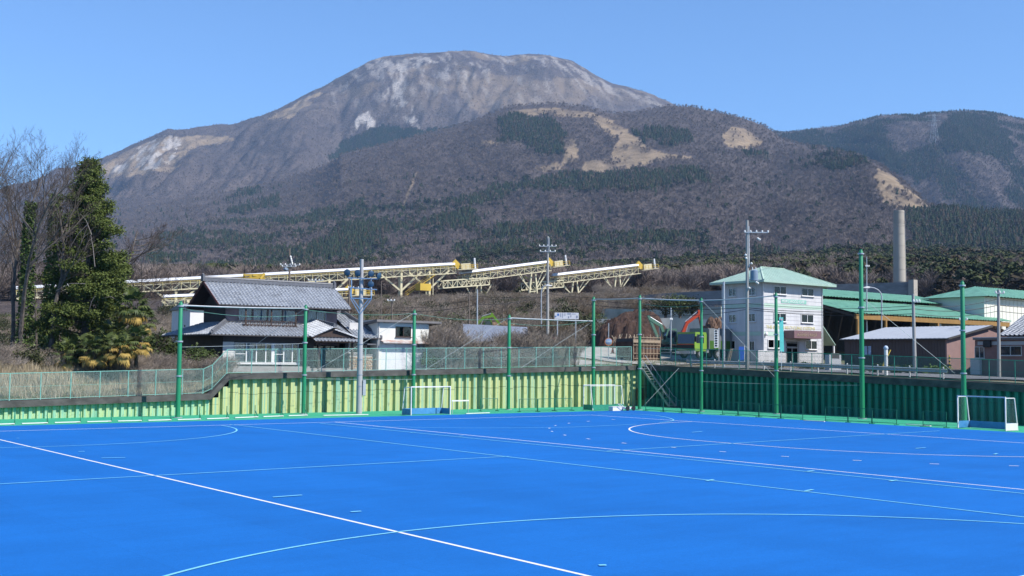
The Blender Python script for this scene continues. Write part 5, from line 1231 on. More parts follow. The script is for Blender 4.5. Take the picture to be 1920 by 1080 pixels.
for k in range(10):       # dull gold characters on the canopy: upright strokes crossed by bars
    xx = 38.0+k*0.34; mb = MB()
    strokes = [((-.10, .18), (.10, .18)), ((-.11, .0), (.11, .0)), ((-.12, -.18), (.12, -.18)), ((0, .2), (0, -.2)), ((-.1, .1), (-.1, -.15)), ((.1, .1), (.1, -.15)), ((-.05, -.02), (-.12, -.2)), ((.05, -.02), (.12, -.2))]
    for s_ in rs.sample(strokes, 5):
        (a, b_), (c, d_) = s_; mb.bar((xx+a, Y0-1.412, 7.37+b_), (xx+c, Y0-1.412, 7.37+d_), 0.02, 0.035)
    mb.build('sign_character', M_GOLD, cn, False, o_)
gp = MB().box((36.95, Y0-0.06, 10.72), (41.2, Y0-0.037, 11.14)).build('green_name_plate', mat('sea_green_plate', (0.26, 0.52, 0.43), 0.6, 0.05, 2), B, False, o_)
text_mesh(gp, 'MEIKO WOOD CHIP', 0.40, (37.05, Y0-0.062, 10.79), M_WFR, 'lettering', xs=1.03).location = Vector((37.05, Y0-0.062, 10.79))-o_
M_YT = mat('faded_yellow_letter', (0.68, 0.62, 0.25), 0.7, 0.05, 3)
text_mesh(B, 'THE BEST IN RECYCLING SYSTEMS', 0.46, (34.5, Y0-0.045, 7.93), M_YT, 'yellow_lettering', xs=1.16)
# hipped roof
EV = 0.95; e = [(X0-EV, Y0-EV, 12.98), (X1+EV+0.4, Y0-EV, 12.98), (X1+EV+0.4, Y1+EV, 12.98), (X0-EV, Y1+EV, 12.98)]
cy_ = (Y0+Y1)/2; r0, r1 = (X0+3.1, cy_, 14.75), (X1-2.9, cy_, 14.75)
rb = MB(); rb.add([*e, *[(p[0], p[1], 12.75) for p in e], r0, r1], [(0, 1, 9, 8), (1, 2, 9), (2, 3, 8, 9), (3, 0, 8), (0, 4, 5, 1), (1, 5, 6, 2), (2, 6, 7, 3), (3, 7, 4, 0), (7, 6, 5, 4)])
rf = rb.build('hipped_roof', M_GRF, B, False, o_)
seam = MB()
for k in range(1, 24):
    xx = e[0][0]+(e[1][0]-e[0][0])*k/24; t = min(1, (xx-e[0][0])/(r0[0]-e[0][0]), (e[1][0]-xx)/(e[1][0]-r1[0]))
    seam.bar((xx, e[0][1], 12.995), (xx, e[0][1]+(cy_-e[0][1])*t, 12.995+(14.75-12.98)*t), 0.025, 0.03)
for k in range(1, 14):
    yy = e[0][1]+(e[3][1]-e[0][1])*k/14; t = 1-abs(yy-cy_)/(cy_-e[0][1]); seam.bar((e[0][0], yy, 12.995), (e[0][0]+(r0[0]-e[0][0])*t, yy, 12.995+(14.75-12.98)*t), 0.025, 0.03)
seam.build('roof_seams', M_GRF, rf, False, o_, kind='stuff')
for a in (e[0], e[1]): MB().bar((a[0], a[1], a[2]+0.03), (r0 if a is e[0] else r1), 0.16, 0.07).build('hip_cap', M_BAND, rf, False, o_)
MB().bar((r0[0], r0[1], r0[2]+0.03), (r1[0], r1[1], r1[2]+0.03), 0.16, 0.07).build('ridge_cap', M_BAND, rf, False, o_)
MB().ico((34.3, Y0-0.25, 7.35), 0.22, 2, (1, .5, 1)).build('satellite_dish', M_WFR, B, True, o_)
MB().box((33.0, Y0-0.2, 3.4), (33.9, Y0+0.8, 5.6)).build('air_unit', M_SID, B, False, o_)
mb = MB(); mb.add([(44.01, Y0, 8.6), (46.4, Y0, 6.4), (46.4, Y0+6, 6.4), (44.01, Y0+6, 8.6), (44.01, Y0, 8.5), (46.4, Y0, 6.3), (46.4, Y0+6, 6.3), (44.01, Y0+6, 8.5)], [(0, 1, 2, 3), (7, 6, 5, 4), (0, 4, 5, 1), (1, 5, 6, 2), (2, 6, 7, 3), (3, 7, 4, 0)]); mb.build('lean_to_roof', M_GRF, B, False, o_)
MB().box((46.2, Y0+0.1, 3.5), (46.35, Y0+0.25, 6.3)).build('lean_to_post', M_WFR, B, False, o_)

# ================================================================== GREEN ROOFED OPEN SHED
M_GSH = mat('green_corrugated_sheet', (0.13, 0.325, 0.225), 0.5, 0.18, 1.0, (0.19, 0.39, 0.29), 0.5, 0.4, spec=0.4)
M_YB = mat('ochre_painted_beam', (0.30, 0.17, 0.05), 0.6, 0.12, 2, (0.25, 0.14, 0.05), 0.4, 1)
def corrugated(BL, BR, TR, TL, pitch=0.62, amp=0.11, th=0.04):
    BL, BR, TR, TL = map(Vector, (BL, BR, TR, TL)); n = (BR-BL).cross(TL-BL).normalized()
    if n.z < 0: n = -n
    k = int((BR-BL).length/pitch*2); mb = MB(); vs = []; fs = []
    for i in range(k+1):
        t = i/k; hh = n*(amp if i % 2 else 0)
        vs += [BL.lerp(BR, t)+hh, TL.lerp(TR, t)+hh, BL.lerp(BR, t)+hh-n*th, TL.lerp(TR, t)+hh-n*th]
    for i in range(k):
        a = 4*i; fs += [(a, a+4, a+5, a+1), (a+2, a+3, a+7, a+6), (a, a+2, a+6, a+4), (a+1, a+5, a+7, a+3)]
    mb.add(vs, fs); return mb
WX0, WX1, WY0, WY1 = 62.8, 100.5, 20.0, 36.0
zw = gz(75, 24)
Wh = thing('open_shed', (80, 26, zw), 'long open sided shed with dark green corrugated roof and ochre posts', 'shed', world=True); o_ = Wh.location
zr = 14.75; ze = 10.75; ym = 29.2; zm = ze+(zr-ze)*(ym-WY0)/(WY1-WY0)
nsh = 13
for k in range(nsh):
    a, b_ = WX0+(WX1-WX0)*k/nsh, WX0+(WX1-WX0)*(k+1)/nsh
    corrugated((a+.01, WY0, ze), (b_, WY0, ze), (b_, ym, zm), (a+.01, ym, zm)).build('lower_roof_sheet', M_GSH, Wh, False, o_)
    corrugated((a+.01, ym-0.4, zm+0.42), (b_, ym-0.4, zm+0.42), (b_, WY1, zr+0.35), (a+.01, WY1, zr+0.35)).build('upper_roof_sheet', M_GSH, Wh, False, o_)
corrugated((WX1, WY1+3, 13.6), (WX0, WY1+3, 13.6), (WX0, WY1, zr+0.35), (WX1, WY1, zr+0.35)).build('rear_roof', M_GSH, Wh, False, o_)
MB().box((WX0+0.3, WY0+0.15, ze-0.75), (WX1-0.3, WY0+0.45, ze-0.12)).build('eave_beam', M_YB, Wh, False, o_)
for xx in np.linspace(WX0+0.7, WX1-0.7, 7): 
    MB().box((xx-0.16, WY0+0.16, zw-1), (xx+0.16, WY0+0.44, ze-0.76)).build('post', M_YB, Wh, False, o_)
    MB().bar((xx, WY0+0.46, ze-0.4), (xx, WY1, zr-0.2), 0.14, 0.3).build('rafter', M_DKW, Wh, False, o_)  # rafters coloured dark to stand in for shade under the roof
MB().box((WX0+0.2, WY1+2, zw-1), (WX1, WY1+2.2, 13.4)).build('back_wall', M_DKW, Wh, False, o_)  # these walls are dark because the shed's inside shadow is put in their colour
mb = MB(); mb.prism([(WY0+1.5, zw-1), (WY1+2, zw-1), (WY1+2, 13.5), (WY1, zr-0.1), (WY0+1.5, ze+0.2)], 'x', WX1-0.3, WX1-0.1); mb.build('right_wall', M_DKW, Wh, False, o_)
mb = MB(); mb.prism([(WY0+7, zw-1), (WY1+2, zw-1), (WY1+2, 13.5), (WY1, zr-0.1), (WY0+7, ze+1.6)], 'x', WX0+0.2, WX0+0.4); mb.build('left_wall', M_DKW, Wh, False, o_)
MB().box((82, WY0+0.6, 9.2), (83, WY0+0.8, 10.0)).build('hanging_sign', M_SID, Wh, False, o_)

# ================================================================== BROWN ROADSIDE SHED
SX = 36.0; SY0, SY1 = -9.0, 2.2
R_ = thing('roadside_shed', (40, -3, 3.5), 'dark brown shed with pale grey sheet roof beside the road', 'shed', world=True); o_ = R_.location
M_BRS = mat('dark_brown_sheet', (0.105, 0.075, 0.07), 0.7, 0.08, 1.5)
M_PNK = mat('pinkish_brown_wall', (0.27, 0.175, 0.165), 0.75, 0.08, 1.5, (0.25, 0.16, 0.15), 0.4, 0.6)
M_LRF = mat('pale_grey_sheet_roof', (0.44, 0.455, 0.47), 0.4, 0.06, 1.0, (0.42, 0.44, 0.48), 0.4, 0.4, spec=0.4)
MB().box((SX, SY0+0.15, 3.0), (SX+0.15, SY1, 6.7)).build('road_wall', M_BRS, R_, False, o_)
rib = MB()
for yy in np.arange(SY0+0.3, SY1, 0.32): rib.box((SX-0.03, yy, 3.0), (SX-0.002, yy+0.05, 6.6))
rib.build('wall_ribs', M_BRS, R_, False, o_, kind='stuff')
mb = MB(); mb.prism([(SX, 3.0), (51.0, 3.0), (51.0, 6.7), (43.4, 8.0), (SX, 6.7)], 'y', SY0, SY0+0.14); mb.build('gable_wall', M_PNK, R_, False, o_)
mb = MB(); mb.prism([(SX+0.16, 3.0), (51.0, 3.0), (51.0, 6.7), (43.4, 8.0), (SX+0.16, 6.8)], 'y', SY1-0.15, SY1-0.001); mb.build('far_wall', M_BRS, R_, False, o_)
corrugated((SX-0.35, SY1+0.4, 6.72), (SX-0.35, SY0-0.35, 6.72), (43.4, SY0-0.35, 8.1), (43.4, SY1+0.4, 8.1), 0.45, 0.03).build('road_roof', M_LRF, R_, False, o_)
corrugated((51.4, SY0-0.35, 6.72), (51.4, SY1+0.4, 6.72), (43.4, SY1+0.4, 8.1), (43.4, SY0-0.35, 8.1), 0.45, 0.03).build('rear_roof', M_LRF, R_, False, o_)
MB().bar((SX-0.36, SY0-0.38, 6.66), (43.4, SY0-0.38, 8.02), 0.05, 0.16).build('verge', M_DKW, R_, False, o_)
MB().tube([(SX-0.38, SY1+0.4, 6.64), (SX-0.38, SY0-0.35, 6.64)], 0.06, 6).build('gutter', M_DKW, R_, True, o_)
ps = on_x(1627.5, 657, SX)
mb = MB()
for dx in (-0.22, 0.22): mb.box((SX-0.06, ps.y+dx-0.17, ps.z-0.42), (SX-0.035, ps.y+dx+0.17, ps.z+0.42))
mb.build('wall_poster', mat('blue_white_poster', (0.45, 0.55, 0.68), 0.6, 0.3, 5, (0.15, 0.25, 0.5), 0.8, 4), R_, False, o_)

# ================================================================== PINK BROWN HOUSE at the right edge
K = thing('roadside_house', (40, -16, 3.3), 'single storey pinkish brown house with dark tiled roof at the right edge', 'house', world=True); o_ = K.location
kx = 37.2; KY0, KY1 = -24.5, -11.4
hw = [(on_x(1916, 650, kx).y, on_x(1874, 650, kx).y, 5.15, 6.0), (on_x(1846, 650, kx).y, on_x(1828, 650, kx).y, 4.9, 5.95)]
wall_holes_x(KY0, KY1, 2.9, 6.55, kx, 0.15, hw).build('road_wall', mat('dusky_pink_wall', (0.26, 0.155, 0.14), 0.8, 0.1, 1.5, (0.17, 0.11, 0.10), 0.4, 0.6), K, False, o_)
for a, b_, c, d_ in hw: window_x(K, a, b_, c, d_, kx-0.02, 2, M_ALU, glass=M_GLASS)
MB().box((kx+0.16, KY1-0.15, 2.9), (46, KY1, 6.55)).build('side_wall', M_PNK, K, False, o_)
MB().box((kx+0.16, KY0, 2.9), (46, KY0+0.15, 6.55)).build('far_side_wall', M_PNK, K, False, o_)
MB().box((kx+0.5, KY0+0.2, 2.9), (kx+0.6, KY1-0.2, 6.5)).build('inner_wall', M_DARKIN, K, False, o_)
MB().box((kx-0.06, KY0, 6.1), (kx-0.003, KY1, 6.42)).build('fascia_band', M_LRF, K, False, o_)
MB().box((kx-0.35, KY0-0.3, 6.56), (kx+0.4, KY1+0.3, 6.72)).build('lower_canopy', M_GROOF, K, False, o_)
MB().box((kx-0.4, KY0-0.3, 6.72), (kx-0.36, KY1+0.3, 6.80)).build('canopy_edge', M_LRF, K, False, o_)
s = roof_slab((kx+0.3, -13.2, 6.95), (kx+0.3, KY0, 6.95), (43.5, KY0, 9.6), (43.5, -13.2, 9.6)).build('tiled_roof', M_TIMB, K, False, o_)
t = tile_plane((kx+0.3, -13.2, 6.95), (kx+0.3, KY0, 6.95), (43.5, KY0, 9.6), (43.5, -13.2, 9.6), 0.42, 0.3, 0.09).build('roof_tiles', M_TILE, s, False, o_); t['kind'] = 'stuff'
mb = MB(); mb.prism([(kx+0.35, 6.9), (49.5, 6.9), (43.5, 9.5)], 'y', -13.4, -13.22); mb.build('gable_wall', M_DKW, K, False, o_)
MB().box((kx-0.5, on_x(1834, 660, kx).y-0.4, 3.4), (kx-0.08, on_x(1834, 660, kx).y+0.5, 4.9)).build('boiler_unit', M_SID, K, False, o_)
yy = on_x(1853, 640, kx).y; MB().box((kx-0.3, yy-0.35, 5.9), (kx-0.07, yy+0.35, 6.5)).build('vent_box', M_BLK, K, False, o_)

# ================================================================== FAR WHITE BUILDING, CHIMNEY, CONCRETE WALLS
a = at(1846, 600, 168); ez = at(1848, 561, 175).z; rz_ = at(1815, 536, 173).z
F_ = thing('far_factory', (a.x+20, a.y+6, 6), 'cream walled factory with green hipped roof beyond the open shed', 'factory', world=True); o_ = F_.location
fx0, fx1, fy0, fy1 = a.x, a.x+48, a.y, a.y+9
MB().box((fx0, fy0, 4), (fx1, fy1, ez)).build('wall', mat('cream_metal_wall', (0.80, 0.79, 0.70), 0.5, 0.06, 0.6, (0.6, 0.58, 0.5), 0.4, 0.3), F_, False, o_)
rib = MB()
for xx in np.arange(fx0+0.5, fx1, 1.1): rib.box((xx, fy0-0.05, 4), (xx+0.07, fy0-0.003, ez-0.1))
rib.build('wall_ribs', MATS['cream_metal_wall'], F_, False, o_, kind='stuff')
e_ = [(fx0-1, fy0-1, ez), (fx1+1, fy0-1, ez), (fx1+1, fy1+1, ez), (fx0-1, fy1+1, ez)]; k0, k1 = (fx0+5, fy0+4.5, rz_), (fx1-5, fy0+4.5, rz_)
corrugated(e_[0], e_[1], k1, k0, 0.9, 0.1).build('front_roof', M_GSH, F_, False, o_)
mb = MB(); mb.add([e_[3], e_[0], k0, e_[2], e_[1], k1], [(0, 1, 2), (4, 3, 5), (3, 0, 2, 5)]); mb.build('rear_roof', M_GSH, F_, False, o_)
for xx in (0.42, 0.5): MB().box((fx0+48*xx, fy0-0.1, ez-1.2), (fx0+48*xx+2.5, fy0-0.055, ez-0.7)).build('vent_slot', M_DKW, F_, False, o_)
ch0, ch1 = at(1687, 560, 250), at(1686, 395, 250)
C_ = thing('chimney', (ch0.x, ch0.y, ch0.z-6), 'tall round concrete chimney behind the green roofed shed', 'chimney', world=True)
M_CHM = mat('pale_chimney_concrete', (0.46, 0.42, 0.36), 0.85, 0.08, 0.5, (0.32, 0.29, 0.26), 0.5, 0.25, stretch=(1, 1, 0.35))
MB().tube([(ch0.x, ch0.y, ch0.z-8), (ch0.x, ch0.y, (ch0.z+ch1.z)/2), (ch0.x, ch0.y, ch1.z)], [1.38, 1.27, 1.14], 28).build('shaft', M_CHM, C_, True)
for dz in (0.35, 2.1, 2.25): MB().tube([(ch0.x, ch0.y, ch1.z-dz-0.1), (ch0.x, ch0.y, ch1.z-dz+0.1)], 1.19, 28).build('band', M_CHM, C_, True)
for k in range(1, 9): zz = ch1.z-k*2.6; MB().tube([(ch0.x, ch0.y, zz), (ch0.x, ch0.y, zz+0.06)], 1.17+0.026*k+0.03, 28).build('joint_ring', M_CHM, C_, True)
MB().tube([(ch0.x, ch0.y, ch1.z+0.001), (ch0.x, ch0.y, ch1.z+0.02)], 0.9, 24).build('flue', M_DARKIN, C_)
lad = MB(); lp = Vector((ch0.x, ch0.y, 0))+Vector((-FWD[0], -FWD[1], 0))*1.0+rx*1.0
for s in (-0.2, 0.2): lad.bar(lp+rx*s+Vector((0, 0, ch0.z-5)), lp+rx*s*0.9-rx*0.18+Vector((FWD[0]*.1, FWD[1]*.1, ch1.z)), 0.04)
lad.build('ladder', M_ST, C_)
def wall_block(name, label, pts, D, base_drop, th, m, top=None, cat='wall'):
    """upright wall through picture points at given distances; pts (px, py_top, D)"""
    P = [at(a, b_, d) for a, b_, d in pts]; g = thing(name, (P[0].x, P[0].y, P[0].z-base_drop), label, cat, world=True)
    for p, q in zip(P[:-1], P[1:]):
        d = Vector((q.x-p.x, q.y-p.y, 0)).normalized(); n = Vector((-d.y, d.x, 0))*th; dz = Vector((0, 0, base_drop))
        mb = MB(); mb.add([p, q, q+n, p+n, p-dz, q-dz, q+n-dz, p+n-dz], [(0, 1, 2, 3), (7, 6, 5, 4), (0, 4, 5, 1), (1, 5, 6, 2), (2, 6, 7, 3), (3, 7, 4, 0)]); mb.build('wall_length', m, g)
    return g
M_CW = mat('grey_concrete_wall', (0.28, 0.28, 0.28), 0.9, 0.15, 0.8, (0.16, 0.15, 0.15), 0.5, 0.3, stretch=(1, 1, 2.5))
M_PC = mat('pale_retaining_concrete', (0.66, 0.64, 0.58), 0.9, 0.10, 0.6, (0.30, 0.38, 0.33), 0.8, 0.2, stretch=(1, 1, 0.5))
wall_block('concrete_wall', 'grey concrete wall at the foot of the chimney', [(1550, 533, 232), (1640, 531, 228), (1712, 528, 224)], 0, 8, 0.6, M_CW)
e_ = at(1706, 527, 223.5); MB().box((e_.x-0.1, e_.y-0.9, e_.z-7), (e_.x+1.2, e_.y+0.3, e_.z+0.25)).build('wall_end', M_CHM, [o for o in COL.objects if o.name.startswith('concrete_wall')][0], False, [o for o in COL.objects if o.name.startswith('concrete_wall')][0].location)
wall_block('concrete_wall', 'long grey block wall above the earth heap', [(1152, 558, 235), (1260, 549, 228), (1362, 544, 222)], 0, 5, 0.5, M_CW)
wall_block('retaining_wall', 'pale retaining wall behind the brown earth heap', [(1098, 598, 166), (1170, 598, 164), (1260, 596, 162), (1352, 600, 158)], 0, 8, 0.6, M_PC)
wall_block('retaining_wall', 'upper green stained retaining wall over the earth heap', [(1108, 578, 182), (1200, 580, 178), (1352, 575, 172)], 0, 5, 0.6, mat('green_stained_concrete', (0.46, 0.50, 0.45), 0.9, 0.15, 0.8, (0.18, 0.24, 0.20), 0.8, 0.25))
# ================================================================== ROAD, YARD, DRIVEWAY
def sheet(name, m, x0, x1, y0, y1, lift=0.05, st=1.5):
    xs = np.arange(x0, x1+0.01, st); ys = np.arange(y0, y1+0.01, st); Xs, Ys = np.meshgrid(xs, ys, indexing='ij'); Zs = near_ground(Xs, Ys)+(fbm(Xs*0.18, Ys*0.18, 3, 5)-0.5)*0.35*sstep(np.hypot(Xs-19, Ys-13), 3, 25)+lift
    n = len(ys); fs = [(i*n+j, (i+1)*n+j, (i+1)*n+j+1, i*n+j+1) for i in range(len(xs)-1) for j in range(n-1)]
    me = bpy.data.meshes.new(name); me.from_pydata(np.stack([Xs, Ys, Zs], -1).reshape(-1, 3).tolist(), [], fs); me.update(); me.polygons.foreach_set('use_smooth', [True]*len(fs)); me.materials.append(m)
    return struct_obj(name, me)
def struct_obj(name, me):
    o = bpy.data.objects.new(name, me); COL.objects.link(o); return struct(o)
M_ASP = mat('worn_asphalt', (0.20, 0.20, 0.205), 0.9, 0.12, 1.5, (0.12, 0.12, 0.125), 0.5, 0.3, bump=0.2, bscale=20)
M_GRV = mat('pale_gravel', (0.40, 0.38, 0.35), 0.95, 0.15, 2.5, (0.28, 0.25, 0.21), 0.6, 0.3, bump=0.4, bscale=14)
sheet('road', M_ASP, 22.5, 31.5, -70, 11, 0.10); sheet('yard', M_GRV, 20.5, 46.5, 13.5, 33, 0.10); sheet('driveway', M_ASP, -23, 10, 14.0, 19.4, 0.06)
sheet('lane', M_GRV, 13, 20.4, 16.5, 33, 0.10)

# ================================================================== CONVEYORS
M_CRM = mat('cream_conveyor_steel', (0.66, 0.60, 0.40), 0.6, 0.08, 0.8, (0.48, 0.44, 0.32), 0.3, 0.3)
M_CRW = mat('white_belt_cover', (0.74, 0.75, 0.77), 0.4, 0.05, 0.6, (0.55, 0.56, 0.58), 0.3, 0.2, metal=0.15)
M_YEL = mat('yellow_safety_paint', (0.62, 0.42, 0.06), 0.55, 0.1, 1.0, (0.45, 0.30, 0.05), 0.4, 0.5)
def conveyor(label, A, B_, R=0.52, deck=2.1, head=True, legs=(), yel=True):
    p, q = at(*A), at(*B_); d = (q-p); Ln = d.length; d.normalize(); n = Vector((-d.y, d.x, 0)).normalized(); up = n.cross(d)*-1
    if up.z < 0: up = -up
    base = p.lerp(q, 0.5); g = thing('conveyor', (base.x, base.y, base.z-10), label, 'conveyor', 'covered belt conveyors on the hillside', world=True)
    nseg = max(2, int(Ln/9))
    for k in range(nseg):
        a, b_ = p.lerp(q, k/nseg), p.lerp(q, (k+1)/nseg); cv = MB(); ang = [pi*(i/8)*1.12-0.19 for i in range(9)]
        ring = [n*cos(t)*R+up*sin(t)*R for t in ang]; m_ = len(ring)
        cv.add([a+d*0.02+r for r in ring]+[b_+r for r in ring], [(i, i+1, m_+i+1, m_+i) for i in range(m_-1)]+[tuple(range(m_)), tuple(range(m_, 2*m_)), (0, m_, 2*m_-1, m_-1)])
        cv.build('belt_cover', M_CRW, g, True)
    t = MB(); bay = 1.9; nb = int(Ln/bay); w = 1.05
    for s in (-1, 1):
        o1 = n*s*w-up*0.75; o2 = n*s*w-up*deck
        t.bar(p+o1, q+o1, 0.12); t.bar(p+o2, q+o2, 0.18)
        for k in range(nb+1):
            c = p+d*(k*bay); t.bar(c+o1, c+o2, 0.10)
            if k < nb: t.bar(c+(o1 if k % 2 else o2), c+d*bay+(o2 if k % 2 else o1), 0.09)
    for k in range(0, nb+1): c = p+d*(k*bay)-up*deck; t.bar(c-n*w, c+n*w, 0.12)
    t.build('truss', M_CRM, g, kind='stuff')
    r = MB()
    for s in (-1, 1):
        o = n*s*(w+0.25)
        r.bar(p+o-up*0.35, q+o-up*0.35, 0.05)
        for k in range(nb+1): c = p+d*(k*bay)+o; r.bar(c-up*1.25, c-up*0.35, 0.07)
    r.build('handrail', mat('pale_yellow_rail', (0.62, 0.52, 0.20), 0.6, 0.08, 0.8), g, kind='stuff')
    wk = MB()
    for s in ((1,) if n.dot(Vector((FWD[0], FWD[1], 0))) > 0 else (-1,)): wk.bar(p+n*s*(w+0.42)-up*1.3, q+n*s*(w+0.42)-up*1.3, 0.7, 0.1, up)
    wk.build('walkway', M_CRM, g, kind='stuff')
    if head:
        c = q+d*0.2; hd_ = MB(); hd_.bar(c+up*0.8-d*0.4, c-up*0.7+d*0.9, 1.3, 0.65, n); hd_.build('head_hood', M_YEL, g)
        MB().bar(c+d*1.2-up*0.55, c+d*3.6-up*0.55, 1.5, 1.3, up).build('drive_box', M_CRM, g)
        pl = MB(); pl.bar(c-up*1.35, c+d*5-up*1.35, 3.4, 0.16, up); pl.build('platform', M_CRM, g)
        rl = MB()
        for s in (-1, 1):
            rl.bar(c-up*0.3+n*s*1.7, c+d*5-up*0.3+n*s*1.7, 0.08); rl.bar(c-up*0.8+n*s*1.7, c+d*5-up*0.8+n*s*1.7, 0.07)
            for k in range(6): rl.bar(c+d*k-up*1.3+n*s*1.7, c+d*k-up*0.25+n*s*1.7, 0.08)
        rl.build('platform_rail', M_YEL, g, kind='stuff')
        MB().bar(c+d*5-up*1.3, c+d*5+up*1.3, 0.35).build('end_post', M_CRW, g)
    for (pxy, kind) in legs:
        (x0, y0), D, (x1, y1) = pxy; a = at(x0, y0, D); b_ = at(x1, y1, D); b_.z = a.z; zg = at(x1, y1, D).z-3.0
        if kind == 'Y':
            MB().bar((a.x, a.y, a.z), (a.x, a.y, zg), 0.55).build('column', M_CRM, g)
            MB().bar(Vector((a.x, a.y, a.z))+n*1.0, (a.x+n.x*1.2, a.y+n.y*1.2, zg), 0.4).build('column', M_CRM, g)
            for s in (-1, 1): MB().bar(Vector((a.x, a.y, a.z))+d*s*5.0, (a.x, a.y, a.z-4.2), 0.38).build('brace', M_CRM, g)
        else:
            for s in (-1, 1):
                MB().bar(Vector((a.x, a.y, a.z))+d*s*0.5, Vector((a.x, a.y, zg))+d*s*1.6, 0.36).build('column', M_CRM, g)
                MB().bar(Vector((a.x, a.y, a.z))+d*s*4.6, Vector((a.x, a.y, zg+(a.z-zg)*0.55))+d*s*0.9, 0.24).build('brace', M_CRM, g)
                MB().bar(Vector((a.x, a.y, a.z))+d*s*3.4+n*0.8, Vector((a.x, a.y, zg+(a.z-zg)*0.55))+d*s*0.8+n*0.6, 0.2).build('brace', M_CRM, g)
            zz = zg+(a.z-zg)*0.5; MB().bar(Vector((a.x, a.y, zz))-d*1.0, Vector((a.x, a.y, zz))+d*1.0, 0.22).build('tie', M_CRM, g)
    return g
conveyor('longest cream and white conveyor running behind the tiled house roof', (30, 541.5, 232), (852, 496, 270), legs=[(((330, 538), 246, (330, 556)), 'Y'), (((462, 530), 252, (462, 560)), 'Y'), (((617, 521), 259, (617, 560)), 'Y'), (((752, 512), 265, (752, 560)), 'Y'), (((805, 509), 268, (805, 556)), 'Y')])
conveyor('short lower conveyor half hidden by the tiled house roof', (306, 557, 222), (652, 543.5, 240), R=0.45, deck=1.7, legs=[(((352, 562), 224, (352, 575)), 'Y')])
conveyor('middle conveyor left of the double armed utility pole', (862, 513, 272), (1028, 492, 284), legs=[(((1000, 508), 282, (1000, 562)), 'A')])
conveyor('conveyor ending in the open above the earth heap', (1036, 517, 288), (1196, 498, 299), legs=[(((1078, 526), 291, (1078, 560)), 'A'), (((1158, 515), 296, (1158, 560)), 'A')])
def gantry(label, A, B_, legs):
    p, q = at(*A), at(*B_); d = (q-p); Ln = d.length; d.normalize(); n = Vector((-d.y, d.x, 0)).normalized(); up = Vector((0, 0, 1))
    g = thing('gantry', (*p.lerp(q, .5).xy, p.z-8), label, 'gantry', world=True); t = MB(); nb = max(3, int(Ln/1.2)); bay = Ln/nb
    for s in (-1, 1):
        t.bar(p+n*s*1.2, q+n*s*1.2, 0.26); t.bar(p+n*s*1.2-up*1.7, q+n*s*1.2-up*1.7, 0.26)
        for k in range(nb+1):
            c = p+d*k*bay+n*s*1.2; t.bar(c, c-up*1.7, 0.16)
            if k < nb: t.bar(c-up*(0 if k % 2 else 1.7), c+d*bay-up*(1.7 if k % 2 else 0), 0.13)
    t.build('truss', M_CRM, g, kind='stuff')
    for f in legs:
        c = p+d*Ln*f-up*1.7; zg = c.z-7
        for s in (-1, 1):
            MB().bar(c+d*s*0.5, Vector((c.x, c.y, zg))+d*s*1.5, 0.34).build('column', M_CRM, g); MB().bar(c+d*s*3.6, Vector((c.x, c.y, c.z-4))+d*s*1.0, 0.22).build('brace', M_CRM, g)
    return g
gantry('cream lattice gantry below the head of the longest conveyor', (826, 527, 269), (913, 521, 276), [0.82])
gantry('cream lattice gantry behind the double armed utility pole', (982, 531, 284), (1052, 526, 289), [0.22])
# yellow stair tower by the longest conveyor
c = at(797, 530, 266); g = thing('stair_tower', (c.x, c.y, c.z-6), 'yellow stair tower below the longest conveyor', 'stairs', world=True)
for k in range(4):
    a = at(815-14*k, 516+10*k, 267-k*0.3); b_ = at(801-14*k, 526+10*k, 266.7-k*0.3)
    MB().bar(a, b_, 1.0, 0.2).build('flight', M_YEL, g)
    r = MB(); r.bar(a+Vector((0, 0, 1)), b_+Vector((0, 0, 1)), 0.09); r.bar(a+Vector((0, 0, .5)), b_+Vector((0, 0, .5)), 0.07); r.build('rail', M_YEL, g, kind='stuff')
for k in range(3):
    a = at(812-13*k, 522+9*k, 267); MB().bar(a, (a.x, a.y, a.z-7), 0.16).build('post', M_CRM, g)
c = at(793, 541, 265); MB().box((c.x-1.4, c.y-1.0, c.z-0.5), (c.x+1.6, c.y+1.0, c.z+1.1)).build('landing_box', M_YEL, g)
yg = at(470, 519, 250); g = thing('yellow_winch_frame', (yg.x, yg.y, yg.z-1), 'yellow steel winch frame on the longest conveyor above the house ridge', 'machine', world=True)
for k, (a, b_) in enumerate([((458, 516), (497, 515)), ((458, 523), (497, 522)), ((458, 514), (458, 526)), ((466, 523), (474, 516)), ((488, 523), (496, 513)), ((474, 516), (488, 516))]): MB().bar(at(*a, 247), at(*b_, 247.5), 0.45).build('frame_bar', M_YEL, g)
MB().bar(at(468, 519.5, 247.2), at(489, 519, 247.6), 0.8).build('drum', M_YEL, g)

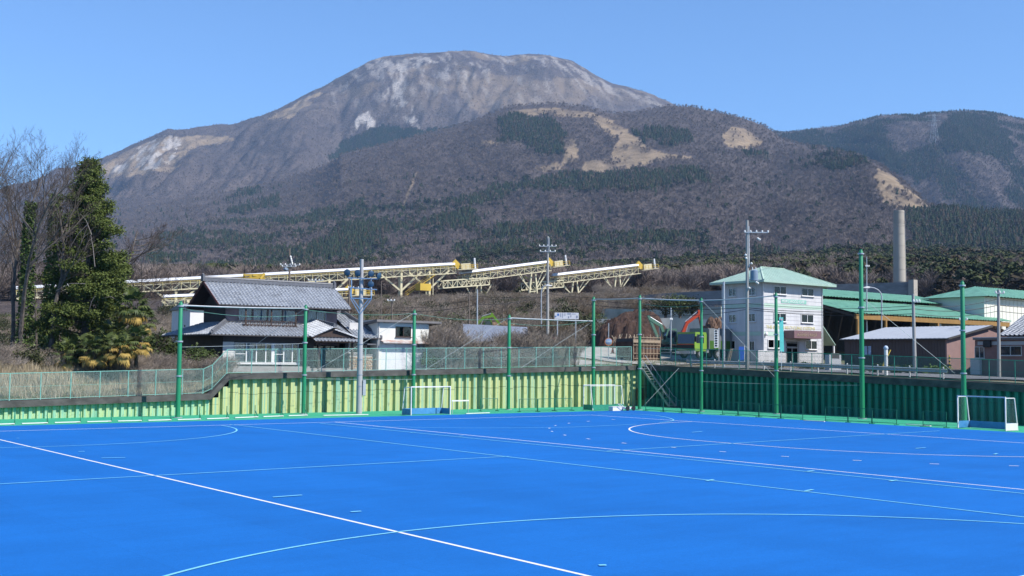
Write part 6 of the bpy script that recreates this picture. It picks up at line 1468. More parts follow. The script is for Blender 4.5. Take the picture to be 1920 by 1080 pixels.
# ================================================================== UTILITY POLES, LAMPS AND CABLES
M_UP = mat('utility_pole_concrete', (0.36, 0.36, 0.35), 0.85, 0.08, 1.0, (0.26, 0.25, 0.24), 0.4, 0.5, stretch=(1, 1, 0.2))
M_UPD = mat('brown_old_pole', (0.17, 0.14, 0.12), 0.9, 0.15, 1.0)
M_INS = mat('white_insulator', (0.78, 0.78, 0.76), 0.3, 0.05, 2)
M_TRF = mat('blue_grey_transformer', (0.22, 0.29, 0.38), 0.5, 0.08, 2)
UP = {}
def upole(key, px, top, D, label, arms=(), r=(0.17, 0.11), m=None, base=None, lean=0.0):
    b_ = at(px, 640, D); zg = gz(b_.x, b_.y)-0.3 if base is None else at(px, base, D).z; tp = at(px+lean, top, D)
    g = thing('utility_pole', (b_.x, b_.y, zg), label, 'utility pole', 'utility poles', world=True)
    MB().tube([(b_.x, b_.y, zg), tp], list(r), 10).build('shaft', m or M_UP, g, True)
    for (py, l, rr) in arms:
        c = at(px, py, D); a = MB(); p, q = c-rx*l-Vector((FWD[0], FWD[1], 0))*0.15, c+rx*rr-Vector((FWD[0], FWD[1], 0))*0.15
        arm = MB().bar(p, q, 0.09).build('crossarm', M_ST, g)
        k = max(2, int((l+rr)/0.5))
        for i in range(k+1):
            e = p.lerp(q, i/k); MB().tube([e, e+Vector((0, 0, .12)), e+Vector((0, 0, .22))], [0.07, 0.09, 0.03], 7).build('insulator', M_INS, arm, True, g.location)
    UP[key] = (b_, tp, g, D); return g
g = upole('a', 1401, 413, 106, 'tall utility pole with grey transformer before the white building', [(436, 0.25, 1.9)], (0.19, 0.12))
c = at(1414, 516, 106); tr = MB().tube([c-Vector((0, 0, .5)), c+Vector((0, 0, .42)), c+Vector((0, 0, .5))], [0.36, 0.36, 0.2], 14).build('transformer', M_TRF, g, True)
for s in (-0.16, 0.16): MB().tube([c+rx*s+Vector((0, 0, .5)), c+rx*s+Vector((0, 0, .75))], 0.05, 6).build('bushing', M_INS, tr, True, g.location)
MB().bar(at(1402, 524, 106), at(1424, 525, 106), 0.1).build('bracket', M_ST, g)
for px, py in ((1398, 478), (1399, 484), (1409, 494), (1421, 447), (1424, 449), (1418, 529), (1421, 531), (1405, 540)): MB().ico(at(px, py, 105.8), 0.12, 1).build('insulator', M_INS, g, True)
MB().tube([at(1404, 424, 105.9), at(1405, 500, 105.9)], 0.04, 6).build('conduit', M_WFR, g, True)
g = upole('b', 1027, 443, 140, 'utility pole with two rows of insulators in front of the conveyors', [(462, 1.0, 1.0), (472, 0.9, 0.9)], (0.2, 0.13))
MB().tube([at(1029.5, 445, 139.8), at(1029.5, 470, 139.8)], 0.05, 6).build('earth_peak', M_ST, g, True)
g = upole('c', 543, 466, 145, 'utility pole with crossed arms rising behind the house ridge', [(497, 1.1, 1.3), (500, 0.9, 0.8)], (0.19, 0.1), M_UPD)
for k in range(4): MB().ico(at(545+k, 482+4*k, 144.8), 0.16, 1, (0.8, 0.8, 1.4)).build('insulator', M_INS, g, True)
MB().ico(at(536, 505, 144.7), 0.36, 1, (1, 1, 0.8)).build('switch', M_TRF, g, True)
upole('d', 895, 543, 134, 'pale steel pole rising beside the lime excavator boom', [], (0.11, 0.08), M_ST)
upole('e', 880, 550, 131, 'thin brown pole in front of the grey sheet roof', [], (0.10, 0.07), M_UPD)
g = upole('f', 1715, 551, 99, 'leaning grey utility pole before the brown roadside shed', [(566, 0.15, 0.35)], (0.17, 0.12), None, None, -3)
g = upole('g', 1872, 543, 101, 'utility pole in front of the pinkish brown house', [(550, 0.3, 0.4)], (0.17, 0.11))
g = upole('h', 1357, 528, 113, 'bluish steel pole at the left edge of the white building', [], (0.13, 0.11), M_ST)
g = upole('i', 1258, 577, 124, 'thin grey pole in front of the green excavator', [(600, 0.1, 0.1)], (0.09, 0.07), M_ST)
g = upole('j', 1625, 481, 150, 'slim antenna pole behind the tallest net pole', [(500, 0.15, 0.25)], (0.14, 0.05), M_ST)
g = upole('k', 655, 508, 150, 'brown utility pole behind the house ridge end', [(540, 0.1, 1.2)], (0.16, 0.12), M_UPD)
g = upole('l', 715, 528, 160, 'thin pole on the brushy slope behind the garage', [], (0.08, 0.06), M_UPD)
g = upole('m', 735, 556, 138, 'dark service pole with small box behind the garage roof', [(564, 0.5, 0.3)], (0.10, 0.08), M_UPD)
g = upole('n', 1804, 595, 112, 'short leaning wooden pole beside the roadside house', [(600, 0.3, 0.4)], (0.09, 0.07), M_UPD, None, 4)
g = upole('o', 592, 522, 160, 'short pole with crossarm just above the house ridge', [(526, 1.0, 1.0)], (0.12, 0.1), M_ST)
# street lamps
def lamp(px, top, base, D, arm, label):
    b_ = at(px, base, D); t = at(px, top, D); g = thing('street_lamp', (b_.x, b_.y, b_.z), label, 'street lamp', world=True)
    e = t+rx*arm; pts = [b_, t-Vector((0, 0, 1.0))]+[t-Vector((0, 0, 1.0))+rx*arm*(1-cos(a))+Vector((0, 0, sin(a)))*1.0 for a in (0.4, 0.8, 1.2, 1.57)]
    MB().tube(pts, 0.07, 8).build('post', M_ST, g, True)
    h_ = pts[-1]; MB().tube([h_, h_+rx*math.copysign(0.25, arm)-Vector((0, 0, .03)), h_+rx*math.copysign(0.75, arm)-Vector((0, 0, .05))], [0.07, 0.14, 0.06], 10).build('lamp_head', M_WFR, g, True)
lamp(1653, 539, 632, 128, -1.3, 'curved street lamp above the brown roadside shed')
lamp(1015, 535, 615, 136, 0.5, 'pale street lamp beside the double armed utility pole')
# cables
def cable(pts, r, lab, sag=0.35, m=None):
    P = [at(*p) for p in pts]; out = []
    for a, b_ in zip(P[:-1], P[1:]):
        n = 12
        for i in range(n): t = i/n; s = a.lerp(b_, t); s.z -= sag*4*t*(1-t); out.append(s)
    out.append(P[-1]); o = MB().tube(out, r, 5).build('overhead_cable', m or M_CABLE, None, True, out[0]); tag(o, lab, 'cable', 'overhead cables')
CB = [([(1100, 562, 130), (1401, 569, 106), (1715, 573, 99), (1872, 560, 101), (2050, 556, 101)], .022, 'upper sagging cable passing the white building and shed'),
      ([(1100, 571, 130), (1401, 577, 106), (1715, 579, 99), (1872, 572, 101), (2050, 566, 101)], .03, 'second cable passing the white building and shed'),
      ([(1200, 590, 125), (1401, 580, 106), (1715, 588, 99), (1872, 583, 101), (2050, 580, 101)], .026, 'lowest cable passing the white building and shed'),
      ([(1401, 437, 106), (1688, 420, 180), (1950, 375, 240)], .02, 'thin cable crossing the slope in front of the chimney'),
      ([(1401, 439, 106), (1688, 424, 180), (1950, 381, 240)], .02, 'lower thin cable crossing the slope in front of the chimney'),
      ([(1035, 476, 140), (1165, 497, 150), (1345, 524, 160)], .02, 'thin cable falling right from the double armed pole'),
      ([(1022, 463, 140), (940, 472, 150), (850, 482, 160)], .03, 'cable going left from the double armed pole'),
      ([(1027, 548, 140), (895, 560, 134), (735, 577, 138), (560, 590, 140)], .02, 'cable running left along the brushy slope'),
      ([(1027, 553, 140), (895, 571, 134), (735, 583, 138)], .03, 'black cable running left below the conveyors'),
      ([(1027, 550, 140), (1200, 556, 126), (1355, 560, 113)], .02, 'cable from the double armed pole to the steel pole'),
      ([(660, 541, 150), (790, 545, 158), (1027, 558, 140)], .018, 'high thin cable behind the floodlight pole')]
for p, r, lab in CB: cable(p, r, lab)

# ================================================================== EARTH HEAP, SCRAP, SIGNS
def mound(name, label, px, py, D, w, dpt, hgt, m, seed, cat, rough=1.0, peak=(0, 0)):
    b_ = at(px, py, D); zg = gz(b_.x, b_.y)-0.6; n = 60; X_, Y_ = np.meshgrid(np.linspace(-1, 1, n), np.linspace(-1, 1, n), indexing='ij'); R_2 = np.hypot(X_-peak[0]*0.4*(1-np.hypot(X_, Y_)), Y_)
    e = 1-np.clip(R_2, 0, 1); z = hgt*np.tanh(e*2.1)/0.97*(0.86+0.28*fbm(X_*2.2+seed, Y_*2.2, 3, seed))+(fbm(X_*9+seed, Y_*9, 4, seed+3)-0.5)*1.1*rough*np.clip(e*5, 0, 1)
    lat_ = X_*w/2; dep = Y_*dpt/2
    xw = b_.x+RIGHT[0]*lat_+FWD[0]*dep; yw = b_.y+RIGHT[1]*lat_+FWD[1]*dep
    fs = [(i*n+j, (i+1)*n+j, (i+1)*n+j+1, i*n+j+1) for i in range(n-1) for j in range(n-1)]
    me = bpy.data.meshes.new(name); me.from_pydata(np.stack([xw-b_.x, yw-b_.y, z], -1).reshape(-1, 3).tolist(), [], fs); me.update(); me.materials.append(m)
    o = bpy.data.objects.new(name, me); COL.objects.link(o); o.location = (b_.x, b_.y, zg); tag(o, label, cat); return o
M_BARK = mat('brown_bark_chips', (0.072, 0.043, 0.033), 0.98, 0.35, 1.6, (0.04, 0.025, 0.02), 0.8, 0.5, bump=0.9, bscale=5)
M_SCRP = mat('brown_wood_scrap', (0.19, 0.12, 0.085), 0.95, 0.4, 1.8, (0.07, 0.045, 0.035), 0.8, 0.9, bump=0.9, bscale=4)
mound('earth_heap', 'large dark brown heap of bark chips behind the stake truck', 1182, 650, 141, 12.0, 10, 5.5, M_BARK, 3, 'heap', 1.3, (0.5, 0))
mound('scrap_heap', 'heap of brown wood scrap between the truck and white building', 1345, 650, 135, 5.5, 7, 5.2, M_SCRP, 8, 'heap', 1.6)
mound('chip_heap', 'light brown wood chip heap on the slope above the grey sheet roof', 935, 605, 150, 15, 8, 3.9, mat('pale_wood_chips', (0.24, 0.165, 0.11), 0.95, 0.35, 1.5, (0.14, 0.09, 0.06), 0.7, 0.6, bump=0.8, bscale=5), 12, 'heap', 1.2)
# billboard
a, b_ = at(1040, 586, 128), at(1085, 598.5, 128); bb = thing('billboard', (a.x, a.y, gz(a.x, a.y)), 'wide white billboard with blue marks in front of the dark bushes', 'sign', world=True)
d = Vector((b_.x-a.x, b_.y-a.y, 0)); L_ = d.length; d.normalize(); n = Vector((d.y, -d.x, 0))
MB().bar((a.x, a.y, (a.z+b_.z)/2), (b_.x, b_.y, (a.z+b_.z)/2), 0.06, a.z-b_.z).build('panel', mat('white_sign_panel', (0.72, 0.73, 0.76), 0.5, 0.05, 2, (0.5, 0.52, 0.6), 0.3, 1.2), bb)
for k, (u0, u1, v0, v1) in enumerate([(0.11, 0.18, 0.5, 0.85), (0.02, 0.07, 0.3, 0.5), (0.24, 0.26, 0.3, 0.9), (0.32, 0.34, 0.2, 0.9), (0.42, 0.44, 0.5, 0.9), (0.53, 0.68, 0.74, 0.9), (0.56, 0.60, 0.15, 0.45), (0.66, 0.69, 0.3, 0.6), (0.72, 0.88, 0.78, 0.84), (0.90, 0.96, 0.2, 0.55)]):
    p = Vector((a.x, a.y, b_.z+(a.z-b_.z)*(v0+v1)/2))+n*0.045+d*L_*u0; q = p+d*L_*(u1-u0); MB().bar(p, q, 0.012, (a.z-b_.z)*(v1-v0)).build('sign_mark', mat('blue_sign_paint', (0.06, 0.20, 0.55), 0.5, 0.05, 2) if k < 2 else mat('grey_sign_paint', (0.25, 0.29, 0.40), 0.5, 0.1, 2), bb)
for f in (0.12, 0.88): p = a+d*L_*f; MB().bar((p.x-n.x*.06, p.y-n.y*.06, gz(p.x, p.y)-0.3), (p.x-n.x*.06, p.y-n.y*.06, a.z), 0.1).build('post', M_ST, bb)
# round traffic mirror
c = at(1141, 641, 121); zg = gz(c.x, c.y); g = thing('traffic_mirror', (c.x, c.y, zg), 'pole with round road mirror by the lane', 'mirror', world=True)
t_ = at(1143, 606, 121); MB().tube([(c.x, c.y, zg-0.3), (c.x, c.y, t_.z)], 0.05, 8).build('post', M_ST, g, True)
fr_ = MB().tube([c-Vector((FWD[0], FWD[1], 0))*0.1, c-Vector((FWD[0], FWD[1], 0))*0.16], 0.42, 18).build('mirror_rim', mat('orange_rim', (0.5, 0.18, 0.05), 0.5, 0.1, 2), g, True)
MB().tube([c-Vector((FWD[0], FWD[1], 0))*0.162, c-Vector((FWD[0], FWD[1], 0))*0.2], [0.36, 0.2], 18).build('mirror_glass', mat('mirror_face', (0.6, 0.64, 0.68), 0.1, 0.05, 2, metal=0.7), fr_, True, g.location)
# low shed with grey-blue sheet roof
a = at(868, 607, 126); b_ = at(988, 613, 122); a2 = at(868, 645, 122); b2 = at(988, 632, 119)
g = thing('sheet_roof_shed', (a.x, a.y, gz(a.x, a.y)), 'low shed with sloping grey blue sheet roof behind the thicket', 'shed', world=True)
M_GBR = mat('grey_blue_sheet', (0.27, 0.30, 0.36), 0.5, 0.08, 0.8, (0.18, 0.20, 0.24), 0.4, 0.4)
for k in range(6):
    t0, t1 = k/6, (k+1)/6; roof_slab(a2.lerp(b2, t0)+Vector((0.01, 0, 0)), a2.lerp(b2, t1), a.lerp(b_, t1), a.lerp(b_, t0)+Vector((0.01, 0, 0)), 0.1).build('roof_sheet', M_GBR, g)
MB().bar((a.x, a.y, a.z-2.6), (b_.x, b_.y, b_.z-2.6), 0.2, 4.8).build('rear_wall', M_DKW, g)
for f in (0.02, 0.5, 0.98): p = a2.lerp(b2, f); MB().bar((p.x, p.y, gz(p.x, p.y)-0.3), (p.x, p.y, p.z-0.15), 0.14).build('post', M_ST, g)
p, q = at(966, 648, 119.5), at(1000, 647, 118.5); g = thing('green_tarpaulin', (p.x, p.y, p.z-1), 'green tarpaulin screen beside the low sheet roof shed', 'tarpaulin', world=True)
MB().bar(p, q, 0.12, 1.3).build('sheet', mat('green_tarp', (0.02, 0.20, 0.10), 0.6, 0.15, 1.5), g); 
for e in (p, q): MB().bar((e.x, e.y, e.z-1.6), (e.x, e.y, e.z+0.8), 0.1).build('post', M_ST, g)
# barricades
for k, (px, py) in enumerate(((1032, 633), (1040, 634), (1036, 640))):
    c = at(px, py, 120); g = thing('barricade', (c.x, c.y, gz(c.x, c.y)), ['left red and white barricade in the thicket', 'right red and white barricade in the thicket', 'lowest red and white barricade in the thicket'][k], 'barricade', 'barricades in the thicket', world=True)
    for j in range(4): MB().bar(c+rx*(j*0.2-0.4), c+rx*(j*0.2-0.2), 0.05, 0.2).build('stripe', mat('red_paint', (0.55, 0.06, 0.04), 0.5, 0.1, 2) if j % 2 else M_WFR, g)
    for s in (-0.35, 0.35): MB().bar((c.x+rx.x*s, c.y+rx.y*s, gz(c.x, c.y)-0.2), (c.x+rx.x*s, c.y+rx.y*s, c.z+0.1), 0.05).build('leg', M_ST, g)
# traffic cone
c = at(1149, 658, 123); zc = at(1149, 662, 123).z; g = thing('traffic_cone', (c.x, c.y, zc), 'red traffic cone left of the stake truck', 'traffic cone', world=True)
MB().tube([(c.x, c.y, zc), (c.x, c.y, zc+0.7)], [0.19, 0.04], 12).build('cone', mat('cone_red', (0.62, 0.07, 0.05), 0.5, 0.1, 2), g, True); MB().box((c.x-.22, c.y-.22, zc-0.05), (c.x+.22, c.y+.22, zc+0.001)).build('base', M_BLK, g)

# ================================================================== STAKE TRUCK BODY / TIMBER BIN
zs = gz(24.5, 20)
sb = thing('timber_bin', (24.2, 20, zs), 'dark bin with pale timber lattice end heaped with sticks', 'bin', world=True)
pA, pB, pC = at(1156, 661, 123), at(1187.5, 664, 120.5), at(1238, 660, 122.5)
M_TL = mat('pale_weathered_timber', (0.38, 0.30, 0.21), 0.85, 0.15, 3, (0.28, 0.21, 0.15), 0.5, 1.5); M_DN = mat('dark_netting', (0.05, 0.052, 0.055), 0.9, 0.25, 4)
zb_ = pB.z-1.2; ztb = at(1188, 631.5, 120.5).z
def slab(p, q, z0, z1, th): 
    m_ = MB(); m_.bar((p.x, p.y, (z0+z1)/2), (q.x, q.y, (z0+z1)/2), th, z1-z0); return m_
slab(pA, pB, zb_, ztb-0.15, 0.1).build('netted_side', M_DN, sb)
dback = (pC-pB); pD = pA+dback; slab(pB+dback*0.02+Vector((.1, .1, 0)), pC+Vector((.1, .1, 0)), zb_, ztb-0.6, 0.06).build('end_panel', M_SCRP, sb)
for k in range(9): 
    t = k/8; p = pB.lerp(pC, t); MB().bar((p.x-.06, p.y-.06, zb_), (p.x-.06, p.y-.06, ztb+(0.3 if k % 2 else 0.1)), 0.055).build('stake', M_TL, sb)
for k, zz in enumerate((zb_+0.75, zb_+1.3, ztb-0.85, ztb-0.6, ztb-0.5, ztb-0.3, ztb-0.05)): 
    MB().bar((pB.x-.16, pB.y-.16, zz), (pC.x-.16, pC.y-.16, zz), 0.05, 0.06 if k != 4 else 0.28).build('slat', M_TL, sb)
rs = random.Random(5)
for k in range(14):
    t = rs.random(); p = pA.lerp(pB, t); MB().bar((p.x+rs.random()*0.8, p.y+rs.random(), ztb-1), (p.x+rs.random(), p.y+rs.random()+0.3, ztb+rs.random()*0.4), 0.07).build('stick', M_TL, sb)
slab(pA+dback*0.1, pB+dback*0.1, zb_, ztb-0.5, 0.9).build('load', M_BARK, sb)

# ================================================================== EXCAVATORS AND TRUCK
M_RUB = mat('black_rubber', (0.02, 0.02, 0.021), 0.8, 0.15, 4); M_TRK = mat('muddy_track_steel', (0.08, 0.07, 0.06), 0.8, 0.25, 3)
def excavator(loc, rot, m, label, boom, upper=0.0, sc=1.0):
    """boom: list of 4 side-view points (x forward, z up) pivot, elbow, stick end, bucket"""
    g = thing('excavator', loc, label, 'excavator', 'excavators in the wood chip yard', rot); g.scale = (sc, sc, sc)
    for s in (-1, 1):
        pr = [(-1.7, 0.25), (-1.55, 0.0), (1.55, 0.0), (1.75, 0.25), (1.75, 0.55), (1.5, 0.8), (-1.5, 0.8), (-1.7, 0.55)]
        tk = MB(); tk.prism(pr, 'y', s*1.15-0.28, s*1.15+0.28); tr = tk.build('track', M_TRK, g)
        for k in range(12): x_ = -1.5+k*0.27; MB().box((x_, s*1.15-0.3, 0.80), (x_+0.16, s*1.15+0.3, 0.84)).build('track_shoe', M_TRK, tr)
    MB().box((-0.9, -0.86, 0.3), (0.9, 0.86, 0.85)).build('undercarriage', M_TRK, g)
    MB().prism([(-2.0, 0.95), (1.2, 0.95), (1.2, 1.5), (0.2, 1.95), (-1.9, 1.95), (-2.1, 1.6)], 'y', -1.2, 1.2).build('house', m, g)
    MB().prism([(-2.5, 1.0), (-2.01, 1.0), (-2.11, 1.6), (-1.91, 1.9), (-2.4, 1.8)], 'y', -1.15, 1.15).build('counterweight', M_TRK, g)
    cab = MB(); cab.prism([(0.1, 1.51), (1.5, 1.2), (1.55, 2.0), (1.3, 2.85), (0.15, 2.85)], 'y', 0.25, 1.18); cb = cab.build('cab', m, g)
    MB().prism([(0.3, 1.8), (1.35, 1.7), (1.38, 2.0), (1.15, 2.7), (0.3, 2.7)], 'y', 1.185, 1.2).build('side_window', M_GLASS, cb)
    MB().prism([(0.3, 1.8), (1.35, 1.7), (1.38, 2.0), (1.15, 2.7), (0.3, 2.7)], 'y', 0.23, 0.245).build('side_window', M_GLASS, cb)
    w_ = MB(); w_.add([(1.53, 0.32, 1.5), (1.53, 1.1, 1.5), (1.57, 1.1, 2.0), (1.57, 0.32, 2.0), (1.34, 1.1, 2.75), (1.34, 0.32, 2.75)], [(0, 1, 2, 3), (3, 2, 4, 5)]); w_.build('windscreen', M_GLASS, cb)
    P = [Vector((x, -0.25, z)) for x, z in boom]
    mid = P[0].lerp(P[1], 0.5); nrm = Vector((-(P[1]-P[0]).z, 0, (P[1]-P[0]).x)).normalized()*0.55*(1 if (P[1]-P[0]).x > 0 else -1)
    b_ = MB(); b_.bar(P[0], mid+nrm, 0.36, 0.5, (0, 1, 0)); b_.bar(mid+nrm, P[1], 0.34, 0.42, (0, 1, 0)); b_.ico(mid+nrm, 0.25, 1, (1, .7, 1)); b_.build('boom', m, g, kind=None)
    MB().bar(P[1]-(P[2]-P[1]).normalized()*0.5, P[2], 0.3, 0.34, (0, 1, 0)).build('stick', m, g)
    MB().tube([P[0]+Vector((0.6, 0.0, -0.1)), mid+nrm*0.7], 0.08, 8).build('boom_cylinder', M_ST, g, True); MB().tube([mid+nrm*1.5, P[1]-(P[2]-P[1]).normalized()*0.45], 0.07, 8).build('stick_cylinder', M_ST, g, True)
    e = P[2]; bk = MB(); bk.prism([(e.x+0.1, e.z+0.1), (e.x+0.55, e.z-0.2), (e.x+0.45, e.z-0.75), (e.x-0.25, e.z-0.85), (e.x-0.5, e.z-0.5), (e.x-0.1, e.z-0.35)], 'y', -0.7, 0.2); bk.build('bucket', M_TRK, g)
    return g
M_EXG = mat('green_excavator_paint', (0.09, 0.20, 0.145), 0.45, 0.1, 2, (0.12, 0.2, 0.15), 0.4, 1); M_EXR = mat('red_excavator_paint', (0.50, 0.07, 0.03), 0.45, 0.1, 2, (0.25, 0.05, 0.03), 0.4, 1); M_EXL = mat('lime_excavator_paint', (0.17, 0.32, 0.03), 0.45, 0.1, 2)
yawL = atan2(-RIGHT[1], -RIGHT[0])
def gp(px, py, D): p = at(px, py, D); return (p.x, p.y, gz(p.x, p.y)+0.05)
p = at(1264, 650, 130); excavator((p.x, p.y, at(1264, 657, 130).z-0.2), yawL+0.25, M_EXG, 'green excavator with folded boom before the bark heap', [(1.1, 1.7), (3.1, 4.0), (1.9, 1.4)], 0, 0.92)
p = at(1297, 650, 137); excavator((p.x, p.y, at(1297, 657, 137).z-0.1), yawL+pi+0.2, M_EXR, 'red excavator raising its boom behind the lime green truck', [(0.2, 1.9), (-0.8, 4.9), (1.6, 4.4)] if False else [(-1.6, 1.6), (0.9, 4.7), (1.5, 1.6)], 0, 0.95)
p = at(905, 610, 148); excavator((p.x, p.y, at(905, 612, 148).z-1.6), yawL+pi, M_EXL, 'lime green excavator with only its boom above the grey roof', [(-1.0, 1.9), (1.6, 3.5), (2.6, 2.2)], 0, 0.85)
# lime green dump truck
p = at(1308, 660, 122); zt_ = at(1308, 672, 122).z
T = thing('dump_truck', (p.x, p.y, zt_), 'lime green dump truck facing left beside the white building', 'truck', None, yawL+0.75)
M_LIM = mat('lime_green_paint', (0.19, 0.33, 0.04), 0.4, 0.08, 2, spec=0.5); M_GRYB = mat('grey_tipper_body', (0.17, 0.19, 0.20), 0.6, 0.12, 1.5); M_DGB = mat('dark_green_body', (0.05, 0.13, 0.02), 0.5, 0.1, 2); M_CHR = mat('bright_bumper', (0.6, 0.62, 0.65), 0.25, 0.05, 2, metal=0.6)
cb = MB().prism([(0.0, 0.75), (2.0, 0.75), (2.05, 1.5), (1.9, 2.75), (0.1, 2.75), (0.0, 2.5)], 'y', -1.2, 1.2).build('cab', M_LIM, T)
ws = MB(); ws.add([(2.062, -1.12, 1.55), (2.062, 1.12, 1.55), (1.93, 1.12, 2.55), (1.93, -1.12, 2.55)], [(0, 1, 2, 3)]); ws.build('windscreen', M_GLASS, cb)
MB().box((2.04, -1.15, 0.95), (2.09, 1.15, 1.4)).build('grille', M_BLK, cb); MB().box((2.05, -1.1, 1.42), (2.085, 1.1, 1.5)).build('red_stripe', mat('red_paint', (0.55, 0.06, 0.04), 0.5, 0.1, 2), cb)
MB().box((1.9, -1.25, 0.45), (2.2, 1.25, 0.78)).build('bumper', M_CHR, T)
for s in (-1, 1):
    MB().box((2.2, s*0.9-0.2, 0.52), (2.225, s*0.9+0.2, 0.72)).build('headlight', M_INS, T)
    MB().prism([(0.5, 1.6), (1.75, 1.6), (1.68, 2.5), (0.5, 2.5)], 'y', s*1.205-0.01, s*1.205+0.01).build('door_window', M_GLASS, cb)
    MB().box((2.0, s*1.35-0.1, 1.7), (2.12, s*1.35+0.1, 2.3)).build('mirror', M_BLK, T)
    MB().box((-0.5, s*1.0-0.1, 0.6), (0.0, s*1.0+0.1, 1.0)).build('step', M_CHR, T)
    for x_ in (1.05, -2.0, -3.2):
        t_ = MB().tube([(x_, s*1.0-0.14, 0.48), (x_, s*1.0+0.14, 0.48)], 0.48, 18).build('wheel', M_RUB, T, True); MB().tube([(x_, s*1.0-0.15, 0.48), (x_, s*1.0+0.15, 0.48)], 0.27, 14).build('rim', M_CHR, t_, True)
MB().box((-4.2, -0.5, 0.6), (-0.01, 0.5, 0.95)).build('chassis', M_BLK, T)
bd = MB().prism([(-4.4, 1.0), (-0.25, 1.0), (-0.25, 3.2), (-4.6, 3.2)], 'y', -1.22, 1.22).build('tipper_body', M_GRYB, T); MB().box((-4.35, -1.24, 1.02), (-0.3, -1.225, 1.9)).build('side_panel', M_DGB, bd); MB().box((-4.35, 1.225, 1.02), (-0.3, 1.24, 1.9)).build('side_panel', M_DGB, bd)
for k in range(5): x_ = -4.2+k*0.95; MB().box((x_, 1.241, 1.0), (x_+0.1, 1.3, 3.15)).build('side_rib', M_GRYB, bd); MB().box((x_, -1.3, 1.0), (x_+0.1, -1.241, 3.15)).build('side_rib', M_GRYB, bd)

# ================================================================== SMALL ROADSIDE THINGS
def flagpole(px, top, base, D, label, m, w, h0, h1):
    b_ = at(px, base, D); t = at(px, top, D); g = thing('sign_banner', (b_.x, b_.y, b_.z), label, 'banner', world=True)
    MB().tube([b_-Vector((0, 0, .3)), t], 0.03, 6).build('pole', M_WFR, g, True)
    a, c = at(px, h0, D-0.06), at(px, h1, D-0.06); fl_ = MB().bar(c-rx*w*0.5-rx*0.05, a-rx*w*0.5-rx*0.05, w, 0.02, (FWD[0], FWD[1], 0)).build('cloth', m, g)
    return g, a, c, fl_
g, a, c, fl_ = flagpole(1348, 615, 678, 111, 'white vertical banner with black characters left of the white building', M_WFR, 0.42, 618, 652)
for k in range(7):
    z_ = a.z-0.12-k*(a.z-c.z-0.1)/7; MB().bar((a.x-rx.x*0.38-FWD[0]*.03, a.y-rx.y*0.38-FWD[1]*.03, z_), (a.x-rx.x*0.16-FWD[0]*.03, a.y-rx.y*0.16-FWD[1]*.03, z_-0.02), 0.012, 0.13).build('character', M_BLK, fl_, False, g.location)
g, a, c, fl_ = flagpole(1396, 648, 678, 109, 'blue vertical banner leaning at the white building side', mat('blue_cloth', (0.03, 0.12, 0.50), 0.7, 0.1, 2), 0.5, 650, 676)
q = at(1363, 682, 111); r_ = at(1370, 654, 111.4); g = thing('leaning_plank', (q.x, q.y, q.z), 'pale plank leaning on the shaded side of the white building', 'plank', world=True)
MB().bar(q, r_, 0.16, 0.05).build('board', M_TL, g); MB().bar(q+rx*0.2, r_+rx*0.16, 0.08, 0.05).build('batten', M_TL, g)
c = at(1661, 655, 96); zc = gz(c.x, c.y); g = thing('marker_post', (c.x, c.y, zc), 'white roadside post with rounded blue top before the brown shed', 'post', world=True)
MB().tube([(c.x, c.y, zc-0.1), (c.x, c.y, c.z+0.05)], 0.15, 12).build('column', M_WFR, g, True); MB().ico((c.x, c.y, c.z+0.1), 0.2, 2, (1, 1, 1.1)).build('round_top', mat('pale_blue_paint', (0.45, 0.55, 0.68), 0.4, 0.1, 2), g, True)
a, b_ = at(1653, 690, 97), at(1669, 656, 97.4); g = thing('yellow_bar', (a.x, a.y, a.z), 'slanting yellow bar leaning behind the white marker post', 'bar', world=True)
MB().bar(a, b_, 0.16, 0.06).build('bar', M_YEL, g); MB().box((a.x-.2, a.y-.2, a.z-0.4), (a.x+.2, a.y+.2, a.z-0.02)).build('footing', M_PLIN, g)
c0, c1 = at(1780, 693, 97), at(1780, 666, 97); g = thing('striped_post', (c0.x, c0.y, c0.z), 'yellow and black striped post beside the roadside shed', 'post', world=True)
for k in range(8): MB().tube([c0.lerp(c1, k/8), c0.lerp(c1, (k+1)/8)], 0.06, 8).build('stripe', M_YEL if k % 2 else M_BLK, g, True)
c = at(1562, 680, 108); g = thing('stone_sign', (c.x, c.y, gz(c.x, c.y)), 'grey stone slab sign between the white building and brown shed', 'sign', world=True)
zz = gz(c.x, c.y); MB().box((c.x-0.9, c.y-0.25, zz-0.1), (c.x+0.9, c.y+0.25, at(1562, 665, 108).z)).build('slab', M_LRF, g); MB().box((c.x-0.6, c.y-0.27, zz+1.2), (c.x+0.6, c.y-0.251, zz+1.7)).build('plaque', M_DKW, g)
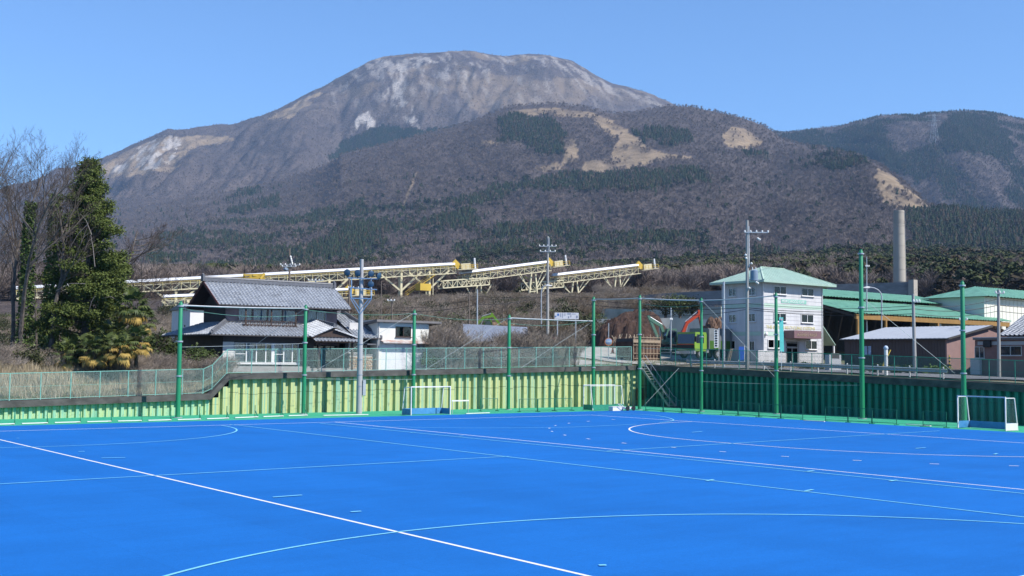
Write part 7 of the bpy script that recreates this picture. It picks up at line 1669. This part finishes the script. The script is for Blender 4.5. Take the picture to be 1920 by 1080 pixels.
# transmission towers on the mountain
def pylon(px, base, top, D, label, wpx):
    b_ = at(px, base, D); t = at(px, top, D); h_ = t.z-b_.z; g = thing('pylon', (b_.x, b_.y, b_.z-6), label, 'pylon', 'power pylons on the mountain', world=True); w = wpx*D/FPX/2; lat_ = MB()
    pts = lambda f: [(b_.x+sx*w*(1-f*0.82), b_.y+sy*w*(1-f*0.82), b_.z-6+(h_+6)*f) for sx, sy in ((-1, -1), (1, -1), (1, 1), (-1, 1))]
    th = D*0.00010
    for k in range(7):
        P0, P1 = pts(k/7), pts((k+1)/7)
        for i in range(4): lat_.bar(P0[i], P1[i], th*1.3); lat_.bar(P0[i], P1[(i+1) % 4], th*0.8); lat_.bar(P1[i], P1[(i+1) % 4], th*0.8)
    lat_.build('lattice', mat('pylon_steel', (0.55, 0.57, 0.60), 0.4, 0.05, 1, metal=0.3), g, kind='stuff')
    for f in (0.72, 0.84, 0.96): zz = b_.z-6+(h_+6)*f; MB().bar((b_.x-RIGHT[0]*w*1.6, b_.y-RIGHT[1]*w*1.6, zz), (b_.x+RIGHT[0]*w*1.6, b_.y+RIGHT[1]*w*1.6, zz), th*1.4).build('crossarm', MATS['pylon_steel'], g)
pylon(1752, 284, 214, 3600, 'lattice power pylon on the right hand mountain', 16)
0 and pylon(279, 402, 362, 3000, 'faint power pylon low on the left slope', 7)
0 and pylon(682, 215, 162, 5000, 'small power pylon high on the summit flank', 7)
0 and pylon(905, 222, 195, 4200, 'small power pylon above the tan clearing', 6)
# summit hut and mast on the clearing
c = at(990, 207, 3290); g = thing('hilltop_hut', (c.x, c.y, c.z-3), 'tiny white hut on the crest of the tan clearing', 'hut', world=True)
MB().box((c.x-11, c.y-6, c.z-6), (c.x+11, c.y+6, c.z+2)).build('wall', M_WFR, g); MB().prism([(c.y-7, c.z+2.01), (c.y+7, c.z+2.01), (c.y, c.z+5)], 'x', c.x-12, c.x+12).build('roof', M_LRF, g)
c = at(974, 206, 3285); t = at(974, 193, 3285); g = thing('radio_mast', (c.x, c.y, c.z-3), 'dark radio mast on the crest of the tan clearing', 'mast', world=True)
MB().tube([c-Vector((0, 0, 5)), t], 1.3, 6).build('shaft', M_UPD, g, True); MB().ico(t-Vector((0, 0, 5)), 3, 1, (1, 1, 1.6)).build('antenna_cluster', M_UPD, g)
# ================================================================== VEGETATION
def raw_mesh(name, V, F, m):
    me = bpy.data.meshes.new(name); me.from_pydata(V, [], F); me.update(); me.materials.append(m); return me
class Strips:
    """thin twigs and leaves as small faces"""
    def __init__(s): s.V = []; s.F = []
    def tri(s, a, b, c): o = len(s.V); s.V += [tuple(a), tuple(b), tuple(c)]; s.F.append((o, o+1, o+2))
    def quad(s, a, b, c, d): o = len(s.V); s.V += [tuple(a), tuple(b), tuple(c), tuple(d)]; s.F.append((o, o+1, o+2, o+3))
    def twig(s, p, q, w, view=True):
        d = q-p; n = Vector((-FWD[0], -FWD[1], 0.2)).cross(d)
        if n.length < 1e-6: n = Vector((1, 0, 0))
        n = n.normalized()*w; m_ = d.cross(n).normalized()*w
        s.tri(p-n, p+n, q); s.tri(p-m_, p+m_, q)
    def leaf(s, c, sz, r, droop=0.0, asp=0.5):
        a = Vector((r.gauss(0, 1), r.gauss(0, 1), r.gauss(0, .7)-droop)).normalized(); b = a.cross(Vector((r.gauss(0, 1), r.gauss(0, 1), r.gauss(0, 1)))).normalized()*sz*asp; a = a*sz
        s.quad(c, c+a*0.5+b*0.5, c+a, c+a*0.5-b*0.5)
M_BK1 = mat('grey_brown_bark', (0.115, 0.095, 0.08), 0.95, 0.25, 4, (0.20, 0.18, 0.16), 0.5, 2)
M_TWG = mat('bare_twig_bark', (0.105, 0.082, 0.07), 0.95, 0.2, 3)
M_BRUSH = leafmat('dry_brush_twigs', (0.235, 0.195, 0.15), (0.42, 0.355, 0.285)); M_BRUSH2 = leafmat('grey_brush_twigs', (0.22, 0.185, 0.155), (0.40, 0.34, 0.29)); M_RUST = leafmat('rusty_brush', (0.17, 0.13, 0.09), (0.31, 0.24, 0.165))
M_DRY = leafmat('dry_grass_blades', (0.26, 0.21, 0.13), (0.46, 0.39, 0.27)); M_GRN = leafmat('green_grass_blades', (0.055, 0.10, 0.02), (0.12, 0.18, 0.045))
M_IVY = leafmat('ivy_leaves', (0.045, 0.080, 0.018), (0.125, 0.17, 0.05), 0.5); M_CYP = leafmat('cypress_sprays', (0.020, 0.038, 0.010), (0.110, 0.138, 0.032), 0.7)
M_PALM = leafmat('palm_fronds', (0.035, 0.058, 0.015), (0.095, 0.115, 0.035), 0.5); M_PALMY = leafmat('yellow_palm_fronds', (0.24, 0.15, 0.03), (0.42, 0.30, 0.09), 0.6)
M_SHRB = leafmat('shrub_leaves', (0.035, 0.055, 0.014), (0.095, 0.12, 0.035), 0.6); M_SHRD = leafmat('dark_shrub_leaves', (0.020, 0.028, 0.010), (0.055, 0.062, 0.024), 0.6); M_SHRY = leafmat('bright_shrub_leaves', (0.06, 0.11, 0.015), (0.15, 0.21, 0.04), 0.6)
def bush_twigs(seed, m, stems=46, sub=5, spread=0.55):
    r = random.Random(seed); S_ = Strips()
    for i in range(stems):
        t = r.random()*2*pi; q = spread*sqrt(r.random()); p = Vector((cos(t)*q*0.45, sin(t)*q*0.45, 0)); e = Vector((cos(t)*q*(0.7+r.random()*.5), sin(t)*q*(0.7+r.random()*.5), 0.55+0.45*r.random()))
        mid = p.lerp(e, 0.5)+Vector((r.gauss(0, .04), r.gauss(0, .04), 0.06)); S_.twig(p, mid, 0.008); S_.twig(mid, e, 0.006)
        for k in range(sub):
            a = mid.lerp(e, r.random()*0.9); d = Vector((r.gauss(0, .14), r.gauss(0, .14), 0.10+r.random()*0.18)); S_.twig(a, a+d, 0.0055)
            for k2 in range(2): b = a+d*r.random(); S_.twig(b, b+Vector((r.gauss(0, .07), r.gauss(0, .07), 0.03+r.random()*0.09)), 0.004)
    return raw_mesh('twig_bush', S_.V, S_.F, m)
def bush_leaves(seed, m, n=700, sz=0.09, rz=0.5):
    r = random.Random(seed); S_ = Strips(); lobes = [(Vector((r.gauss(0, .22), r.gauss(0, .22), 0.35+r.random()*0.35)), 0.18+0.16*r.random()) for k in range(9)]
    for i in range(n):
        c, R = lobes[r.randrange(9)]; d = Vector((r.gauss(0, 1), r.gauss(0, 1), r.gauss(0, 1))).normalized()*R*(0.55+0.5*r.random()); S_.leaf(c+d, sz*(0.6+0.7*r.random()), r, 0.2, 0.7)
    for k in range(10): t = r.random()*6.28; S_.twig(Vector((0, 0, 0)), Vector((cos(t)*.25, sin(t)*.25, .6)), 0.012)
    return raw_mesh('leafy_bush', S_.V, S_.F, m)
def tuft(seed, m, n=16, lean=0.35):
    r = random.Random(seed); S_ = Strips()
    for i in range(n):
        t = r.random()*2*pi; p = Vector((r.gauss(0, .12), r.gauss(0, .12), 0)); e = p+Vector((cos(t)*lean*r.random(), sin(t)*lean*r.random(), 0.5+0.5*r.random())); w = Vector((-sin(t), cos(t), 0))*0.018
        S_.tri(p-w, p+w, e)
    return raw_mesh('grass_tuft', S_.V, S_.F, m)
def strew(name, label, protos, xs, ys, sz, wid=1.0, zoff=-0.05, far=False):
    xs, ys, sz = np.asarray(xs), np.asarray(ys), np.asarray(sz); z = near_ground(xs, ys)+(fbm(xs*0.18, ys*0.18, 3, 5)-0.5)*0.35*sstep(np.hypot(xs-19, ys-13), 3, 25)+zoff
    o = scatter(name, label, protos, np.stack([xs, ys, z], -1), rng.random(len(xs))*6.28, np.stack([sz*wid, sz*wid, sz], -1), rng.integers(0, len(protos), len(xs))); o['category'] = 'grass' if 'grass' in name else 'undergrowth'; return o
def uni(n, x0, x1, y0, y1): return rng.uniform(x0, x1, n), rng.uniform(y0, y1, n)
dry = [tuft(k, M_DRY) for k in range(4)]; grn = [tuft(k+9, M_GRN, 18, 0.25) for k in range(3)]
x, y = uni(5200, -62, -24.5, 13.95, 23); strew('dry_grass', 'tangled dry grass on the bank behind the low fence', dry, x, y, rng.uniform(0.35, 0.95, len(x)), 1.5)
x, y = uni(2600, -60, -22.3, 13.9, 15.4); strew('green_grass', 'short green grass along the foot of the low fence', grn, x, y, rng.uniform(0.15, 0.4, len(x)), 1.6)
x, y = uni(1500, -1.5, 19, 14.0, 17.5); strew('verge_grass', 'green grass verge behind the fence before the thicket', grn, x, y, rng.uniform(0.15, 0.5, len(x)), 1.6)
x, y = uni(900, 20.5, 30, 13.6, 18.5); strew('yard_grass', 'patchy grass at the edge of the gravel yard', grn+dry[:1], x, y, rng.uniform(0.15, 0.4, len(x)), 1.5)
# thickets
tb = [bush_twigs(k, M_BRUSH if k % 2 else M_BRUSH2) for k in range(5)]; tr_ = [bush_twigs(k+20, M_RUST) for k in range(2)]
xa, ya = uni(95, -2.4, 0.4, 15.8, 30); xb_, yb_ = uni(42, 0.4, 7.6, 15.6, 17.6); xc_, yc_ = uni(95, 7.6, 12.4, 15.8, 25)
x, y = np.r_[xa, xb_, xc_], np.r_[ya, yb_, yc_]; hs = np.r_[rng.uniform(2.0, 4.0, 95), rng.uniform(1.1, 2.4, 42), rng.uniform(1.8, 3.4, 95)]
strew('brown_thicket', 'tall leafless brown thicket between the garage and the lane', tb, x, y, hs, 0.95)
def band(n, px0, px1, D0, D1):
    px = rng.uniform(px0, px1, n); D = rng.uniform(D0, D1, n); lat_ = (px-960)/FPX*D
    return CX+FWD[0]*D+RIGHT[0]*lat_, CY+FWD[1]*D+RIGHT[1]*lat_
x, y = band(1500, 640, 1120, 146, 255); dd_ = (x-CX)*FWD[0]+(y-CY)*FWD[1]; strew('slope_brush', 'brown leafless brush covering the slope below the conveyors', tb+tr_, x, y, rng.uniform(1.6, 4.0, len(x))*np.interp(dd_, [146, 200, 255], [1.0, 0.8, 0.35]), 1.25)
x, y = band(700, 1120, 1990, 195, 300); strew('upper_brush', 'brown brush on the terrace behind the yard and sheds', tb+tr_, x, y, rng.uniform(1.5, 3.2, len(x)), 1.15)
x, y = band(700, -150, 560, 120, 215); strew('left_brush', 'grey brown brush on the slope behind the tiled house and trees', tb+tr_[:1], x, y, rng.uniform(1.5, 3.2, len(x)), 1.25)
lb = [bush_leaves(k, M_SHRB, 1300, 0.055) for k in range(2)]+[bush_leaves(k+5, M_SHRD, 1300, 0.055) for k in range(4)]
x, y = band(230, 640, 1130, 150, 245); strew('slope_evergreens', 'dark green bushes scattered through the brush on the slope', lb, x, y, rng.uniform(2.2, 4.4, len(x))*np.interp((x-CX)*FWD[0]+(y-CY)*FWD[1], [150, 190, 245], [1, .8, .45]), 1.25)
x, y = band(150, -150, 560, 112, 225); strew('left_evergreens', 'dark green bushes among the trees left of the tiled house', lb, x, y, rng.uniform(2.2, 4.5, len(x)), 1.15)
x, y = uni(220, -58, -31, 19.5, 30); strew('tree_foot_brush', 'dry brush and brambles at the foot of the left trees', tb+[bush_leaves(31, M_SHRD)], x, y, rng.uniform(0.9, 2.0, len(x)), 1.2)
x, y = uni(110, -31, -22.5, 15.5, 22); strew('house_side_brush', 'low dry brush beside the left wall of the tiled house', tb, x, y, rng.uniform(0.7, 1.5, len(x)), 1.3)

# ---- single shrubs
def shrub(px, D, h_, wdt, m, seed, label, n=900, sz=0.10, zbase=None):
    p = at(px, 660, D); zg = gz(p.x, p.y)-0.1 if zbase is None else at(px, zbase, D).z; g = thing('shrub', (p.x, p.y, zg), label, 'shrub', 'single green shrubs')
    me = bush_leaves(seed, m, n, sz); shared('foliage', me, g, (0, 0, 0), (0, 0, seed), (wdt, wdt, h_)); MB().tube([(0, 0, -0.1), (0.02, 0, h_*0.5)], [0.05*wdt, 0.02*wdt], 6).build('stem', M_BK1, g, True)
shrub(378, 92, 2.4, 3.2, M_SHRB, 41, 'olive green shrub beside the left wall of the tiled house', 1500, 0.09)
shrub(352, 93, 1.8, 2.2, mat('x', (0, 0, 0)) if False else M_SHRD, 42, 'dark shrub right of the leftmost net pole', 900)
shrub(810, 104, 1.9, 1.8, M_SHRY, 43, 'bright yellow green bush beside the white garage', 1100)
shrub(300, 112, 4.2, 3.5, M_SHRB, 44, 'tall evergreen bush left of the white barn', 1600, 0.07)
shrub(322, 118, 4.6, 3.4, M_SHRD, 45, 'dark evergreen bush behind the leftmost net pole', 1600, 0.07)
shrub(1070, 152, 6.8, 5.5, M_SHRD, 46, 'tall dark rounded bush right of the double armed pole', 2200, 0.05)
shrub(1100, 158, 5.0, 4.5, M_SHRD, 47, 'dark bush behind the white billboard', 1600, 0.06)
shrub(1045, 156, 4.6, 4.5, M_SHRD, 48, 'dark bush left of the tall rounded bush', 1600, 0.06)
for k, (px, lab) in enumerate([(1248, 'left of three hanging bushes over the retaining wall'), (1275, 'middle hanging bush over the retaining wall'), (1300, 'right hanging bush over the retaining wall above the truck')]): shrub(px, 168, 3.6, 4.6, M_SHRB if k == 1 else M_SHRD, 50+k, lab, 1500, 0.06, 596)
shrub(770, 170, 4.0, 5, M_SHRB, 55, 'green bush on the slope left of the chip heap', 1500, 0.06)
shrub(850, 165, 3.8, 5, M_SHRD, 56, 'dark green bush on the slope above the low sheet roof', 1500, 0.06)
for k, px in enumerate((1447, 1458, 1500, 1512, 1524, 1536)): 
    shrub(px, 112.5, 0.95, 0.9, M_SHRB if k % 2 else M_RUST, 60+k, ['potted plant left of the pole by the white building entrance', 'potted plant just left of the entrance door', 'first plant right of the entrance door', 'second plant right of the entrance door', 'third plant right of the entrance door', 'last plant at the right corner of the white building'][k], 300, 0.16)
for k, px in enumerate((1640, 1682, 1700, 1742, 1755)): shrub(px, 100.5, 1.1, 1.5, M_SHRY if k > 2 else M_SHRB, 70+k, ['small roadside plant left of the marker post', 'small roadside plant right of the marker post', 'small roadside plant left of the leaning utility pole', 'rounded pale green plant right of the leaning utility pole', 'second pale green plant right of the leaning utility pole'][k], 350, 0.14)

# ---- leafless trees
def bare_tree(name, px, D, top, label, seed, spread=0.5, trunk=0.22, lean=0.0, first=0.28, n1=13, base_z=None, ivy=None, group='leafless trees left of the house', twigm=None):
    r = random.Random(seed); p = at(px, 660, D); zg = gz(p.x, p.y)-0.2; h_ = at(px, top, D).z-zg
    g = thing(name, (p.x, p.y, zg), label, 'tree', group); tm = MB(); S_ = Strips()
    def branch(a, d, L_, rad, lev):
        pts = [a]; q = a; dd = d.copy()
        ns = 5 if lev < 2 else 3
        for i in range(ns):
            dd = (dd+Vector((r.gauss(0, .11), r.gauss(0, .11), 0.10 if lev else 0.0))).normalized(); q = q+dd*(L_/ns); pts.append(q)
        if lev <= 2: tm.tube(pts, [rad*(1-0.8*i/ns) for i in range(ns+1)], 6 if lev == 0 else 4, False)
        else:
            for u, v in zip(pts[:-1], pts[1:]): S_.twig(u, v, rad)
        if lev >= 4: return
        nc_ = [n1, 7, 6, 5][lev]
        for k in range(nc_):
            f = (first+(0.97-first)*(k+r.random()*0.8)/nc_) if lev == 0 else 0.25+0.72*(k+r.random())/nc_
            j = min(ns-1, int(f*ns)); s = pts[j].lerp(pts[j+1], f*ns-j); base_d = (pts[j+1]-pts[j]).normalized()
            t = r.random()*2*pi; side = Vector((cos(t), sin(t), 0)); side = (side-base_d*side.dot(base_d)).normalized()
            ang = (0.45+0.35*r.random())*(spread/0.5 if lev == 0 else 1)
            nd = (base_d*cos(ang)+side*sin(ang)).normalized()
            LL = L_*([0.42, 0.55, 0.55, 0.55][lev])*(0.7+0.5*r.random())*(1.15-0.55*f if lev == 0 else 1-0.35*f)
            branch(s, nd, LL, max(rad*(0.42 if lev else 0.38)*(1.1-0.5*f), 0.012 if lev < 2 else 0.009), lev+1)
    branch(Vector((0, 0, 0)), Vector((lean*RIGHT[0], lean*RIGHT[1], 1)).normalized(), h_*0.86, trunk, 0)
    tm.build('trunk', M_BK1, g, True)
    o = bpy.data.objects.new('twigs', raw_mesh('twigs', S_.V, S_.F, twigm or M_TWG)); COL.objects.link(o); o.parent = g; o['kind'] = 'stuff'
    if ivy:
        I = Strips(); hi = h_*ivy
        for k in range(4600):
            f = r.random()**0.9; z = f*hi; t = r.random()*6.28; rad = (trunk*(1-0.5*f)+0.10+0.40*r.random()*(1-0.4*f)); c = Vector((cos(t)*rad+lean*RIGHT[0]*z, sin(t)*rad+lean*RIGHT[1]*z, z)); I.leaf(c, 0.13+0.12*r.random(), r, 0.4, 0.9)
        o = bpy.data.objects.new('ivy', raw_mesh('ivy', I.V, I.F, M_IVY)); COL.objects.link(o); o.parent = g; o['kind'] = 'stuff'
    return g
bare_tree('bare_tree', -18, 92, 250, 'leafless tree cut by the left picture edge', 3, 0.55, 0.24)
bare_tree('bare_tree', 22, 95, 262, 'tall leafless tree left of the ivy clad trunks', 4, 0.42, 0.2, 0.03)
bare_tree('ivy_clad_tree', 44, 90, 268, 'leafless tree with thick ivy up its trunk, left one', 5, 0.5, 0.22, 0.01, 0.45, 13, None, 0.74)
bare_tree('ivy_clad_tree', 88, 91, 345, 'shorter ivy clad tree touching the big conifer', 6, 0.5, 0.24, 0.02, 0.5, 11, None, 0.95)
bare_tree('bare_tree', 70, 99, 330, 'thin leafless tree between the two ivy clad trunks', 7, 0.4, 0.1)
bare_tree('bare_tree', 205, 99, 345, 'wide leafless tree spreading right from behind the conifer', 8, 1.15, 0.22, 0.10, 0.15, 18)
bare_tree('bare_tree', 58, 104, 285, 'slender leafless tree between the ivy clad trunks at the back', 12, 0.45, 0.13)
bare_tree('bare_tree', -2, 101, 275, 'leafless tree just inside the left picture edge', 13, 0.5, 0.17)
bare_tree('bare_tree', 118, 103, 330, 'leafless tree rising behind the left side of the conifer', 9, 0.5, 0.15)
bare_tree('bare_tree', 262, 106, 455, 'low leafless tree right of the conifer above the palms', 10, 0.9, 0.12, 0.06, 0.15)
bare_tree('bare_tree', 945, 150, 528, 'pale leafless tree on the slope below the middle conveyor', 21, 0.9, 0.12, 0, 0.15, 12, None, None, 'leafless trees on the brushy slope', M_BRUSH)
bare_tree('bare_tree', 700, 150, 548, 'leafless tree on the slope behind the white garage', 22, 0.9, 0.12, 0, 0.15, 12, None, None, 'leafless trees on the brushy slope', M_BRUSH)
bare_tree('bare_tree', 985, 113, 603, 'small crooked leafless tree before the green tarpaulin', 23, 0.9, 0.08, 0, 0.2, 12, None, None, 'small leafless trees in the thicket', M_TWG)
bare_tree('bare_tree', 1030, 112, 606, 'small leafless tree near the traffic mirror', 24, 0.9, 0.08, 0, 0.2, 12, None, None, 'small leafless trees in the thicket', M_TWG)
bare_tree('bare_tree', 850, 108, 600, 'small leafless tree right of the white garage', 25, 0.8, 0.07, 0, 0.2, 12, None, None, 'small leafless trees in the thicket', M_BRUSH)
bare_tree('bare_tree', 920, 104, 640, 'white barked shrub tree behind the fence', 26, 0.9, 0.06, 0, 0.15, 12, None, None, 'small leafless trees in the thicket', mat('white_bark', (0.5, 0.46, 0.42), 0.9, 0.1, 3))

# ---- the big conifer
r = random.Random(2); p = at(158, 660, 92); zg = gz(p.x, p.y)-0.2; hC = at(152, 303, 92).z-zg
g = thing('cypress_tree', (p.x, p.y, zg), 'big dense dark green cypress tree above the palms', 'tree')
MB().tube([(0, 0, 0), (0, 0, hC*0.5), (0, 0, hC*0.95)], [0.32, 0.2, 0.04], 8).build('trunk', M_BK1, g, True)
S_ = Strips(); bw = MB()
for i in range(270):
    f = 0.05+0.95*((i+r.random())/270)**0.9; z = f*hC; t = r.random()*6.28
    L_ = (4.8*(1-f)**0.76+0.25)*(0.5+0.55*r.random())
    if 0.55 < f < 0.62 and r.random() < 0.5: L_ *= 0.6
    d = Vector((cos(t), sin(t), 0.30-0.25*r.random())).normalized(); a = Vector((0, 0, z)); e = a+d*L_+Vector((0, 0, -0.10*L_*L_*0.4))
    bw.tube([a, a.lerp(e, .5)+Vector((0, 0, .12*L_)), e], [0.05, 0.035, 0.01], 3, False)
    nsp = int(8+24*L_)
    for k in range(nsp):
        u = 0.28+0.75*r.random()**0.7; c = a.lerp(e, u)+Vector((r.gauss(0, .22), r.gauss(0, .22), r.gauss(0, .15)+0.1))
        for j in range(8): S_.leaf(c+Vector((r.gauss(0, .13), r.gauss(0, .13), r.gauss(0, .09))), 0.13+0.12*r.random(), r, 0.3, 0.5)
bw.build('branches', M_BK1, g, kind='stuff')
o = bpy.data.objects.new('crown', raw_mesh('crown', S_.V, S_.F, M_CYP)); COL.objects.link(o); o.parent = g; o['kind'] = 'stuff'
M_DEAD = mat('dead_white_branch', (0.24, 0.21, 0.19), 0.9, 0.1, 3)
for k, (a, b_) in enumerate((((150, 400), (172, 440)), ((128, 470), (165, 420)), ((170, 440), (178, 500)), ((105, 545), (160, 532)), ((165, 590), (178, 555)), ((190, 560), (225, 566)))):
    A, B2 = at(*a, 89.4), at(*b_, 89.2); m_ = A.lerp(B2, .5)+Vector((0, 0, .3)); MB().tube([A-Vector(g.location), m_-Vector(g.location), B2-Vector(g.location)], [0.012, 0.025, 0.03], 5).build('dead_branch', M_DEAD, g, True)

# ---- fan palms: each frond a part
def frond_mesh(seed, m):
    r = random.Random(seed); S_ = Strips(); n = 17; st = Vector((0.75, 0, 0.1))
    S_.quad(Vector((0, -.02, 0)), Vector((0, .02, 0)), st+Vector((0, .015, 0)), st-Vector((0, .015, 0)))
    for k in range(n):
        t = -1.75+3.5*k/(n-1); L_ = 0.62*(0.8+0.2*cos(t))*(0.9+0.2*r.random()); d = Vector((cos(t), sin(t), 0.08)); mid = st+d*L_*0.6; e = st+d*L_+Vector((0, 0, -0.16-0.2*r.random())); w = Vector((-sin(t), cos(t), 0))*0.05
        S_.quad(st, mid-w, e, mid+w)
    return raw_mesh('frond', S_.V, S_.F, m)
fg = [frond_mesh(k, M_PALM) for k in range(3)]; fy = [frond_mesh(k+7, M_PALMY) for k in range(3)]
def palm(px, D, crown_y, label, seed, nf=22, yel=0.25, sc=1.0):
    r = random.Random(seed); p = at(px, 660, D); zg = gz(p.x, p.y)-0.2; zc = at(px, crown_y, D).z-zg
    g = thing('fan_palm', (p.x, p.y, zg), label, 'palm', 'fan palms below the conifer')
    MB().tube([(0, 0, 0), (0.03, 0, zc*0.5), (0, 0, zc)], [0.15, 0.14, 0.12], 8).build('trunk', mat('shaggy_palm_trunk', (0.10, 0.075, 0.05), 0.95, 0.3, 6, bump=0.8, bscale=20), g, True)
    for k in range(nf):
        el = 1.15-2.2*(k/nf)+r.gauss(0, .12); az = k*2.4+r.random(); old = k/nf > 1-yel
        shared('frond', (fy if old else fg)[r.randrange(3)], g, (0, 0, zc-0.25*(k/nf)), (0, -el, az), (sc, sc, sc))
palm(243, 89, 575, 'tallest fan palm at the right side of the conifer', 1, 30, 0.3, 1.25)
palm(262, 90, 600, 'fan palm with drooping brown leaves right of the tallest palm', 2, 26, 0.35, 1.1)
palm(255, 86, 640, 'fan palm with yellow leaves nearest the leftmost net pole', 3, 26, 0.5, 1.1)
palm(226, 85, 655, 'low fan palm with bright yellow lower leaves', 4, 24, 0.55, 1.05)
palm(202, 86, 650, 'low green and yellow fan palm under the conifer middle', 5, 24, 0.4, 1.05)
palm(178, 85.5, 658, 'low fan palm below the conifer trunk', 6, 24, 0.35, 1.05)
palm(152, 86.5, 655, 'low fan palm under the left half of the conifer', 7, 24, 0.3, 1.1)
palm(128, 86, 664, 'leftmost low fan palm under the conifer', 8, 22, 0.3, 1.05)
palm(212, 89, 628, 'green fan palm leaning out of the conifer foliage', 9, 22, 0.15, 1.15)
# ------------------------------------------------------------------ the air between here and the mountain
hz = MB(); hz.box((-4200, -900, -1.4), (9500, 9500, 1650))
def haze_material():
    m = bpy.data.materials.new('haze'); m.use_nodes = True; nt = m.node_tree
    for n in list(nt.nodes): nt.nodes.remove(n)
    out = N(nt, 'ShaderNodeOutputMaterial'); v = N(nt, 'ShaderNodeVolumePrincipled')
    v.inputs['Color'].default_value = (0.36, 0.62, 1.0, 1); v.inputs['Density'].default_value = HAZE_DENSITY; v.inputs['Anisotropy'].default_value = 0.0
    nt.links.new(v.outputs[0], out.inputs['Volume'])
    return m
HAZE_DENSITY = 5.5e-5
hz_o = hz.build('haze', haze_material()); hz_o['kind'] = 'stuff'; hz_o['label'] = 'thin blue air haze in front of the mountain'; hz_o['category'] = 'haze'
